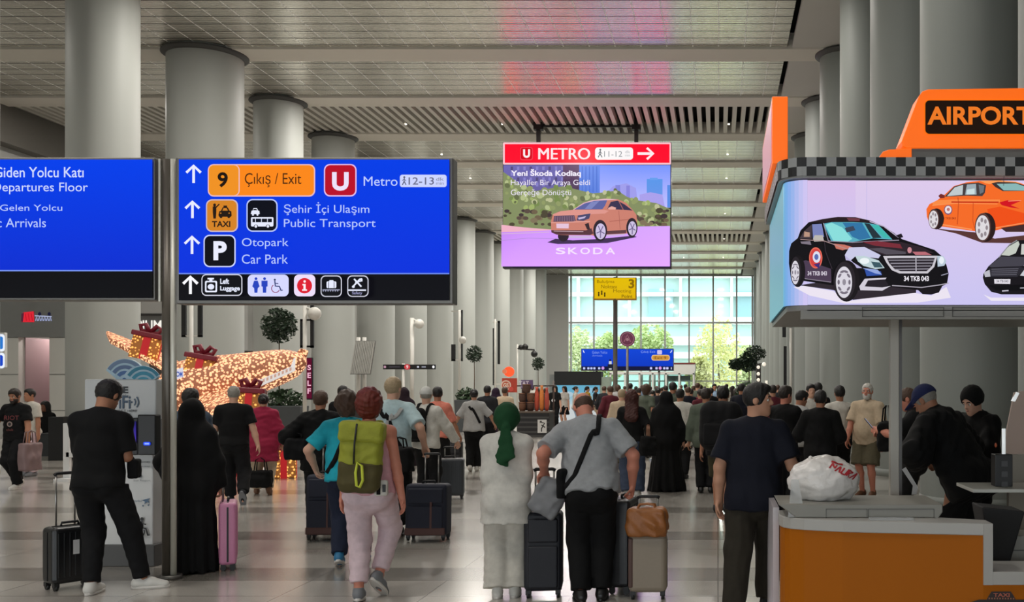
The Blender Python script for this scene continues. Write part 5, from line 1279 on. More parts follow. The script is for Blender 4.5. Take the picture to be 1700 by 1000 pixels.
# ------------------------------------------------------------------ figures: bodies and clothes grown as smooth surfaces
class Prim:
    __slots__ = ('a', 'b', 'ra', 'rb', 'k', 'fr', 'sc', 'cut', 'box', 'sub')
    def __init__(s, a, b, ra, rb=None, k=.03, fr=None, sc=(1, 1, 1), cut=None, box=None, sub=False):
        s.a = Vector(a); s.b = Vector(b); s.ra = ra; s.rb = ra if rb is None else rb; s.k = k; s.fr = fr; s.sc = sc; s.cut = cut; s.box = box; s.sub = sub

class Field:
    def __init__(s, prims, h, pad=.05):
        s.h = h
        lo = np.array([1e9] * 3); hi = -lo
        for p in prims:
            if p.sub: continue
            l, u = s._bounds(p, 0); lo = np.minimum(lo, l); hi = np.maximum(hi, u)
        s.lo = lo - pad; s.n = np.maximum(4, np.ceil((hi - lo + 2 * pad) / h).astype(int) + 1)
        s.D = np.full(s.n, .08, np.float32)
        for p in prims: s.add(p)
    def _bounds(s, p, e):
        m = max(p.sc) if p.fr is not None else 1.0
        r = (max(p.box) * 1.75 + p.ra) if p.box else max(p.ra, p.rb) * m
        a = np.array(p.a); b = np.array(p.b)
        return np.minimum(a, b) - r - e, np.maximum(a, b) + r + e
    def _sub(s, l, u):
        i0 = np.clip(np.floor((l - s.lo) / s.h).astype(int), 0, s.n); i1 = np.clip(np.ceil((u - s.lo) / s.h).astype(int) + 1, 0, s.n)
        if (i1 <= i0).any(): return None
        sl = tuple(slice(a, b) for a, b in zip(i0, i1))
        g = [(s.lo[i] + s.h * np.arange(i0[i], i1[i])).astype(np.float32).reshape([-1 if j == i else 1 for j in range(3)]) for i in range(3)]
        return sl, g
    def add(s, p):
        q = s._sub(*s._bounds(p, p.k + 3 * s.h + .012))
        if q is None: return
        sl, (gx, gy, gz) = q
        x, y, z = gx - p.a.x, gy - p.a.y, gz - p.a.z
        ms = 1.0
        d_ = p.b - p.a
        if p.fr is not None:
            R0, R1, R2 = p.fr; sx, sy, sz = p.sc; ms = min(p.sc)
            def pr(v, k): return (x * v[0] + y * v[1] + z * v[2]) / k
            x, y, z = pr(R0, sx), pr(R1, sy), pr(R2, sz)
            d_ = Vector((d_.dot(R0) / sx, d_.dot(R1) / sy, d_.dot(R2) / sz))
        if p.box:
            bx, by, bz = p.box
            qx, qy, qz = np.abs(x) - bx, np.abs(y) - by, np.abs(z) - bz
            d = np.sqrt(np.maximum(qx, 0)**2 + np.maximum(qy, 0)**2 + np.maximum(qz, 0)**2) + np.minimum(np.maximum(np.maximum(qx, qy), qz), 0) - p.ra
        else:
            L2 = d_.length_squared
            if L2 > 1e-10:
                t = np.clip((x * d_.x + y * d_.y + z * d_.z) / L2, 0, 1)
                d = np.sqrt((x - t * d_.x)**2 + (y - t * d_.y)**2 + (z - t * d_.z)**2) - (p.ra + (p.rb - p.ra) * t)
            else:
                d = np.sqrt(x * x + y * y + z * z) - p.ra
            d = d * ms
        if p.cut:
            for (c, n) in p.cut:
                d = np.maximum(d, (gx - c[0]) * n[0] + (gy - c[1]) * n[1] + (gz - c[2]) * n[2])
        A = s.D[sl]
        if p.sub:
            d = -d; hh = np.maximum(p.k - np.abs(A - d), 0) / max(p.k, 1e-6)
            s.D[sl] = np.maximum(A, d) + hh * hh * p.k * .25
        else:
            hh = np.maximum(p.k - np.abs(A - d), 0) / max(p.k, 1e-6)
            s.D[sl] = np.minimum(A, d) - hh * hh * p.k * .25
    def grid(s):
        return [(s.lo[i] + s.h * np.arange(s.n[i])).astype(np.float32).reshape([-1 if j == i else 1 for j in range(3)]) for i in range(3)]
    def clip(s, c, n):
        gx, gy, gz = s.grid()
        s.D = np.maximum(s.D, ((gx - c[0]) * n[0] + (gy - c[1]) * n[1] + (gz - c[2]) * n[2]).astype(np.float32)); return s
    def fold(s, amp, wl, seed, n=4, zs=1.0):
        g = s.grid(); r = random.Random(seed); out = 0
        for i in range(n):
            v = Vector((r.gauss(0, 1), r.gauss(0, 1), r.gauss(0, 1) * zs)).normalized() * (2 * math.pi / (wl * r.uniform(.7, 1.5)))
            w = Vector((r.gauss(0, 1), r.gauss(0, 1), r.gauss(0, 1))).normalized() * (2 * math.pi / (wl * 2.6))
            out = out + np.sin(g[0]*v.x + g[1]*v.y + g[2]*v.z + r.uniform(0, 6) + 1.2 * np.sin(g[0]*w.x + g[1]*w.y + g[2]*w.z))
        s.D = s.D - amp * (.5 + (.55 / math.sqrt(n)) * out).astype(np.float32); return s
    def radial_fold(s, c, amp_fn, nf, seed):
        gx, gy, gz = s.grid(); th = np.arctan2(gy - c[1], gx - c[0])
        amp = amp_fn(gz)
        s.D = s.D + (amp * (np.sin(nf * th + 2 * np.sin(3 * th + seed)) + .5 * np.sin((nf * 2 + 1) * th + seed))).astype(np.float32); return s
    def at(s, p):
        i = np.round((np.array(p) - s.lo) / s.h).astype(int)
        if (i < 0).any() or (i >= s.n).any(): return .08
        return float(s.D[tuple(i)])
    def hit(s, o, d, maxd=.6):
        o = Vector(o); d = Vector(d).normalized(); t = 0
        while t < maxd:
            if s.at(o + d * t) < 0: return o + d * t
            t += s.h * .4
        return None
    def mesh(s):
        D = s.D; n = s.n
        D[0] = D[-1] = .08; D[:, 0] = D[:, -1] = .08; D[:, :, 0] = D[:, :, -1] = .08
        S = D < 0
        c = n - 1
        cnt = np.zeros(c, np.int8); corners = [(i, j, k) for i in (0, 1) for j in (0, 1) for k in (0, 1)]
        for (i, j, k) in corners: cnt += S[i:i + c[0], j:j + c[1], k:k + c[2]]
        act = (cnt > 0) & (cnt < 8)
        idx = -np.ones(c, np.int32); cell = np.argwhere(act); idx[act] = np.arange(len(cell))
        acc = np.zeros((len(cell), 3)); w = np.zeros(len(cell))
        vals = {q: D[cell[:, 0] + q[0], cell[:, 1] + q[1], cell[:, 2] + q[2]] for q in corners}
        for qa in corners:
            for ax in range(3):
                if qa[ax]: continue
                qb = list(qa); qb[ax] = 1; qb = tuple(qb)
                va, vb = vals[qa], vals[qb]; m = (va < 0) != (vb < 0)
                t = np.where(m, va / np.where(m, va - vb, 1), 0)
                pt = np.tile(np.array(qa, float), (len(cell), 1)); pt[:, ax] = t
                acc[m] += pt[m]; w[m] += 1
        V = s.lo + (cell + acc / w[:, None]) * s.h
        Fc = []
        for ax in range(3):
            u, v = (ax + 1) % 3, (ax + 2) % 3
            sl0 = [slice(1, -1)] * 3; sl1 = [slice(1, -1)] * 3
            sl0[ax] = slice(0, -1); sl1[ax] = slice(1, None)
            a, b = S[tuple(sl0)], S[tuple(sl1)]
            for (A, fl) in ((a & ~b, False), (b & ~a, True)):
                e = np.argwhere(A)
                if not len(e): continue
                e = e + np.array([0 if i == ax else 1 for i in range(3)])
                def cid(du, dv):
                    q = e.copy(); q[:, u] -= du; q[:, v] -= dv; return idx[q[:, 0], q[:, 1], q[:, 2]]
                f = np.stack([cid(1, 1), cid(0, 1), cid(0, 0), cid(1, 0)], 1)
                Fc.append(f[:, ::-1] if fl else f)
        return V, np.concatenate(Fc)
    def build(s, name, m, parent=None, origin=(0, 0, 0)):
        V, Fq = s.mesh(); V = V - np.array(origin)
        me = bpy.data.meshes.new(name)
        me.vertices.add(len(V)); me.vertices.foreach_set('co', V.astype(np.float32).ravel())
        me.loops.add(Fq.size); me.loops.foreach_set('vertex_index', Fq.astype(np.int32).ravel())
        me.polygons.add(len(Fq)); me.polygons.foreach_set('loop_start', np.arange(0, Fq.size, 4, dtype=np.int32)); me.polygons.foreach_set('loop_total', np.full(len(Fq), 4, np.int32))
        me.polygons.foreach_set('use_smooth', np.ones(len(Fq), bool))
        me.update(calc_edges=True); me.validate()
        me.materials.append(m)
        o = bpy.data.objects.new(name, me); COL.objects.link(o)
        if parent is not None: o.parent = parent
        return o

def ik(a, t, l1, l2, pole):
    d = t - a; L_ = max(min(d.length, (l1 + l2) * .998), abs(l1 - l2) + .01); dn = d.normalized()
    x = (l1*l1 - l2*l2 + L_*L_) / (2 * L_); hh = math.sqrt(max(l1*l1 - x*x, 0))
    p = Vector(pole); p = (p - dn * p.dot(dn)).normalized()
    return a + dn * x + p * hh, a + dn * L_

SKIN = {k: mat('skin_' + k, c, .55, var=.08, scale=30, spec=.35) for k, c in dict(light=(206, 160, 136), mid=(186, 138, 112), tan=(166, 116, 90), red=(196, 128, 106), dark=(120, 80, 60)).items()}
HAIR = {k: mat('hair_' + k, c, .5, var=.35, scale=60, bump=.5, bscale=160, spec=.4) for k, c in dict(black=(18, 15, 14), dark=(36, 27, 22), brown=(72, 50, 36), red=(100, 32, 20), grey=(138, 134, 126), blond=(162, 142, 112), auburn=(64, 28, 22), white=(196, 192, 184)).items()}
M_SOLE = mat('shoe_sole', (206, 202, 196), .6); M_EYE = mat('eye_white', (226, 222, 216), .3); M_IRIS = mat('eye_iris', (30, 20, 16), .3)

class Person:
    pass

def make_person(label, loc, rz=0., H=1.72, h=.012, skin='mid', w=1.0, fem=False, lean=0., side=0., yaw=0., pitch=0., roll=0.,
                armL=None, armR=None, legL=None, legR=None, shirt=None, bottom=None, hair=('short', 'dark'), shoes=None, robe=None,
                belly=0., face=False, cat='person', group=None, crouch=0., fingers=True, head_scale=1.0, hip_shift=0.):
    """figure facing +Y of its own frame; arms: dict(w=wrist point, p=elbow direction, n=palm normal, c=finger curl); legs: (x, y, yaw, heel pitch, lift)"""
    s = H / 1.75
    P_ = Person(); rnd = random.Random(label)
    V3 = Vector
    def rotx(v, a): return Matrix.Rotation(a, 3, 'X') @ v
    U = rotx(V3((0, 0, 1)), -R(lean)); U = Matrix.Rotation(R(side), 3, 'Y') @ U
    Rt = V3((math.cos(R(side)), 0, -math.sin(R(side)))); Fw = U.cross(Rt); Fw.normalize(); Rt = Fw.cross(U)
    T = (Rt, Fw, U)
    hip = V3((hip_shift, 0, (.925 - crouch) * s))
    def tp(x, y, z): return hip + (Rt * x + Fw * y + U * z) * s
    sw = .168 * (w if w < 1 else 1 + (w - 1) * .6) * (.9 if fem else 1)
    sh = {-1: tp(-sw, -.0, .462), 1: tp(sw, -.0, .462)}
    nb = tp(0, -.012, .535)
    hy, hp, hr = R(yaw), R(pitch), R(roll)
    Mh = Matrix.Rotation(-hy, 3, U) @ Matrix(((Rt.x, Fw.x, U.x), (Rt.y, Fw.y, U.y), (Rt.z, Fw.z, U.z)))
    # head upright unless pitched, even when the trunk leans
    Mh = Matrix.Rotation(-hy, 3, 'Z') @ Matrix.Rotation(R(side) * .4, 3, 'Y') @ Matrix.Rotation(-R(lean) * .45 - hp, 3, 'X') @ Matrix.Rotation(hr, 3, 'Y')
    HR, HF, HU = (Mh @ V3((1, 0, 0)), Mh @ V3((0, 1, 0)), Mh @ V3((0, 0, 1)))
    hs = s * head_scale * (.96 if fem else 1)
    hc = nb + (HU * .155 + HF * .022) * hs + U * .012 * s
    def hpnt(x, y, z): return hc + (HR * x + HF * y + HU * z) * hs
    HT = (HR, HF, HU)
    P_.hp = hpnt; P_.tp = tp; P_.T = T; P_.s = s
    arms = {}
    for sg, A in ((-1, armL), (1, armR)):
        A = A or {}
        t = V3(A.get('w', (sg * .262 * (w if w > 1 else 1), .03, .86))) * (s if not A.get('abs') else 1)
        if 'w' not in A: t += Fw * .0 + (sh[sg] - V3((sg * sw, 0, 1.41)) * s) * .8
        e, wr = ik(sh[sg], t, .292 * s, .255 * s, A.get('p', (sg * .6, -1, 0)))
        arms[sg] = (sh[sg], e, wr, A)
    legs = {}
    for sg, Lg in ((-1, legL), (1, legR)):
        bx, by, fy_, fp, lift = Lg or (sg * .105, .12, -sg * 8 if False else sg * 8, 0, 0)
        ball = V3((bx * s, by * s, lift * s)); M = Matrix.Rotation(-R(fy_), 3, 'Z') @ Matrix.Rotation(-R(fp), 3, 'X')
        def fpnt(x, y, z, M=M, ball=ball): return ball + M @ (V3((x, y - .13, z)) * s)
        an = fpnt(0, 0, .085)
        hj = hip + (Rt * sg * .09 * (1.05 if fem else 1) + U * -.02) * s
        kn, an2 = ik(hj, an, .425 * s, .425 * s, Matrix.Rotation(-R(fy_) * .6, 3, 'Z') @ V3((0, 1, 0)))
        legs[sg] = (hj, kn, an2, fpnt, M)
    P_.arms = arms; P_.legs = legs
    fyx = .70
    def torso(e=0., hem=None, up=True):
        g = w; out = []
        wa, ch, pe = (.112, .134, .152) if fem else (.128, .150, .142)
        cut = [(hem, -U)] if hem is not None else None
        sc = (1, fyx, 1)
        out.append(Prim(tp(0, 0, -.035), tp(0, 0, .05), pe*g*s + e, pe*g*s + e, .05, T, sc, cut))
        out.append(Prim(tp(0, 0, .09), tp(0, 0, .2), wa*g*s + e, (wa + .006)*g*s + e, .06, T, sc, cut))
        out.append(Prim(tp(0, -.004, .27), tp(0, -.012, .40), ch*(.6 + .4*g)*s + e, (ch - .012)*(.6 + .4*g)*s + e, .07, T, (1, .74, 1), cut))
        for sg in (-1, 1):
            out.append(Prim(tp(sg*.075, -.055, -.06), tp(sg*.075, -.055, -.06), .088*g*s + e, None, .05, None, (1, 1, 1), cut))
            out.append(Prim(tp(sg*.05, -.01, .44), sh[sg], .062*s + e, .05*s + e*.7, .06))
            out.append(Prim(nb - U*.02*s, sh[sg] + U*.008*s, .040*s + e*.6, .042*s + e*.6, .05))
            if fem: out.append(Prim(tp(sg*.07, .085, .31), tp(sg*.07, .085, .31), .062*s + e, None, .05, None, (1, 1, 1), cut))
        if belly: out.append(Prim(tp(0, .05 + belly*.35, .10), tp(0, .05 + belly*.35, .10), .12*g*s + e, None, .08, T, (1.05, .9, 1.1), cut))
        return out
    def head():
        o = [Prim(hpnt(0, -.012, .027), hpnt(0, -.012, .027), .1*hs, None, .02, HT, (.77, .96, .94)),
             Prim(hpnt(0, .026, -.048), hpnt(0, .026, -.048), .08*hs, None, .03, HT, (.76, .88, 1.0)),
             Prim(hpnt(0, .074, -.1), hpnt(0, .068, -.1), .022*hs, None, .035),
             Prim(hpnt(-.036, .078, .022), hpnt(.036, .078, .022), .0125*hs, None, .03),
             Prim(hpnt(0, .09, .012), hpnt(0, .112, -.026), .0075*hs, .0125*hs, .012),
             Prim(hpnt(-.014, .098, -.03), hpnt(.014, .098, -.03), .009*hs, None, .012),
             Prim(hpnt(-.02, .09, -.062), hpnt(.02, .09, -.062), .0085*hs, None, .012),
             Prim(nb - U*.05*s, hpnt(0, -.022, -.055), .058*s*(.9 if fem else 1), .054*s*(.88 if fem else 1), .03)]
        for sg in (-1, 1):
            o.append(Prim(hpnt(sg*.032, .099, .0), hpnt(sg*.032, .099, .0), .015*hs, None, .014, sub=True))
            o.append(Prim(hpnt(sg*.078, -.008, -.008), hpnt(sg*.078, -.008, -.008), .034*hs, None, .008, HT, (.34, .62, 1)))
        return o
    def hand(sg):
        S_, e, wr, A = arms[sg]
        d = (A['d'] if 'd' in A else (wr - e)); d = V3(d).normalized()
        n = V3(A.get('n', (-sg, 0, 0))); n = (n - d * n.dot(d)).normalized()
        sd = d.cross(n) * (-sg)
        if 'd' in A or True:
            # thumb side: forward when the palm faces the thigh
            sd = n.cross(d) * sg
        c = A.get('c', .35); hh = s * (.92 if fem else 1)
        def q(x, y, z): return wr + (d * x + sd * y + n * z) * hh
        fr = (d, sd, n); o = [Prim(q(-.01, 0, 0), q(.03, 0, 0), .028*hh, .034*hh, .02, fr, (1, 1, .62)), Prim(q(.045, .012, 0), q(.08, .016, .0), .03*hh, .028*hh, .018, fr, (1, 1, .5)), Prim(q(.045, -.014, 0), q(.076, -.018, 0), .028*hh, .026*hh, .018, fr, (1, 1, .5))]
        if fingers and h < .016:
            for (oy, ln, r0) in ((.031, .068, .0088), (.0105, .077, .0092), (-.0105, .071, .0088), (-.030, .056, .0078)):
                b = q(.094, oy, 0); ang = 0; dirv = d
                for i, (fl, bend) in enumerate(((.46, .75), (.31, 1.0), (.23, .7))):
                    ang += bend * c * 1.45; dv = (d * math.cos(ang) + n * math.sin(ang))
                    b2 = b + dv * ln * fl * 1.12 * hh
                    o.append(Prim(b, b2, r0*hh*(1 - .1*i), r0*hh*(1 - .1*(i+1)), .004 if i else .008)); b = b2
            t0 = q(.02, .026, .006); tc = A.get('tc', c)
            t1 = t0 + (d*.55 + sd*.72 + n*(.2 + .4*tc)).normalized()*.036*hh; t2 = t1 + (d*.85 + sd*(.4 - .5*tc) + n*(.3 + .5*tc)).normalized()*.034*hh; t3 = t2 + (d*.8 - sd*.4*tc + n*(.2 + .7*tc)).normalized()*.026*hh
            o += [Prim(t0, t1, .014*hh, .0115*hh, .014), Prim(t1, t2, .0108*hh, .0098*hh, .005), Prim(t2, t3, .0098*hh, .0078*hh, .004)]
        else:
            ang = c * 1.1; dv = d * math.cos(ang) + n * math.sin(ang)
            o += [Prim(q(.085, 0, 0), q(.085, 0, 0) + dv*.07*hh, .034*hh, .026*hh, .015, fr, (1, 1, .5)), Prim(q(.02, .026, .006), q(.07, .05, .02), .014*hh, .010*hh, .012)]
        P_.__dict__.setdefault('grip', {})[sg] = q(.095, 0, .03); P_.__dict__.setdefault('palm', {})[sg] = q(.07, 0, .02)
        return o
    def arm(sg, e=0., t=2., k=.016, bulk=0.):
        S_, el, wr, A = arms[sg]; o = []
        aw = w if w < 1 else 1 + (w - 1) * .6
        f = (.88 if fem else 1) * aw
        r = [.053*f*s, .043*f*s, .042*f*s, .028*s]
        if e or bulk: r = [r[0] + e * .6] + [q + e for q in r[1:]]; r[1] += bulk; r[2] += bulk * .6; r[3] += bulk * .5
        if t <= 1:
            ce = S_.lerp(el, t); o.append(Prim(S_, S_.lerp(el, t + .12), r[0], r[0] + (r[1] - r[0])*t, k, cut=[(ce, (el - S_).normalized())]))
        else:
            o.append(Prim(S_, el, r[0], r[1], k))
            u = min(t - 1, 1.0)
            if e: ce = el.lerp(wr, u); o.append(Prim(el, el.lerp(wr, u + .12), r[2], r[2] + (r[3] - r[2])*u, k, cut=[(ce, (wr - el).normalized())]))
            else:
                o.append(Prim(el, el.lerp(wr, .4), r[2], .042*f*s, k)); o.append(Prim(el.lerp(wr, .4), wr, .041*f*s, r[3], k))
        return o
    def leg(sg, e=0., t=2., hem_w=0., k=.02, kw=0.):
        hj, kn, an, fpnt, M = legs[sg]; o = []
        f = (.6 + .4 * w) * (1.03 if fem else 1)
        if e == 0:
            cm = kn.lerp(an, .32) + (Rt * 0 - Fw * .012 * s)
            o += [Prim(hj, kn, .09*f*s, .056*f*s, k), Prim(kn, cm, .054*f*s, .056*f*s, k), Prim(cm, an, .055*f*s, .036*s, k)]
            ft = [fpnt(0, -.03, .04), fpnt(0, .08, .035), fpnt(0, .165, .018)]
            o += [Prim(an, fpnt(0, -.01, .05), .038*s, .04*s, .02), Prim(ft[0], ft[1], .036*s, .036*s, .02), Prim(ft[1], ft[2], .036*s, .02*s, .02)]
        else:
            r0, r1, r2 = .092*f*s + e, .062*f*s + e + kw, (.045*s + e + hem_w)
            if t <= 1:
                ce = hj.lerp(kn, t); o.append(Prim(hj, hj.lerp(kn, t + .15), r0, r0 + (r1 + hem_w - r0)*t, k, cut=[(ce, (kn - hj).normalized())]))
            else:
                u = min(t - 1, 1.1); o.append(Prim(hj, kn, r0, r1, k))
                ce = kn.lerp(an, u); o.append(Prim(kn, kn + (an - kn) * (u + .12), r1, r1 + (r2 - r1)*min(u, 1), k, cut=[(ce, (an - kn).normalized())]))
        return o
    # ---- body: one continuous skin
    prims = torso() + arm(-1) + arm(1) + leg(-1) + leg(1) + head()
    hands = [] if h > .03 else hand(-1) + hand(1)
    subs = [p for p in prims if p.sub]; prims = [p for p in prims if not p.sub]
    root = Field(prims + hands + subs, h).build('person', SKIN[skin])
    root.location = loc; root.rotation_euler = (0, 0, rz)
    tag(root, label, cat, group)
    P_.root = root; P_.M = Matrix.Translation(Vector(loc)) @ Matrix.Rotation(rz, 4, 'Z')
    hg = max(h, .008); sd_ = rnd.randint(0, 9999)
    P_.fields = []
    # ---- lower clothes
    if bottom:
        kind = bottom.get('kind', 'trousers'); e = bottom.get('e', .018); m = bottom['m']
        waist = tp(0, 0, bottom.get('waist', .09))
        pr = [p for p in torso(e * .5)[:2] + [q for q in torso(e * .5) if q.ra < .1 * w * s + e and (q.a - hip).dot(U) < 0]]
        for p in pr: p.cut = [(waist, U)]
        if kind == 'skirt':
            pr.append(Prim(tp(0, 0, -.02), V3((hip.x, 0, bottom.get('hem', .3) * s - .08)), .15*w*s + e, bottom.get('r', .25)*s, .06, (V3((1,0,0)), V3((0,1,0)), V3((0,0,1))), (1, .75, 1), [(V3((0, 0, bottom.get('hem', .3)*s)), V3((0, 0, -1)))]))
        else:
            t = bottom.get('t', 1.97)
            pr += leg(-1, e, t, bottom.get('hem_w', .01), .03, bottom.get('kw', .008)) + leg(1, e, t, bottom.get('hem_w', .01), .03, bottom.get('kw', .008))
        if shirt and kind != 'skirt':
            top = tp(0, 0, max(min(shirt.get('hem', -.06), .05) + .02, -.4))
            for p in pr:
                if p.cut is None and (p.a - hip).length < .16: p.cut = [(top, U)]
        f = Field(pr, hg)
        f.fold(bottom.get('amp', .006), .085 * (1.4 if h > .012 else 1), sd_, 4, 1.6)
        if kind == 'skirt': f.radial_fold((hip.x, 0), lambda z: .012 * np.clip((hip.z - z) / .6, 0, 1), 8, sd_)
        P_.trousers = f; o = f.build({'skirt': 'skirt', 'shorts': 'shorts'}.get(kind, 'trousers'), m, root); P_.fields.append(f)
    # ---- upper clothes
    if shirt:
        kind = shirt.get('kind', 'tee'); e = shirt.get('e', .022); m = shirt['m']
        hem = tp(0, 0, shirt.get('hem', -.06))
        pr = torso(e, hem)
        fl = shirt.get('flare', 0.)
        pr.append(Prim(tp(0, 0, .15), tp(0, 0, shirt.get('hem', -.06) - .1), (.125*w)*s + e, (.155*w + fl)*s + e + .006, .06, T, (1, .74, 1), [(hem, -U)]))
        if kind != 'tank':
            t = shirt.get('t', .72 if kind == 'tee' else 1.93)
            pr += arm(-1, e + .004, t, .03, shirt.get('bulk', .012 if kind == 'tee' else .006)) + arm(1, e + .004, t, .03, shirt.get('bulk', .012 if kind == 'tee' else .006))
        else:
            pr = [p for p in pr if (p.b - sh[-1]).length > .03 and (p.b - sh[1]).length > .03]
            for sg in (-1, 1):
                pr.append(Prim(tp(sg*.05, -.02, .40), tp(sg*.08, -.015, .485), .056*s + e*.6, .04*s + e*.6, .04)); pr.append(Prim(nb - U*.03*s, tp(sg*.08, -.015, .485), .044*s, .044*s + e*.4, .03))
        if shirt.get('collar'):
            pr.append(Prim(nb - U*.03*s, nb + (U*.03 + Fw*.012)*s, .076*s, .066*s, .012, None, (1, 1, 1), [(nb + U*.028*s, (U*.9 + Fw*.4).normalized())]))
        f = Field(pr, hg).fold(shirt.get('amp', .005), .10 * (1.3 if h > .012 else 1), sd_ + 3, 4, .7)
        P_.shirt = f; o = f.build('jacket' if kind == 'jacket' else 'shirt', m, root); P_.fields.append(f)
    if robe:
        m = robe['m']; rr = robe.get('r', .27)
        I3 = (V3((1,0,0)), V3((0,1,0)), V3((0,0,1)))
        pr = torso(.028) + arm(-1, .03, 1.95, .05, .02) + arm(1, .03, 1.95, .05, .02)
        pr.append(Prim(tp(0, 0, .42), hip, .165*s, .2*s, .08, I3, (1, .8, 1)))
        pr.append(Prim(hip, V3((0, -.02, -.1)), .20*s, rr*s, .08, I3, (1, .85, 1), [(V3((0, 0, .012)), V3((0, 0, -1)))]))
        pr += [Prim(hpnt(0, -.012, .015), hpnt(0, -.012, .015), .125*hs, None, .05, HT, (.86, 1., 1.)), Prim(hpnt(0, -.03, -.04), tp(0, -.03, .34), .095*hs, .19*s, .08, T, (1, .72, 1))]
        fo = [Prim(hpnt(0, .15, -.03), hpnt(0, .15, -.03), .1*hs, None, .01, HT, (.75, .8, .9), sub=True)]
        f = Field(pr + fo, hg).fold(.006, .14, sd_, 4, .5).radial_fold((0, 0), lambda z: .016 * np.clip((1.1*s - z) / (1.0*s), 0, 1) ** 1.2, 9, sd_ % 6)
        P_.robe = f; f.build('robe', m, root); P_.fields.append(f)
    # ---- hair and head covers
    hk, hcol = hair
    hm = HAIR.get(hcol) if isinstance(hcol, str) else hcol
    gh = min(hg, .008) if h < .016 else hg
    skull = lambda e, up=.0: Prim(hpnt(0, -.012, .027 + up), hpnt(0, -.012, .027 + up), (.1 + e)*hs, None, .02, HT, (.79, .96, .94))
    facecut = Prim(hpnt(0, .115, -.045), hpnt(0, .115, -.045), .1*hs, None, .02, HT, (.9, .84, 1.1), sub=True)
    ears = [Prim(hpnt(sg*.09, .0, -.012), hpnt(sg*.09, .0, -.012), .028*hs, None, .006, sub=True) for sg in (-1, 1)]
    if hk in ('short', 'crop', 'bald'):
        e = {'short': .011, 'crop': .007, 'bald': .005}[hk]
        pr = [skull(e)]
        if hk == 'short': pr.append(Prim(hpnt(0, .02, .08), hpnt(0, .055, .088), .052*hs, .036*hs, .04, HT, (1.05, 1, .7)))
        pr += [facecut] + ears
        f = Field(pr, gh); f.clip(hpnt(0, 0, -.062 if hk != 'bald' else -.05), -HU); f.fold(.003, .035, sd_, 4)
        if hk == 'bald': f.clip(hpnt(0, -.03, .02), (HU + HF * .25).normalized())
        f.build('hair', hm, root)
    elif hk == 'bob':
        pr = [skull(.034), Prim(hpnt(0, -.035, -.02), hpnt(0, -.04, -.06), .095*hs, .075*hs, .04, HT, (1, .85, 1)), facecut]
        f = Field(pr, gh); f.clip(hpnt(0, 0, -.125), -HU); f.fold(.009, .05, sd_, 5).build('hair', hm, root)
    elif hk == 'bun':
        pr = [skull(.012), Prim(hpnt(0, -.12, .03), hpnt(0, -.13, .03), .042*hs, None, .015), facecut] + ears
        f = Field(pr, gh); f.clip(hpnt(0, 0, -.06), -HU); f.fold(.003, .03, sd_).build('hair', hm, root)
    elif hk == 'long':
        pr = [skull(.022), Prim(hpnt(0, -.04, .0), tp(0, -.105, .36), .092*hs, .075*s, .05, HT, (1, .6, 1)), Prim(hpnt(-.05, -.02, -.04), tp(-.06, -.1, .38), .05*hs, .05*s, .04), Prim(hpnt(.05, -.02, -.04), tp(.06, -.1, .38), .05*hs, .05*s, .04), facecut]
        f = Field(pr, gh).fold(.007, .05, sd_, 5, .3); f.build('hair', hm, root)
    elif hk == 'tail':
        pr = [skull(.012), Prim(hpnt(0, -.115, .02), hpnt(0, -.15, -.14), .03*hs, .022*hs, .03), facecut] + ears
        f = Field(pr, gh); f.clip(hpnt(0, 0, -.2), -HU).fold(.003, .03, sd_).build('hair', hm, root)
    elif hk == 'scarf':
        pr = [skull(.042), Prim(hpnt(0, -.03, -.01), hpnt(0, -.05, -.06), .108*hs, .07*hs, .05, HT, (1, .9, 1)), Prim(hpnt(0, -.12, -.08), hpnt(0, -.132, -.088), .026*hs, None, .01), facecut]
        pr += [Prim(hpnt(.012, -.135, -.09), tp(.035, -.185, .33), .022*hs, .058*s, .012, T, (1, .3, 1), [(tp(.035, -.18, .33), (T[0]*.5 - U).normalized())]), Prim(hpnt(-.012, -.13, -.09), tp(-.03, -.175, .30), .02*hs, .05*s, .012, T, (1, .3, 1), [(tp(-.03, -.175, .29), (-T[0]*.5 - U).normalized())])]
        f = Field(pr, gh).fold(.0035, .07, sd_, 5, .6); f.build('head_scarf', hm, root)
    elif hk == 'cap':
        f = Field([skull(.02), Prim(hpnt(0, .05, .055), hpnt(0, .15, .035), .07*hs, .055*hs, .015, HT, (1, 1, .16))], gh); f.clip(hpnt(0, 0, .018), (-HU - HF*.0).normalized()).build('cap', hm, root)
        f = Field([skull(.008), facecut] + ears, gh); f.clip(hpnt(0, 0, -.055), -HU); f.clip(hpnt(0, 0, .03), HU); f.build('hair', HAIR['grey'], root)
    elif hk == 'beanie':
        f = Field([skull(.03, .008), facecut], gh); f.clip(hpnt(0, 0, -.03), -HU).fold(.003, .04, sd_).build('knit_cap', hm, root)
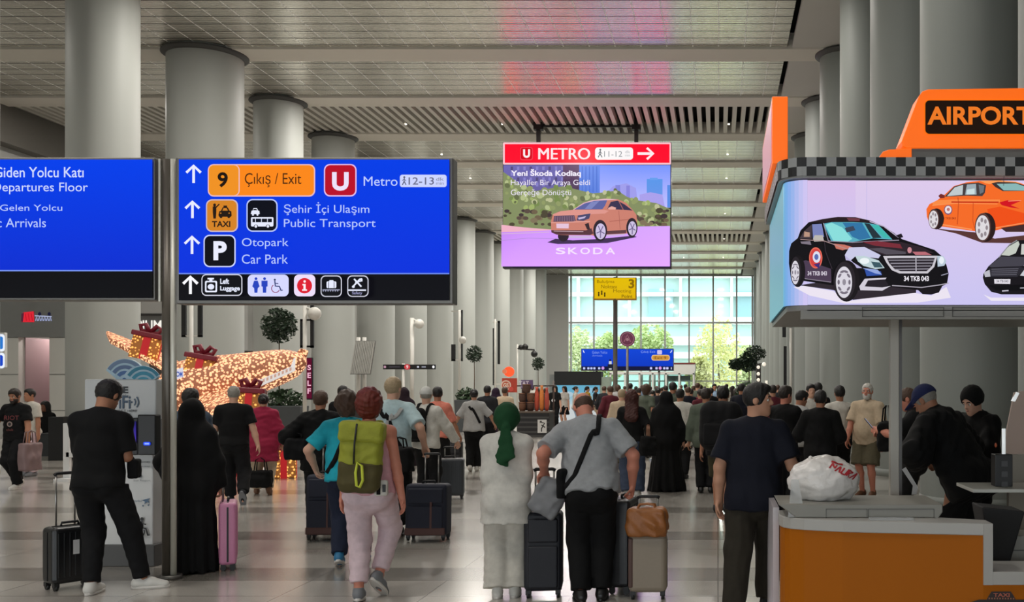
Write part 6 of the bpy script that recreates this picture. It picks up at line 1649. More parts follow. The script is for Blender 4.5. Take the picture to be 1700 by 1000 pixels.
    # ---- shoes
    if shoes:
        for sg in (-1, 1):
            hj, kn, an, fpnt, M = legs[sg]; zf = M @ V3((0, 0, 1))
            cut = [(fpnt(0, 0, .001), -zf)]
            pr = [Prim(fpnt(0, -.04, .045), fpnt(0, .07, .045), .044*s, .046*s, .02, None, (1, 1, 1), cut), Prim(fpnt(0, .07, .042), fpnt(0, .17, .028), .047*s, .034*s, .02, None, (1, 1, 1), cut), Prim(fpnt(0, -.015, .06), fpnt(0, -.018, .105), .047*s, .044*s, .02, None, (1, 1, 1), [(fpnt(0, -.018, .105), zf)])]
            so = Field(pr, min(hg, .01)).build('shoe', shoes[0], root)
            if len(shoes) > 1:
                mb = MB(); n = 20
                ring = [(.049*math.sin(2*math.pi*k/n), .062 + .146*math.cos(2*math.pi*k/n)) for k in range(n)]
                vs = [fpnt(x, y, -.001) for x, y in ring] + [fpnt(x, y, .024) for x, y in ring]
                mb._add(vs, [(i, (i+1) % n, n+(i+1) % n, n+i) for i in range(n)] + [tuple(range(n-1, -1, -1)), tuple(range(n, 2*n))], [True]*n + [False]*2)
                mb.build('sole', shoes[1], so)
    if face:
        for sg in (-1, 1):
            mb = MB().ball(hpnt(sg*.032, .079, .0), .0125*hs, 12, 8); eo = mb.build('eye', M_EYE, root)
            MB().ball(hpnt(sg*.032, .086, .0), .0075*hs, 10, 6).build('iris', M_IRIS, eo)
            MB().tube([hpnt(sg*.014, .096, .022), hpnt(sg*.034, .096, .028), hpnt(sg*.05, .085, .022)], .0045*hs).build('eyebrow', hm or HAIR['dark'], root)
        MB().tube([hpnt(-.022, .094, -.062), hpnt(-.006, .1, -.0605), hpnt(.006, .1, -.0605), hpnt(.022, .094, -.062)], [.003*hs, .006*hs, .006*hs, .003*hs]).build('lips', mat('lips', (150, 84, 76), .5), root)
        if face == 'beard':
            f = Field([Prim(hpnt(0, .03, -.062), hpnt(0, .03, -.062), .084*hs, None, .02, HT, (.78, .9, .92)), Prim(hpnt(0, .075, -.1), hpnt(0, .07, -.105), .028*hs, None, .03), Prim(hpnt(0, .1, -.05), hpnt(0, .1, -.05), .026*hs, None, .01, HT, (1, 1, .5), sub=True)], gh)
            f.clip(hpnt(0, .0, -.045), (HU - HF*.15).normalized()); f.clip(hpnt(0, 0, 0), (-HF).normalized()); f.build('beard', hm, root)
    return P_

def put(o, P_, base=None):
    """place an accessory built in a figure's own frame"""
    o.matrix_world = P_.M if base is None else P_.M @ Matrix.Translation(Vector(base))
def strap(name, P_, field, pts, r, m, parent=None, width=2.4, lift=.004, centre=None):
    """band laid over the clothing along a list of points aimed from outside at the trunk axis"""
    out = []; ups = []; fine = []
    for p0, p1 in zip(pts[:-1], pts[1:]): fine += [Vector(p0).lerp(Vector(p1), k / 6) for k in range(6)]
    for p in fine + [pts[-1]]:
        p = Vector(p); c = Vector(centre) if centre is not None else None
        ax = P_.tp(0, 0, 0); U = P_.T[2]; q = ax + U * (p - ax).dot(U) + P_.T[0] * (p - ax).dot(P_.T[0]) * .8 if c is None else c
        if c is None and (p - ax).dot(U) > .43 * P_.s: q = P_.tp((p - ax).dot(P_.T[0]) / P_.s * .85, -.02, .36)
        d = (q - p)
        hit = field.hit(p, d, d.length + .1) or field.hit(p, -U, .5) or p
        out.append(hit - d.normalized() * (lift + .6 * field.h)); ups.append(-d.normalized())
    mb = MB().tube(out, r * width, 8, flat=1 / width * .8, up=ups)
    return mb.build(name, m, parent)
# ------------------------------------------------------------------ luggage
M_WHEEL = mat('wheel_black', (16, 16, 17), .5); M_RAIL = mat('handle_alloy', (150, 148, 144), .3, .8); M_TRIM = mat('dark_trim', (22, 22, 24), .5)
def suitcase(label, loc, rz, w, dp, h, m, kind='hard', ext=.0, rail=None, cat='suitcase', lean=0., trim=None, n_rib=7, strip=None, group=None):
    t = thing('suitcase', label, cat, loc, rz, group)
    if lean: t.rotation_euler = (R(lean), 0, rz)
    z0 = .055; rail = rail or M_RAIL; trim = trim or M_TRIM
    mb = MB().box((-w/2, -dp/2, z0), (w/2, dp/2, h)); mb.build('shell', m, t, bevel=min(.045, dp*.2), seg=4)
    if kind == 'hard':
        for i in range(n_rib):
            x = -w/2 + w * (i + 1) / (n_rib + 1)
            for sy in (-1, 1):
                MB().box((x - .008, sy*dp/2 - .004, z0 + .06), (x + .008, sy*dp/2 + .004, h - .05)).build('rib', m, t, bevel=.003)
        fr = MB()
        r = .004
        fr.box((-w/2 - r, -.008, z0 + .03), (-w/2 + r, .008, h - .04)).box((w/2 - r, -.008, z0 + .03), (w/2 + r, .008, h - .04)).box((-w/2 + .04, -.008, h - r), (w/2 - .04, .008, h + r))
        fr.build('zip_seam', trim, t)
    else:
        for (za, zb) in ((z0 + .03, z0 + (h - z0)*.58), (z0 + (h - z0)*.62, h - .05)):
            MB().box((-w/2 + .035, -dp/2 - .022, za), (w/2 - .035, -dp/2 + .01, zb)).build('front_pocket', m, t, bevel=.018, seg=3)
        if strip:
            MB().box((-w/2 + .01, -dp/2 - .026, z0 + .01), (w/2 - .01, -dp/2, z0 + .09)).build('bottom_panel', strip, t, bevel=.008)
            MB().box((w*.12, -dp/2 - .027, z0 + .08), (w*.17, -dp/2, h - .2)).build('stripe', strip, t)
    hh = MB().tube([(-.07, 0, h - .002), (-.065, 0, h + .028), (.065, 0, h + .028), (.07, 0, h - .002)], .011, 8); hh.build('top_handle', trim, t)
    for sx in (-1, 1):
        for sy in (-1, 1):
            x, y = sx*(w/2 - .035), sy*(dp/2 - .035)
            wl = MB().cyl((x - .012, y, .026), (x + .012, y, .026), .026, n=14).build('wheel', M_WHEEL, t)
            MB().box((x - .02, y - .022, .03), (x + .02, y + .022, z0 + .012)).build('wheel_housing', trim, wl)
    if ext:
        g = MB()
        yb = dp/2 - .03
        for sx in (-1, 1): g.cyl((sx*.075, yb, h - .02), (sx*.075, yb, h + ext), .008, n=8)
        e = g.build('telescopic_handle', rail, t)
        MB().tube([(-.09, yb, h + ext), (-.07, yb, h + ext + .012), (.07, yb, h + ext + .012), (.09, yb, h + ext)], .014, 8).build('grip', trim, e)
    return t
def tote(name, label, cat, loc, rz, w, d, h, m, strap_h, seed=1., bulge=.08, parent_parts=True, group=None):
    t = thing(name, label, cat, loc, rz, group)
    f = Field([Prim((0, 0, h*.42), (0, 0, h*.42), .03, None, .02, (Vector((1,0,0)), Vector((0,1,0)), Vector((0,0,1))), (1, 1, 1), [((0, 0, 0), (0, 0, -1))], box=(w/2 - .03, d/2 - .03, h*.42)), Prim((-w*.2, 0, h*.4), (w*.2, 0, h*.4), d*.55, None, .06, None, (1, 1, 1), [((0, 0, 0), (0, 0, -1))])], max(.007, min(.014, w/22)))
    f.fold(.012, .12, int(seed*10), 4).build('bag_body', m, t)
    if strap_h:
        for sy in (-1, 1):
            MB().tube([(-w*.28, sy*d*.3, h*.8), (-w*.2, sy*d*.2, h + strap_h*.8), (0, sy*d*.08, h + strap_h), (w*.2, sy*d*.2, h + strap_h*.8), (w*.28, sy*d*.3, h*.8)], .009, 7).build('bag_handle', m, t)
    return t
def backpack(label, P_, m, w=.30, d=.17, h=.46, z=.24, m2=None, split=.4, y=-.2, x=0., loop=None, straps=True, hgrid=.01, pocket=True, cat='backpack', rollz=0.):
    """rucksack on a figure's back"""
    s = P_.s; base = P_.tp(x, y, z) - P_.T[2] * h / 2
    M = P_.M @ Matrix.Translation(base); T = P_.T
    t = thing('backpack', label, cat); 
    B = Matrix(((T[0].x, T[1].x, T[2].x), (T[0].y, T[1].y, T[2].y), (T[0].z, T[1].z, T[2].z))).to_4x4()
    t.matrix_world = M @ B @ Matrix.Rotation(R(rollz), 4, 'Y')
    I3 = (Vector((1,0,0)), Vector((0,1,0)), Vector((0,0,1)))
    rd = min(.16, min(w, d) * .42)
    body = [Prim((0, 0, h*.5), (0, 0, h*.5), rd, None, .02, I3, (1, 1, 1), None, (w/2 - rd, d/2 - rd, h*.5 - rd))]
    if m2 is None:
        Field(body, hgrid).fold(.006, .12, 5).build('pack_body', m, t)
    else:
        lo = [Prim((0, 0, h*.5), (0, 0, h*.5), rd, None, .02, I3, (1, 1, 1), [((0, 0, h*split), (0, 0, 1))], (w/2 - rd, d/2 - rd, h*.5 - rd))]
        up = [Prim((0, 0, h*.5), (0, 0, h*.5), rd, None, .02, I3, (1, 1, 1), [((0, 0, h*split), (0, 0, -1))], (w/2 - rd, d/2 - rd, h*.5 - rd))]
        Field(lo, hgrid).fold(.008, .1, 5).build('lower_pack', m2, t); Field(up, hgrid).fold(.009, .1, 7).build('upper_pack', m, t)
        Field([Prim((0, -.01, h*.86), (0, -.01, h*.86), .04, None, .02, I3, (1, 1, 1), None, (w/2 - .03, d/2 - .03, h*.15 - .04))], hgrid).fold(.004, .1, 9).build('top_lid', m, t)
    if pocket:
        Field([Prim((0, -d*.5, h*.3), (0, -d*.5, h*.3), .03, None, .02, I3, (1, 1, 1), None, (w*.36 - .03, .012, h*.22 - .03))], hgrid).fold(.004, .1, 3).build('front_pocket', m2 or m, t)
    if loop: MB().tube([(.0, -d*.5 - .04, h*.44), (.035, -d*.5 - .045, h*.4), (.05, -d*.5 - .045, h*.2), (.03, -d*.5 - .045, h*.1), (.005, -d*.5 - .045, h*.12), (-.01, -d*.5 - .04, h*.3)], .011, 8, closed=True).build('loop_strap', loop, t)
    if loop: MB().tube([(-.03, -d*.5 - .02, h*.98), (-.035, -d*.5 - .035, h*.7), (-.03, -d*.5 - .03, h*.42)], .008, 6).build('buckle_strap', M_TRIM, t)
    if straps:
        for sx in (-1, 1):
            f = P_.fields[-1] if not hasattr(P_, 'shirt') else P_.shirt
            pts = [P_.tp(sx*.085 + x, -.5, .40), P_.tp(sx*.09, -.4, .75), P_.tp(sx*.095, .0, .9), P_.tp(sx*.1, .4, .7), P_.tp(sx*.115, .5, .38), P_.tp(sx*.15, .4, .22)]
            o = strap('shoulder_strap', P_, f, pts, .012, m, None, 2.0, .006, P_.tp(sx*.08, -.02, .36))
            o.parent = t; o.matrix_parent_inverse = t.matrix_world.inverted(); o.matrix_world = P_.M
    return t
# ------------------------------------------------------------------ the travellers
BLK = cloth('black', (10, 10, 11)); BLK2 = cloth('washed_black', (16, 16, 18)); NAVY = cloth('navy', (15, 18, 30)); CHAR = cloth('charcoal', (38, 39, 43)); JEAN = cloth('jeans', (58, 68, 88)); JEAND = cloth('dark_jeans', (30, 36, 54))
WHT = cloth('white', (200, 197, 189)); OFFW = cloth('off_white', (190, 186, 176)); GRY = cloth('grey_melange', (146, 148, 150)); LGR = cloth('light_grey', (168, 168, 166)); PINKT = cloth('pale_pink', (206, 184, 190)); ROSE = cloth('rose_top', (198, 150, 158))
TURQ = cloth('turquoise', (34, 160, 178)); CRIM = cloth('raspberry', (150, 36, 66)); SALM = cloth('salmon', (206, 122, 104)); OLIV = cloth('olive', (60, 56, 40)); KHK = cloth('khaki', (92, 86, 68)); BEIG = cloth('beige', (196, 176, 150)); SLATE = cloth('slate', (64, 74, 88)); GREENS = cloth('emerald_scarf', (22, 64, 36))
CHECK = cloth('pale_check', (176, 198, 202)); BRWN = cloth('brown', (92, 66, 48)); MAR = cloth('maroon', (90, 34, 44)); LBLU = cloth('light_blue', (150, 176, 204)); YELL = cloth('mustard', (190, 150, 60)); GRNT = cloth('grey_green', (86, 94, 82))
SH_W = mat('white_trainer', (206, 204, 198), .5); SH_B = mat('black_shoe', (15, 15, 16), .4); SH_G = mat('grey_shoe', (112, 114, 118), .6); SH_BL = mat('blue_trainer', (40, 110, 150), .5); SH_BR = mat('brown_sandal', (104, 70, 48), .6)
def at(px, d): return (X(px, d), d, 0)
def w2l(rz, wx, wy): c, s_ = math.cos(rz), math.sin(rz); return (c*wx + s_*wy, -s_*wx + c*wy)

# --- man in black at the wifi kiosk
rz = R(14); d = 8.55
L_ = w2l(rz, -.03, .05); Q_ = w2l(rz, .40, .20)
p = make_person('man in black t-shirt and black trousers with white trainers at the wifi kiosk', at(164, d), rz, H=1.80, h=.0075, skin='tan', w=.97, lean=5, pitch=24, yaw=24,
    shirt=dict(m=BLK, hem=-.07, t=.84, flare=.0), bottom=dict(m=BLK2, hem_w=-.006, kw=.004, e=.019, amp=.004), shoes=(SH_W, M_SOLE), hair=('short', 'black'), face=True,
    armL=dict(w=(-.02, .30, 1.12), p=(-.25, -.5, -.8), n=(.6, 0, .8), c=.5), armR=dict(w=(.13, .28, 1.08), p=(.25, -.6, -.8), n=(-.5, 0, .8), c=.55), legL=(L_[0]/1.03, L_[1]/1.03, 6, 0, 0), legR=(Q_[0]/1.03, Q_[1]/1.03, 88, 0, 0))
ph = thing('mobile_phone', 'phone held by the man in black at the wifi kiosk', 'phone'); ph.matrix_world = p.M @ Matrix.Translation((0.1, .40, 1.15)) @ Matrix.Rotation(R(35), 4, 'X')
MB().box((-.037, -.075, -.004), (.037, .075, .004)).build('phone_body', M_BLACKP, ph, bevel=.004)
MB().box((-.034, -.07, .0045), (.034, .07, .006)).build('phone_screen', mat('phone_glow', (180, 190, 220), .3, emit=(150, 160, 200), estr=.4), ph)
pu = thing('belt_pouch', 'small black pouch at the belt of the man by the wifi kiosk', 'pouch'); pu.matrix_world = p.M @ Matrix.Translation((.235, .12, .96))
Field([Prim((0, 0, .06), (0, 0, .06), .02, None, .01, (Vector((1,0,0)), Vector((0,1,0)), Vector((0,0,1))), (1,1,1), None, (.02, .05, .06))], .008).fold(.004, .07, 2).build('pouch_body', BLK2, pu)
MB().tube([(0, -.04, .12), (-.02, 0, .17), (0, .04, .12)], .006).build('pouch_loop', M_TRIM, pu)
M_BLKSHELL = mat('black_shell', (20, 21, 23), .35)
t = suitcase('black hard-shell suitcase with white tag behind the man in black', (X(116, 8.75), 8.75, 0), R(58), .36, .21, .535, M_BLKSHELL, ext=.43)
MB().box((-.03, -.119, .3), (.02, -.117, .42)).build('paper_tag', mat('paper_white', (206, 206, 206), .7), t)

# --- woman in black robe, pink suitcase, man beyond
d = 9.5
p = make_person('woman in a long black robe and veil beside the steel sign post', at(319, d), R(4), H=1.60, h=.011, skin='mid', fem=True, hair=('none', 'black'), robe=dict(m=BLK, r=.235), shoes=(SH_B,), armR=dict(w=(.23, .10, .86), c=.6), armL=dict(w=(-.24, .1, .9), c=.6))
tote('shoulder_bag', 'black shoulder bag at the left side of the woman in black robe', 'bag', (X(291, 9.4), 9.4, .85), R(20), .2, .12, .3, BLK2, .14, 2.1)
suitcase('glittery pink suitcase beside the woman in black robe', (X(379, 9.7), 9.7, 0), R(114), .40, .15, .635, mat('pink_glitter', (206, 132, 168), .35, var=.25, scale=160), ext=.30, n_rib=5, rail=M_RAIL)
make_person('man in slate jacket mostly hidden behind the woman in black robe', at(316, 11.9), R(-6), H=1.69, h=.012, skin='tan', w=1.08, shirt=dict(m=SLATE, kind='long', e=.03, hem=-.1), bottom=dict(m=BLK2), shoes=(SH_B,), hair=('short', 'black'))
# --- couple walking towards the lit aircraft
make_person('man in black t-shirt walking away beside the woman in raspberry tunic', at(388, 15.0), R(22), H=1.72, h=.012, skin='light', w=1.12, shirt=dict(m=BLK, hem=-.05), bottom=dict(m=BLK2, kw=.012), shoes=(CHAR, SH_G), hair=('crop', 'grey'), legL=(-.06, .32, -4, 0, 0), legR=(.14, -.26, 10, 58, .02), armL=dict(w=(-.30, .10, .86)), armR=dict(w=(.33, -.04, .86)))
p = make_person('woman in raspberry tunic carrying a black handbag', at(437, 16.2), R(20), H=1.60, h=.012, skin='mid', fem=True, w=1.1, shirt=dict(m=CRIM, kind='long', e=.035, hem=-.34, flare=.06, bulk=.02, amp=.01), bottom=dict(m=BEIG, hem_w=.0), shoes=(SH_BR,), hair=('bun', 'black'), armL=dict(w=(-.24, .10, .78), c=.8), legL=(-.12, .25, -4, 0, 0), legR=(.11, -.1, 6, 30, .0))
tote('handbag', 'black handbag hanging from the hand of the woman in raspberry tunic', 'bag', (X(433, 16.05), 16.05, .14), 0, .33, .15, .26, BLK, .2, 1.3)

# --- man with jacket and the navy suitcases
p = make_person('person in black jacket with elbow out left of the turquoise shirt', at(532, 12.3), R(12), H=1.66, h=.012, skin='tan', w=1.15, shirt=dict(m=BLK, kind='jacket', e=.034, hem=-.16, bulk=.02, amp=.01, collar=True), bottom=dict(m=BLK2, kw=.012), shoes=(SH_B,), hair=('short', 'brown'), armL=dict(w=(-.3, .16, 1.0), p=(-1, -.6, 0)), armR=dict(w=(.26, -.12, .86)))
tote('shoulder_bag', 'round black bag held at the left elbow of the person in black jacket', 'bag', (X(494, 12.2), 12.2, .86), R(10), .24, .18, .24, BLK2, .06, 3.3)
STRIPE = mat('brown_panel', (84, 52, 46), .6); NAVYC = mat('navy_case', (24, 28, 46), .7, var=.15, scale=60)
suitcase('navy soft suitcase with brown base trailing the person in black jacket', (X(541, 11.5), 11.5, 0), R(4), .38, .26, .73, NAVYC, 'soft', ext=.30, strip=STRIPE, lean=-3)
make_person('person in black with pink collar seen behind the black jacket', at(569, 18), R(0), H=1.72, h=.015, skin='dark', shirt=dict(m=BLK, kind='long', hem=-.1), bottom=dict(m=BLK2), shoes=(SH_B,), hair=('short', 'black'))
make_person('person with bright pink scarf half hidden behind turquoise shirt', at(594, 17), R(5), H=1.5, h=.016, skin='mid', fem=True, shirt=dict(m=cloth('hot_pink', (206, 36, 110)), kind='long', hem=-.1), bottom=dict(m=BLK2), shoes=(SH_B,), hair=('long', 'dark'))
p = make_person('person in turquoise t-shirt and dark jeans hidden behind the green backpack', at(576, 9.85), R(10), H=1.66, h=.009, skin='light', w=1.05, shirt=dict(m=TURQ, hem=-.05, e=.026, t=.78), bottom=dict(m=JEAND), shoes=(SH_BL, M_SOLE), hair=('bob', 'brown'), armL=dict(w=(-.33, .12, .98), p=(-.8, -.8, 0), c=.5), legL=(-.06, -.02, -4, 20, 0), legR=(.15, .28, 6, 0, 0))
strap('crossbody_strap', p, p.shirt, [p.tp(.12, -.3, .62), p.tp(.06, -.5, .48), p.tp(-.02, -.5, .33), p.tp(-.1, -.5, .16), p.tp(-.2, -.4, .02)], .010, BLK, p.root, 2.2)

# --- red-haired woman with the green backpack
d = 8.3
p = make_person('red-haired woman in pale pink trousers and tank top walking away', at(613, d), R(9), H=1.70, h=.0075, skin='red', fem=True, w=1.14, head_scale=1.0, shirt=dict(m=ROSE, kind='tank', hem=-.02, e=.016), bottom=dict(m=PINKT, hem_w=-.002, e=.018, kw=.004, t=1.86, amp=.005), shoes=(SH_G, M_SOLE), hair=('bob', 'red'),
    legL=(-.075, .03, -4, 4, 0), legR=(.085, .10, 24, 40, .03), armL=dict(w=(-.225, .09, .84), n=(.8, -.5, 0), c=.3), armR=dict(w=(.275, -.04, .80), p=(.3, -1, 0), n=(-.8, -.5, 0), c=.3))
BPG = mat('lime_pack', (146, 150, 40), .7, var=.15, scale=20, bump=.3, bscale=60); BPO = mat('olive_pack', (74, 66, 28), .75, var=.15, scale=20)
backpack('lime green and olive backpack on the red-haired woman', p, BPG, .32, .17, .56, .27, BPO, .42, y=-.205, x=-.05, loop=mat('lime_loop', (196, 206, 60), .6), pocket=False, hgrid=.009, rollz=4)
f = p.trousers
wb = thing('waist_bag', 'small white and black waist bag on the hip of the red-haired woman', 'pouch'); wb.matrix_world = p.M @ Matrix.Translation(p.tp(.12, -.15, -.04))
Field([Prim((0, 0, .05), (0, 0, .05), .018, None, .01, (Vector((1,0,0)), Vector((0,1,0)), Vector((0,0,1))), (1,1,1), None, (.035, .016, .045))], .007).build('pouch_body', WHT, wb)
MB().box((-.03, -.04, .0), (.0, -.03, .09)).build('pouch_flap', BLK, wb, bevel=.003); MB().box((.015, -.042, .02), (.04, -.03, .08)).build('buckle', M_TRIM, wb, bevel=.003)

# --- tall man with check shirt
d = 11.9
p = make_person('tall grey-blond man in pale checked shirt with crossed straps pulling a suitcase', at(652, d), R(2), H=1.82, h=.010, skin='light', w=1.08, yaw=14, hair=('short', 'blond'), shirt=dict(m=CHECK, e=.028, hem=-.03, t=.82, flare=.02, collar=True), bottom=dict(m=BLK), shoes=(SH_B,), armR=dict(w=(.36, -.02, .97), p=(.6, -1, 0), c=.9, n=(0, -.3, -1)), legL=(-.08, .2, 0, 0, 0), legR=(.12, -.12, 4, 30, 0))
strap('crossbody_strap', p, p.shirt, [p.tp(-.12, -.2, .62), p.tp(-.06, -.5, .48), p.tp(.02, -.5, .3), p.tp(.1, -.5, .12), p.tp(.2, -.4, -.02)], .010, BLK2, p.root, 2.4)
strap('crossbody_strap', p, p.shirt, [p.tp(.14, -.2, .62), p.tp(.06, -.5, .46), p.tp(-.03, -.5, .3), p.tp(-.12, -.5, .14)], .010, LGR, p.root, 2.6)
tote('shoulder_bag', 'black bag hanging behind the man in pale checked shirt', 'bag', (X(663, 11.6), 11.6, .76), R(-10), .3, .16, .28, BLK, .1, 4.1)
suitcase('navy soft suitcase with brown stripe pulled by the man in checked shirt', (X(711, 11.45), 11.45, 0), R(0), .46, .27, .63, NAVYC, 'soft', ext=.32, strip=STRIPE, lean=-3)
d = 14.8
p = make_person('grey-haired person in white shirt with black backpack pushing dark cases', at(708, d), R(-14), H=1.70, h=.012, skin='light', w=1.05, yaw=-25, hair=('cap', cloth('white_cap', (190, 190, 186))), shirt=dict(m=WHT, kind='long', e=.026, hem=-.06), bottom=dict(m=BLK2), shoes=(SH_B,), armR=dict(w=(.36, .26, .92), p=(.6, -1, 0), c=.8))
backpack('black backpack on the grey-haired person in white shirt', p, BLK, .30, .17, .48, .27, y=-.21, x=-.06, hgrid=.012)
make_person('person in salmon shirt just beyond the grey-haired person', at(727, 17.5), R(-12), H=1.70, h=.014, skin='tan', hair=('short', 'black'), yaw=-30, shirt=dict(m=SALM, e=.028, hem=-.05, t=.9), bottom=dict(m=BLK2), shoes=(SH_B,), armR=dict(w=(.32, .2, .86)))
M_GCASE = mat('grey_ribbed_case', (58, 62, 68), .4)
suitcase('dark grey ribbed suitcase right of the navy case with brown stripe', (X(746, 15.6), 15.6, 0), R(10), .44, .28, .62, M_GCASE, ext=.15, n_rib=6)
suitcase('black suitcase pushed by the woman in light grey t-shirt', (X(750, 19.6), 19.6, 0), R(6), .40, .26, .66, mat('soft_black_case', (24, 25, 30), .6), 'soft', ext=.2)
p = make_person('woman in light grey t-shirt and black trousers with arm stretched to a case', at(787, 20.6), R(8), H=1.66, h=.014, skin='mid', fem=True, w=1.12, hair=('bun', 'black'), shirt=dict(m=LGR, e=.03, hem=-.05, t=.9), bottom=dict(m=BLK), shoes=(SH_W,), armL=dict(w=(-.46, .05, .92), p=(-.4, -1, 0)), armR=dict(w=(.42, .18, .98), p=(.6, -1, 0)), legL=(-.07, -.05, 0, 15, 0), legR=(.05, .2, 0, 0, 0))
strap('crossbody_strap', p, p.shirt, [p.tp(-.1, -.3, .6), p.tp(-.04, -.5, .44), p.tp(.06, -.5, .28), p.tp(.16, -.5, .1)], .012, BLK2, p.root, 2.0)
# --- far left
p = make_person('bearded man in black printed t-shirt walking towards the camera at far left', at(27, 17.1), R(172), H=1.68, h=.010, skin='tan', w=1.12, pitch=14, yaw=-10, face='beard', hair=('short', 'dark'), shirt=dict(m=BLK, hem=-.08, e=.026), bottom=dict(m=BLK2, kw=.014), shoes=(SH_W, M_SOLE), armL=dict(w=(-.32, .1, .84)), armR=dict(w=(.30, .22, 1.0), p=(.8, -.8, 0)), legL=(-.1, .2, -6, 0, 0), legR=(.09, -.06, 6, 25, 0))
a = Art(17.1, .002); q = p.root.location
a.text('RIOT', 18, 690, 42, 697, (120, 50, 52), .0); a.ell(27, 704, 4.5, 4.5, (150, 130, 124)); a.ell(27, 704, 2.6, 2.6, (30, 26, 26)); a.text('club', 22, 711, 33, 715, (110, 56, 52))
o = a.build('shirt_print', M_PRINT, p.root)
hit = p.shirt.hit(p.tp(0, .6, .3), (0, -1, 0)) or Vector((0, .16, 1.2)); front = (p.M @ hit)
o.matrix_parent_inverse = p.root.matrix_basis.inverted() if False else p.M.inverted(); o.location = (0, front.y - 17.1 - .022, 0)
tote('carrier_bag', 'greyish pink paper bag in the hand of the man walking at far left', 'bag', (X(50, 17.0), 17.0, .32), R(80), .36, .14, .50, mat('grey_pink_bag', (126, 104, 104), .6), .16, 5.2)
make_person('person in white shirt half hidden behind the bearded man at far left', at(50, 19.5), R(160), H=1.66, h=.016, skin='tan', hair=('short', 'black'), shirt=dict(m=OFFW, e=.028), bottom=dict(m=PINKT), shoes=(SH_G,))
dk = thing('info_desk', 'low black desk in front of the pink shop doorway', 'desk', (X(82, 23.5), 23.5, 0))
MB().box((X(57, 23.5) - X(82, 23.5), 0, .1), (X(80, 23.5) - X(82, 23.5), .5, .62)).build('desk_body', mat('desk_dark', (34, 38, 40), .5), dk); MB().box((X(80, 23.5) - X(82, 23.5), 0, 0), (X(105, 23.5) - X(82, 23.5), .6, 1.0)).build('desk_tower', M_BLACKP, dk)
MB().box((X(57, 23.5) - X(82, 23.5), .02, 0), (X(80, 23.5) - X(82, 23.5), .45, .1)).build('desk_plinth', mat('desk_grey', (110, 110, 104), .6), dk)
make_person('seated person in black behind the low black desk', (X(75, 24.4), 24.4, -.32), R(175), H=1.66, h=.018, skin='dark', hair=('long', 'black'), shirt=dict(m=BLK, kind='long', e=.03), bottom=dict(m=BLK2), shoes=None, w=1.1)
st = thing('stool', 'stool under the seated person behind the low black desk', 'stool', (X(75, 24.5), 24.5, 0)); MB().cyl((0, 0, .42), (0, 0, .48), .2).build('seat', M_BLACKP, st); MB().cyl((0, 0, 0), (0, 0, .42), .04).build('leg', M_STEELD, st)
wg = thing('gate_stand', 'narrow white stand on a foot left of the wifi kiosk', 'stand', (X(108, 18.6), 18.6, 0))
MB().box((-.03, -.02, .05), (.09, .05, 1.04)).build('upright', M_KW, wg, bevel=.01); MB().box((-.05, -.25, 0), (.22, .25, .05)).build('foot', M_KW, wg); MB().box((.02, -.02, .42), (.26, .04, .52)).build('arm', M_KW, wg, bevel=.008)

# --- couple in the middle: woman in white, man in grey
d = 8.35
make_person('woman in white tunic and trousers with green headscarf', at(841, d), R(7), H=1.575, h=.0085, skin='mid', fem=True, w=1.0, pitch=10, hair=('scarf', GREENS), shirt=dict(m=WHT, kind='long', e=.034, hem=-.24, flare=.055, bulk=-.004, amp=.005, t=1.9), bottom=dict(m=OFFW, hem_w=.045, kw=.02, e=.024, t=1.98, amp=.005), shoes=(SH_W, M_SOLE), armL=dict(w=(-.05, .20, 1.02), p=(-.05, -.2, -1)), armR=dict(w=(.05, .20, 1.02), p=(.05, -.2, -1)), legL=(-.09, .12, -4, 0, 0), legR=(.08, .15, 4, 0, 0))
d = 8.25
p = make_person('bald stout man in grey t-shirt holding two suitcase handles', at(981, d), R(5), H=1.74, h=.0075, skin='red', w=1.26, lean=16, side=-4, pitch=34, yaw=-16, hair=('bald', 'brown'), shirt=dict(m=GRY, e=.026, hem=-.05, t=.82, flare=.0, amp=.006, bulk=.014), bottom=dict(m=BLK, e=.02, kw=.01, amp=.004), shoes=(SH_B, SH_B),
    armL=dict(w=(-.385, .14, 1.03), p=(-.5, -1, -.2), n=(0, -.2, -1), c=.85, d=(-.05, .5, -.6)), armR=dict(w=(.335, .12, .92), p=(.8, -.6, 0), n=(-.6, .2, -.8), c=.85), legL=(-.11, .06, -14, 0, 0), legR=(.10, .12, 6, 0, 0))
strap('crossbody_strap', p, p.shirt, [p.tp(.12, .10, .72), p.tp(.11, -.1, .7), p.tp(.10, -.35, .60), p.tp(.085, -.5, .44), p.tp(.03, -.5, .38), p.tp(-.05, -.5, .22), p.tp(-.14, -.5, .06), p.tp(-.24, -.4, -.03)], .009, BLK, p.root, 2.2)
tote('crossbody_bag', 'flat black crossbody bag at the left hip of the man in grey t-shirt', 'bag', (X(938, 8.2), 8.2, .84), R(70), .2, .05, .23, BLK, 0, 1.9)
gl = p.M @ p.palm[-1]; gr = p.M @ p.palm[1]
t = suitcase('navy black soft suitcase standing between the woman in white and the stout man', (X(903, 8.42), 8.42, 0), R(6), .31, .26, .70, mat('black_navy_case', (19, 21, 30), .6), 'soft', ext=.32)
J = mat('grey_jacket_cloth', (120, 121, 124), .7, var=.12, scale=18)
nb_ = thing('folded_jacket', 'folded grey jacket tucked on top of the navy black suitcase', 'jacket', (X(912, 8.30), 8.30, .70))
Field([Prim((0, -.02, .12), (0, -.02, .12), .03, None, .02, (Vector((.87, 0, -.5)), Vector((0, 1, 0)), Vector((.5, 0, .87))), (1, 1, 1), None, (.09, .04, .11)), Prim((.03, -.03, .11), (.06, -.03, .21), .065, .055, .04)], .009).fold(.01, .09, 8).build('jacket_bundle', J, nb_)
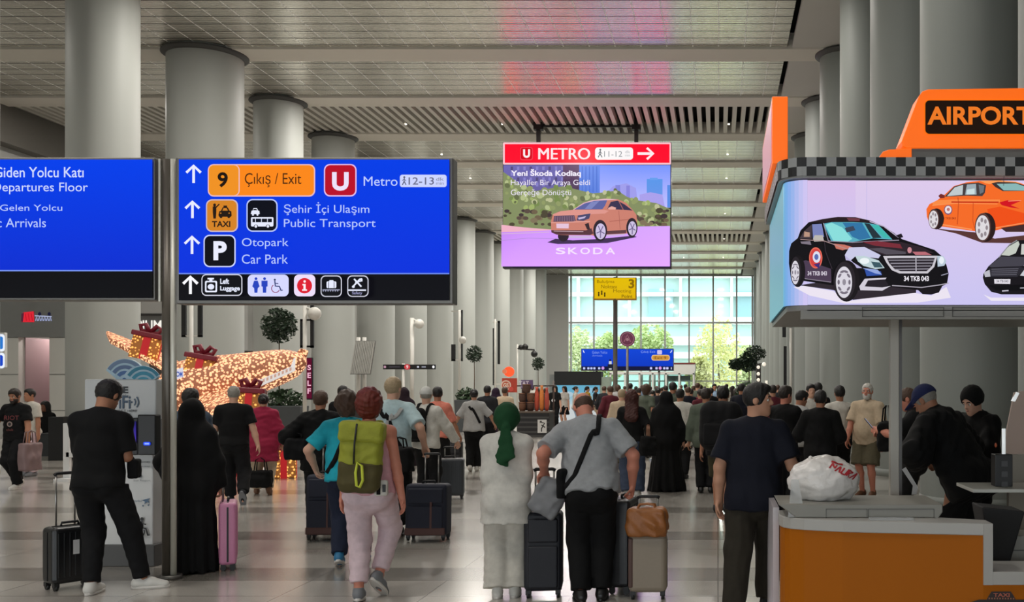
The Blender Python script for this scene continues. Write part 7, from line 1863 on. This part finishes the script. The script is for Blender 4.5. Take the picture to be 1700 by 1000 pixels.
MB().tube([(-.07, -.065, .17), (-.02, -.075, .12), (.0, -.075, .03)], .012).build('white_lining', WHT, nb_)
suitcase('dark grey suitcase between the stout man and the taupe suitcase', (X(1035, 8.65), 8.65, 0), R(84), .42, .19, .78, mat('dark_grey_case', (30, 31, 35), .4), ext=.06, n_rib=5)
t = suitcase('taupe suitcase standing under the brown leather bag', (X(1076, 8.36), 8.36, 0), R(2), .31, .25, .52, mat('taupe_shell', (140, 128, 112), .45, var=.06, scale=40), 'hard', ext=.28, n_rib=0)
MB().box((-.156, -.128, .1), (-.118, .128, .5)).build('brown_side_band', mat('brown_band', (78, 52, 44), .5), t, bevel=.01)
LEA = mat('tan_leather', (146, 88, 38), .45, var=.25, scale=14, bump=.3, bscale=50)
tote('holdall', 'crumpled tan leather holdall on top of the taupe suitcase', 'bag', (X(1074, 8.30), 8.30, .525), R(-3), .30, .17, .21, LEA, .035, 6.4)
p = make_person('woman with long auburn hair in black top and blue jeans', at(1049, 15.9), R(0), H=1.66, h=.012, skin='mid', fem=True, w=1.04, hair=('long', 'auburn'), shirt=dict(m=BLK, e=.026, hem=.0, t=.8), bottom=dict(m=JEAN, hem_w=.05, kw=.02, e=.024), shoes=(SH_W,), armR=dict(w=(.27, .06, .9)))
tote('shoulder_bag', 'black bag at the right hip of the woman with auburn hair', 'bag', (X(1076, 15.7), 15.7, .66), R(20), .22, .14, .3, BLK, .2, 2.7)
make_person('woman in wide black robe and veil right of the woman in jeans', at(1106, 16.8), R(-4), H=1.63, h=.013, skin='mid', fem=True, w=1.15, hair=('none', 'black'), robe=dict(m=BLK, r=.34), shoes=(SH_B,))
make_person('person in beige top behind the woman with auburn hair', at(1032, 21.5), R(0), H=1.64, h=.016, skin='light', hair=('short', 'blond'), shirt=dict(m=BEIG, kind='long', e=.026), bottom=dict(m=KHK), shoes=(SH_G,), w=1.1)
make_person('man in white shirt with rolled sleeves behind the black robe', at(1129, 19.0), R(-10), H=1.66, h=.014, skin='tan', hair=('short', 'black'), shirt=dict(m=WHT, kind='long', e=.03, t=1.5), bottom=dict(m=BLK2), shoes=(SH_B,), w=1.1)
make_person('tall man with dark hair in grey-green shirt above the black robe', at(1117, 23.5), R(-20), H=1.80, h=.016, skin='tan', yaw=-20, hair=('short', 'black'), shirt=dict(m=GRNT, e=.028), bottom=dict(m=JEAND), shoes=(SH_B,))
# --- right of centre: big backpack, child
p = make_person('man in dark olive shorts bent under a huge black backpack', at(1199, 13.9), R(-8), H=1.72, h=.012, skin='tan', w=1.15, lean=8, hair=('short', 'black'), shirt=dict(m=BLK2, e=.03, hem=-.12), bottom=dict(m=OLIV, kind='shorts', t=.98, hem_w=.02), shoes=(SH_B,), legL=(-.09, .2, 0, 0, 0), legR=(.07, -.02, 4, 14, 0))
backpack('huge bulging black backpack on the man in dark olive shorts', p, BLK2, .56, .40, .66, .24, y=-.31, x=.02, hgrid=.014)
make_person('man in grey-green jacket left of the huge backpack', at(1172, 16.5), R(-4), H=1.68, h=.014, skin='tan', hair=('short', 'dark'), shirt=dict(m=GRNT, kind='jacket', e=.034, hem=-.14), bottom=dict(m=BLK2), shoes=(SH_B,), w=1.1)
make_person('small child in pale top and black leggings beside the huge backpack', at(1176, 17.9), R(30), H=1.12, h=.014, skin='mid', head_scale=1.25, hair=('bun', 'dark'), shirt=dict(m=OFFW, kind='long', e=.02), bottom=dict(m=BLK), shoes=(SH_W,), armL=dict(w=(-.52, .2, 1.1), p=(-.3, -1, 0)))
# --- man in navy at the counter
d = 7.78
p = make_person('dark-haired man in navy t-shirt reaching over the counter, face in profile', at(1252, d), R(-10), H=1.745, h=.0075, skin='mid', w=1.16, yaw=90, lean=3, hair=('short', 'black'), face=True, shirt=dict(m=NAVY, e=.026, hem=-.12, t=.80, flare=.02, bulk=.022), bottom=dict(m=cloth('dark_khaki', (44, 40, 32)), e=.024, kw=.014), shoes=(SH_B, SH_B), armL=dict(w=(-.27, .0, .86), n=(.8, -.4, 0), c=.4), armR=dict(w=(.34, .22, 1.07), p=(.1, -1, -.4), n=(-.3, .2, -.8), c=.5), legL=(-.14, -.10, -8, 0, 0), legR=(.1, .26, 10, 0, 0))
# --- group by the right-hand columns
make_person('man in dark t-shirt behind the profile of the man in navy', at(1303, 14.2), R(-30), H=1.72, h=.012, skin='red', yaw=20, hair=('short', 'dark'), shirt=dict(m=BLK, e=.026), bottom=dict(m=BLK2), shoes=(SH_B,), armR=dict(w=(.16, .34, 1.05), p=(.8, -.4, -.3)), armL=dict(w=(-.1, .36, 1.05), p=(-.8, -.4, -.3)))
make_person('man in grey t-shirt and dark waistcoat looking down beside the black shirt', at(1326, 15.6), R(-60), H=1.66, h=.013, skin='tan', pitch=18, hair=('short', 'black'), shirt=dict(m=LGR, e=.026, kind='long', t=1.3), bottom=dict(m=BLK2), shoes=(SH_B,), armR=dict(w=(.2, .3, 1.0), p=(.8, -.4, -.3)))
make_person('broad man in black long-sleeved shirt seen from behind, left of the white shirt', at(1362, 13.6), R(-8), H=1.66, h=.012, skin='tan', w=1.18, hair=('short', 'black'), shirt=dict(m=BLK, kind='long', e=.032, hem=-.14, bulk=.015), bottom=dict(m=BLK2), shoes=(SH_B,), armL=dict(w=(-.36, .3, 1.08), p=(-.3, -.6, -1)), armR=dict(w=(.2, .26, 1.05), p=(.5, -.6, -1)))
make_person('person in white shirt between the grey t-shirt and the black shirt', at(1346, 19), R(-170), H=1.75, h=.016, skin='light', hair=('short', 'black'), shirt=dict(m=WHT, kind='long'), bottom=dict(m=BLK2), shoes=(SH_B,))
make_person('dark-haired person standing behind the broad man in black', at(1358, 20.5), R(10), H=1.78, h=.016, skin='mid', hair=('short', 'black'), shirt=dict(m=BLK, kind='long'), bottom=dict(m=BLK2), shoes=(SH_B,))
p = make_person('man in white shirt with black jacket over his shoulder left of the beige polo', at(1394, 16.4), R(6), H=1.72, h=.012, skin='tan', hair=('short', 'black'), shirt=dict(m=WHT, kind='long', e=.026, hem=-.02, t=1.4), bottom=dict(m=BLK), shoes=(SH_B,), armL=dict(w=(-.2, .3, 1.0), p=(-.8, -.4, 0)))
jk = thing('jacket', 'black jacket hanging from the shoulder of the man in white shirt', 'jacket'); jk.matrix_world = p.M @ Matrix.Translation(p.tp(.17, -.02, -.12))
Field([Prim((.01, -.05, .06), (-.01, -.04, .55), .07, .05, .03, (Vector((1,0,0)), Vector((0,1,0)), Vector((0,0,1))), (.75, 1.3, 1)), Prim((-.01, -.02, .52), (-.01, .1, .5), .05, .05, .03)], .014).fold(.01, .1, 4).build('jacket_cloth', BLK, jk)
p = make_person('grey-haired man in beige polo shirt and khaki shorts facing the camera', at(1440, 15.9), R(150), H=1.76, h=.0105, skin='red', w=1.18, yaw=-8, belly=.04, face='beard', hair=('crop', 'white'), shirt=dict(m=BEIG, e=.03, hem=-.1, flare=.02, t=.85, collar=True), bottom=dict(m=KHK, kind='shorts', t=.98, hem_w=.025, e=.03), shoes=(SH_BR,), armL=dict(w=(-.3, .1, .84)), armR=dict(w=(.24, .24, .86), p=(.9, -.5, 0)))
p = make_person('red-faced man in black t-shirt looking down, half behind the kiosk post', at(1517, 11.4), R(78), H=1.72, h=.011, skin='red', pitch=24, yaw=6, w=1.12, hair=('crop', 'brown'), face=True, shirt=dict(m=BLK, e=.028), bottom=dict(m=BLK2), shoes=(SH_B,), armL=dict(w=(-.02, .40, 1.24), p=(-.8, -.3, -.5)), armR=dict(w=(.1, .36, 1.20), p=(.8, -.3, -.5)))
ph2 = thing('mobile_phone', 'phone held up by the red-faced man behind the kiosk post', 'phone'); ph2.matrix_world = p.M @ Matrix.Translation((.04, .50, 1.30)) @ Matrix.Rotation(R(50), 4, 'X'); MB().box((-.037, -.075, -.004), (.037, .075, .004)).build('phone_body', M_BLACKP, ph2, bevel=.004); MB().box((-.034, -.07, .0045), (.034, .07, .006)).build('phone_screen', mat('phone_glow', None), ph2)
tote('shoulder_bag', 'black bag hanging left of the kiosk post by the red-faced man', 'bag', (X(1473, 11.5), 11.5, 1.0), R(70), .3, .16, .34, BLK, .16, 7.1)
p = make_person('man in black jacket and blue cap bending over inside the kiosk', at(1602, 8.75), R(46), H=1.84, h=.009, skin='tan', w=1.3, lean=30, pitch=22, yaw=-4, hair=('cap', cloth('blue_cap', (36, 44, 84))), shirt=dict(m=BLK, kind='jacket', e=.045, hem=-.2, bulk=.03, amp=.014, collar=True), bottom=dict(m=BLK2, e=.03), shoes=(SH_B,), armL=dict(w=(-.2, .34, 1.02), p=(-.9, -.4, -.2)), armR=dict(w=(.22, .34, 1.0), p=(.9, -.4, -.2)))
MB().ball(p.tp(.12, -.30, .1), (.014, .01, .02), 10, 7).build('orange_badge', mat('orange_badge', (190, 96, 60), .5), p.root)
make_person('man in black jacket and black knit cap at the right inside the kiosk', at(1622, 9.7), R(125), H=1.72, h=.010, skin='light', w=1.16, pitch=22, yaw=0, face=True, hair=('beanie', BLK), shirt=dict(m=BLK, kind='jacket', e=.036, hem=-.16, bulk=.02, amp=.01, collar=True), bottom=dict(m=BLK2), shoes=(SH_B,), armL=dict(w=(-.05, .3, 1.14), p=(-.9, -.3, -.4), c=.4), armR=dict(w=(.12, .3, 1.1), p=(.9, -.3, -.4)))
pa = thing('paper_sheet', 'white folded paper slip at the left of the man in blue cap', 'paper', (X(1510, 8.1), 8.1, Z(822, 8.1)))
MB()._add([(-.06, 0, .20), (-.03, 0, .22), (.07, .02, .06), (.06, .02, 0), (.02, .02, -.0), (.03, .02, .07)], [(0, 1, 2, 5), (5, 2, 3, 4)]).build('paper', mat('paper_white', (206, 206, 206), .7), pa, solid=.002)
# --- people near the snack stall and poster stand
make_person('person in dark jacket right of the woman in light grey t-shirt', at(809, 24.5), R(0), H=1.72, h=.016, skin='tan', hair=('short', 'black'), shirt=dict(m=CHAR, kind='jacket', e=.03), bottom=dict(m=BLK2), shoes=(SH_B,))
make_person('woman in deep plum robe standing left of the snack stall', at(823, 29), R(10), H=1.66, h=.018, skin='mid', fem=True, hair=('none', 'black'), robe=dict(m=cloth('plum', (44, 30, 48)), r=.3), shoes=(SH_B,))
make_person('person in beige shirt in front of the orange stall', at(838, 28), R(10), H=1.68, h=.018, skin='tan', hair=('short', 'brown'), shirt=dict(m=BEIG, kind='long'), bottom=dict(m=KHK), shoes=(SH_B,))
make_person('person in dark hijab and robe left of the grey-haired person', at(671, 22), R(5), H=1.68, h=.018, skin='mid', fem=True, hair=('none', 'black'), robe=dict(m=cloth('dark_plum', (40, 28, 36)), r=.28), shoes=(SH_B,))
p = make_person('young person in black with white chest print standing right of the striped counter', at(921, 40), R(170), H=1.72, h=.018, skin='light', hair=('long', 'black'), shirt=dict(m=BLK), bottom=dict(m=BLK), shoes=(SH_B,))
MB().cyl((0, .165, 1.14), (0, .18, 1.14), .07, n=16).build('chest_print', mat('print_white', (200, 200, 200), .6), p.root)
make_person('person in white top and black skirt before the blue poster', at(937, 42), R(150), H=1.70, h=.018, skin='light', fem=True, hair=('long', 'black'), shirt=dict(m=WHT), bottom=dict(m=BLK, kind='skirt', hem=.55), shoes=(SH_B,))
make_person('person in pale blouse turned right before the blue poster', at(956, 40), R(-90), H=1.70, h=.018, skin='light', fem=True, hair=('bun', 'black'), shirt=dict(m=OFFW), bottom=dict(m=LBLU), shoes=(SH_G,))
make_person('slim person in mustard top before the blue poster', at(975, 44.2), R(-60), H=1.70, h=.018, skin='light', fem=True, hair=('tail', 'black'), shirt=dict(m=YELL), bottom=dict(m=BLK), shoes=(SH_G,))
make_person('slim person in dark top leading a small black case by the blue poster', at(989, 43), R(-80), H=1.68, h=.018, skin='light', fem=True, hair=('tail', 'black'), shirt=dict(m=CHAR), bottom=dict(m=BEIG, kind='shorts', t=.6), shoes=(SH_W,))
suitcase('small black cabin case beside the slim person at the blue poster', (X(999, 42.3), 42.3, 0), 0, .34, .24, .56, M_BLKSHELL, ext=.3)

# --- the far crowd: a few figures built once, then copied
rng = random.Random(21)
proto = []
for i, (fem, hr, sk, rzz) in enumerate(((False, ('short', 'black'), 'tan', 0), (False, ('crop', 'brown'), 'light', 0), (True, ('long', 'dark'), 'mid', 0), (True, ('bun', 'black'), 'light', 0), (False, ('short', 'dark'), 'mid', 0), (True, ('bob', 'brown'), 'tan', 0))):
    st = dict(armL=dict(w=(-.27, .12, .9)), armR=dict(w=(.27, -.06, .88)), legL=(-.08, .25 if i % 2 else .1, 0, 0, 0), legR=(.09, -.1 if i % 2 else .12, 0, 25 if i % 2 else 0, 0))
    q = make_person('far traveller', (0, 0, 0), 0, H=1.72 if not fem else 1.65, h=.02, skin=sk, fem=fem, hair=hr, shirt=dict(m=BLK, kind='long' if i in (1, 4) else 'tee', e=.028), bottom=dict(m=BLK2), shoes=(SH_B,), **st)
    proto.append(q.root)
TOPS = {'dark': (BLK, BLK2, CHAR, NAVY, MAR, GRNT), 'pale': (WHT, OFFW, LGR, LBLU, BEIG), 'warm': (SALM, YELL, BRWN, CRIM)}
used = set()
def far(px, d, tone, label, group, away=True, i=None):
    i = rng.randrange(len(proto)) if i is None else i
    if i not in used: o = proto[i]; used.add(i)
    else: o = copy_tree(proto[i])
    o.location = at(px, d); o.rotation_euler = (0, 0, R(rng.uniform(-35, 35)) + (0 if away else math.pi)); s_ = rng.uniform(.94, 1.06); o.scale = (s_, s_, s_)
    o['label'] = label; o['group'] = group
    top = rng.choice(TOPS[tone]); low = rng.choice((BLK, BLK2, JEAND, CHAR, JEAN, KHK, OFFW))
    for c in o.children:
        k = c.name.split('.')[0]
        if k in ('shirt', 'trousers'): 
            c.material_slots[0].link = 'OBJECT'; c.material_slots[0].material = top if k == 'shirt' else low
    return o
G1, G2, G3, G4 = 'far crowd in dark tops', 'far crowd in pale tops', 'far crowd in warm coloured tops', 'far crowd walking towards the camera'
for px, d, tone in ((1003, 36, 'dark'), (1013, 27, 'dark'), (1020, 42, 'dark'), (1061, 33, 'dark'), (1073, 24.5, 'dark'), (1083, 38, 'dark'), (1092, 29, 'dark'), (1098, 44, 'dark'), (1142, 28, 'dark'), (1151, 40, 'dark'), (1158, 34, 'dark'), (1163, 25, 'dark'), (1180, 30, 'dark'), (1186, 46, 'dark'), (1222, 33, 'dark'), (1231, 24, 'dark'), (1270, 26, 'dark'), (1283, 22, 'dark'), (1291, 34, 'dark'), (1009, 52, 'dark'), (1037, 50, 'dark'), (1090, 56, 'dark'), (1131, 58, 'dark'), (1170, 60, 'dark'), (1206, 48, 'dark'), (966, 60, 'dark'), (874, 48, 'dark'), (893, 52, 'dark'), (906, 44, 'dark')):
    far(px, d, tone, 'traveller in a dark top in the dense crowd under the far blue board', G1)
for px, d, tone in ((1026, 39, 'pale'), (1066, 46, 'pale'), (1105, 36, 'pale'), (1138, 47, 'pale'), (1154, 54, 'pale'), (1193, 52, 'pale'), (1216, 44, 'pale'), (1236, 50, 'pale'), (1262, 40, 'pale'), (1080, 62, 'pale'), (1116, 64, 'pale'), (950, 56, 'pale'), (884, 58, 'pale')):
    far(px, d, tone, 'traveller in a pale top in the dense crowd before the far glass wall', G2)
for px, d, tone in ((1046, 34, 'warm'), (1121, 42, 'warm'), (1147, 31, 'warm'), (1163, 48, 'warm'), (1213, 56, 'warm'), (1056, 58, 'warm')):
    far(px, d, tone, 'traveller in a warm coloured top in the far crowd', G3)
for px, d, tone in ((1012, 58, 'dark'), (1144, 50, 'pale'), (1186, 38, 'pale'), (1247, 36, 'dark'), (1100, 60, 'pale')):
    far(px, d, tone, 'traveller walking towards the camera out of the far crowd', G4, False)
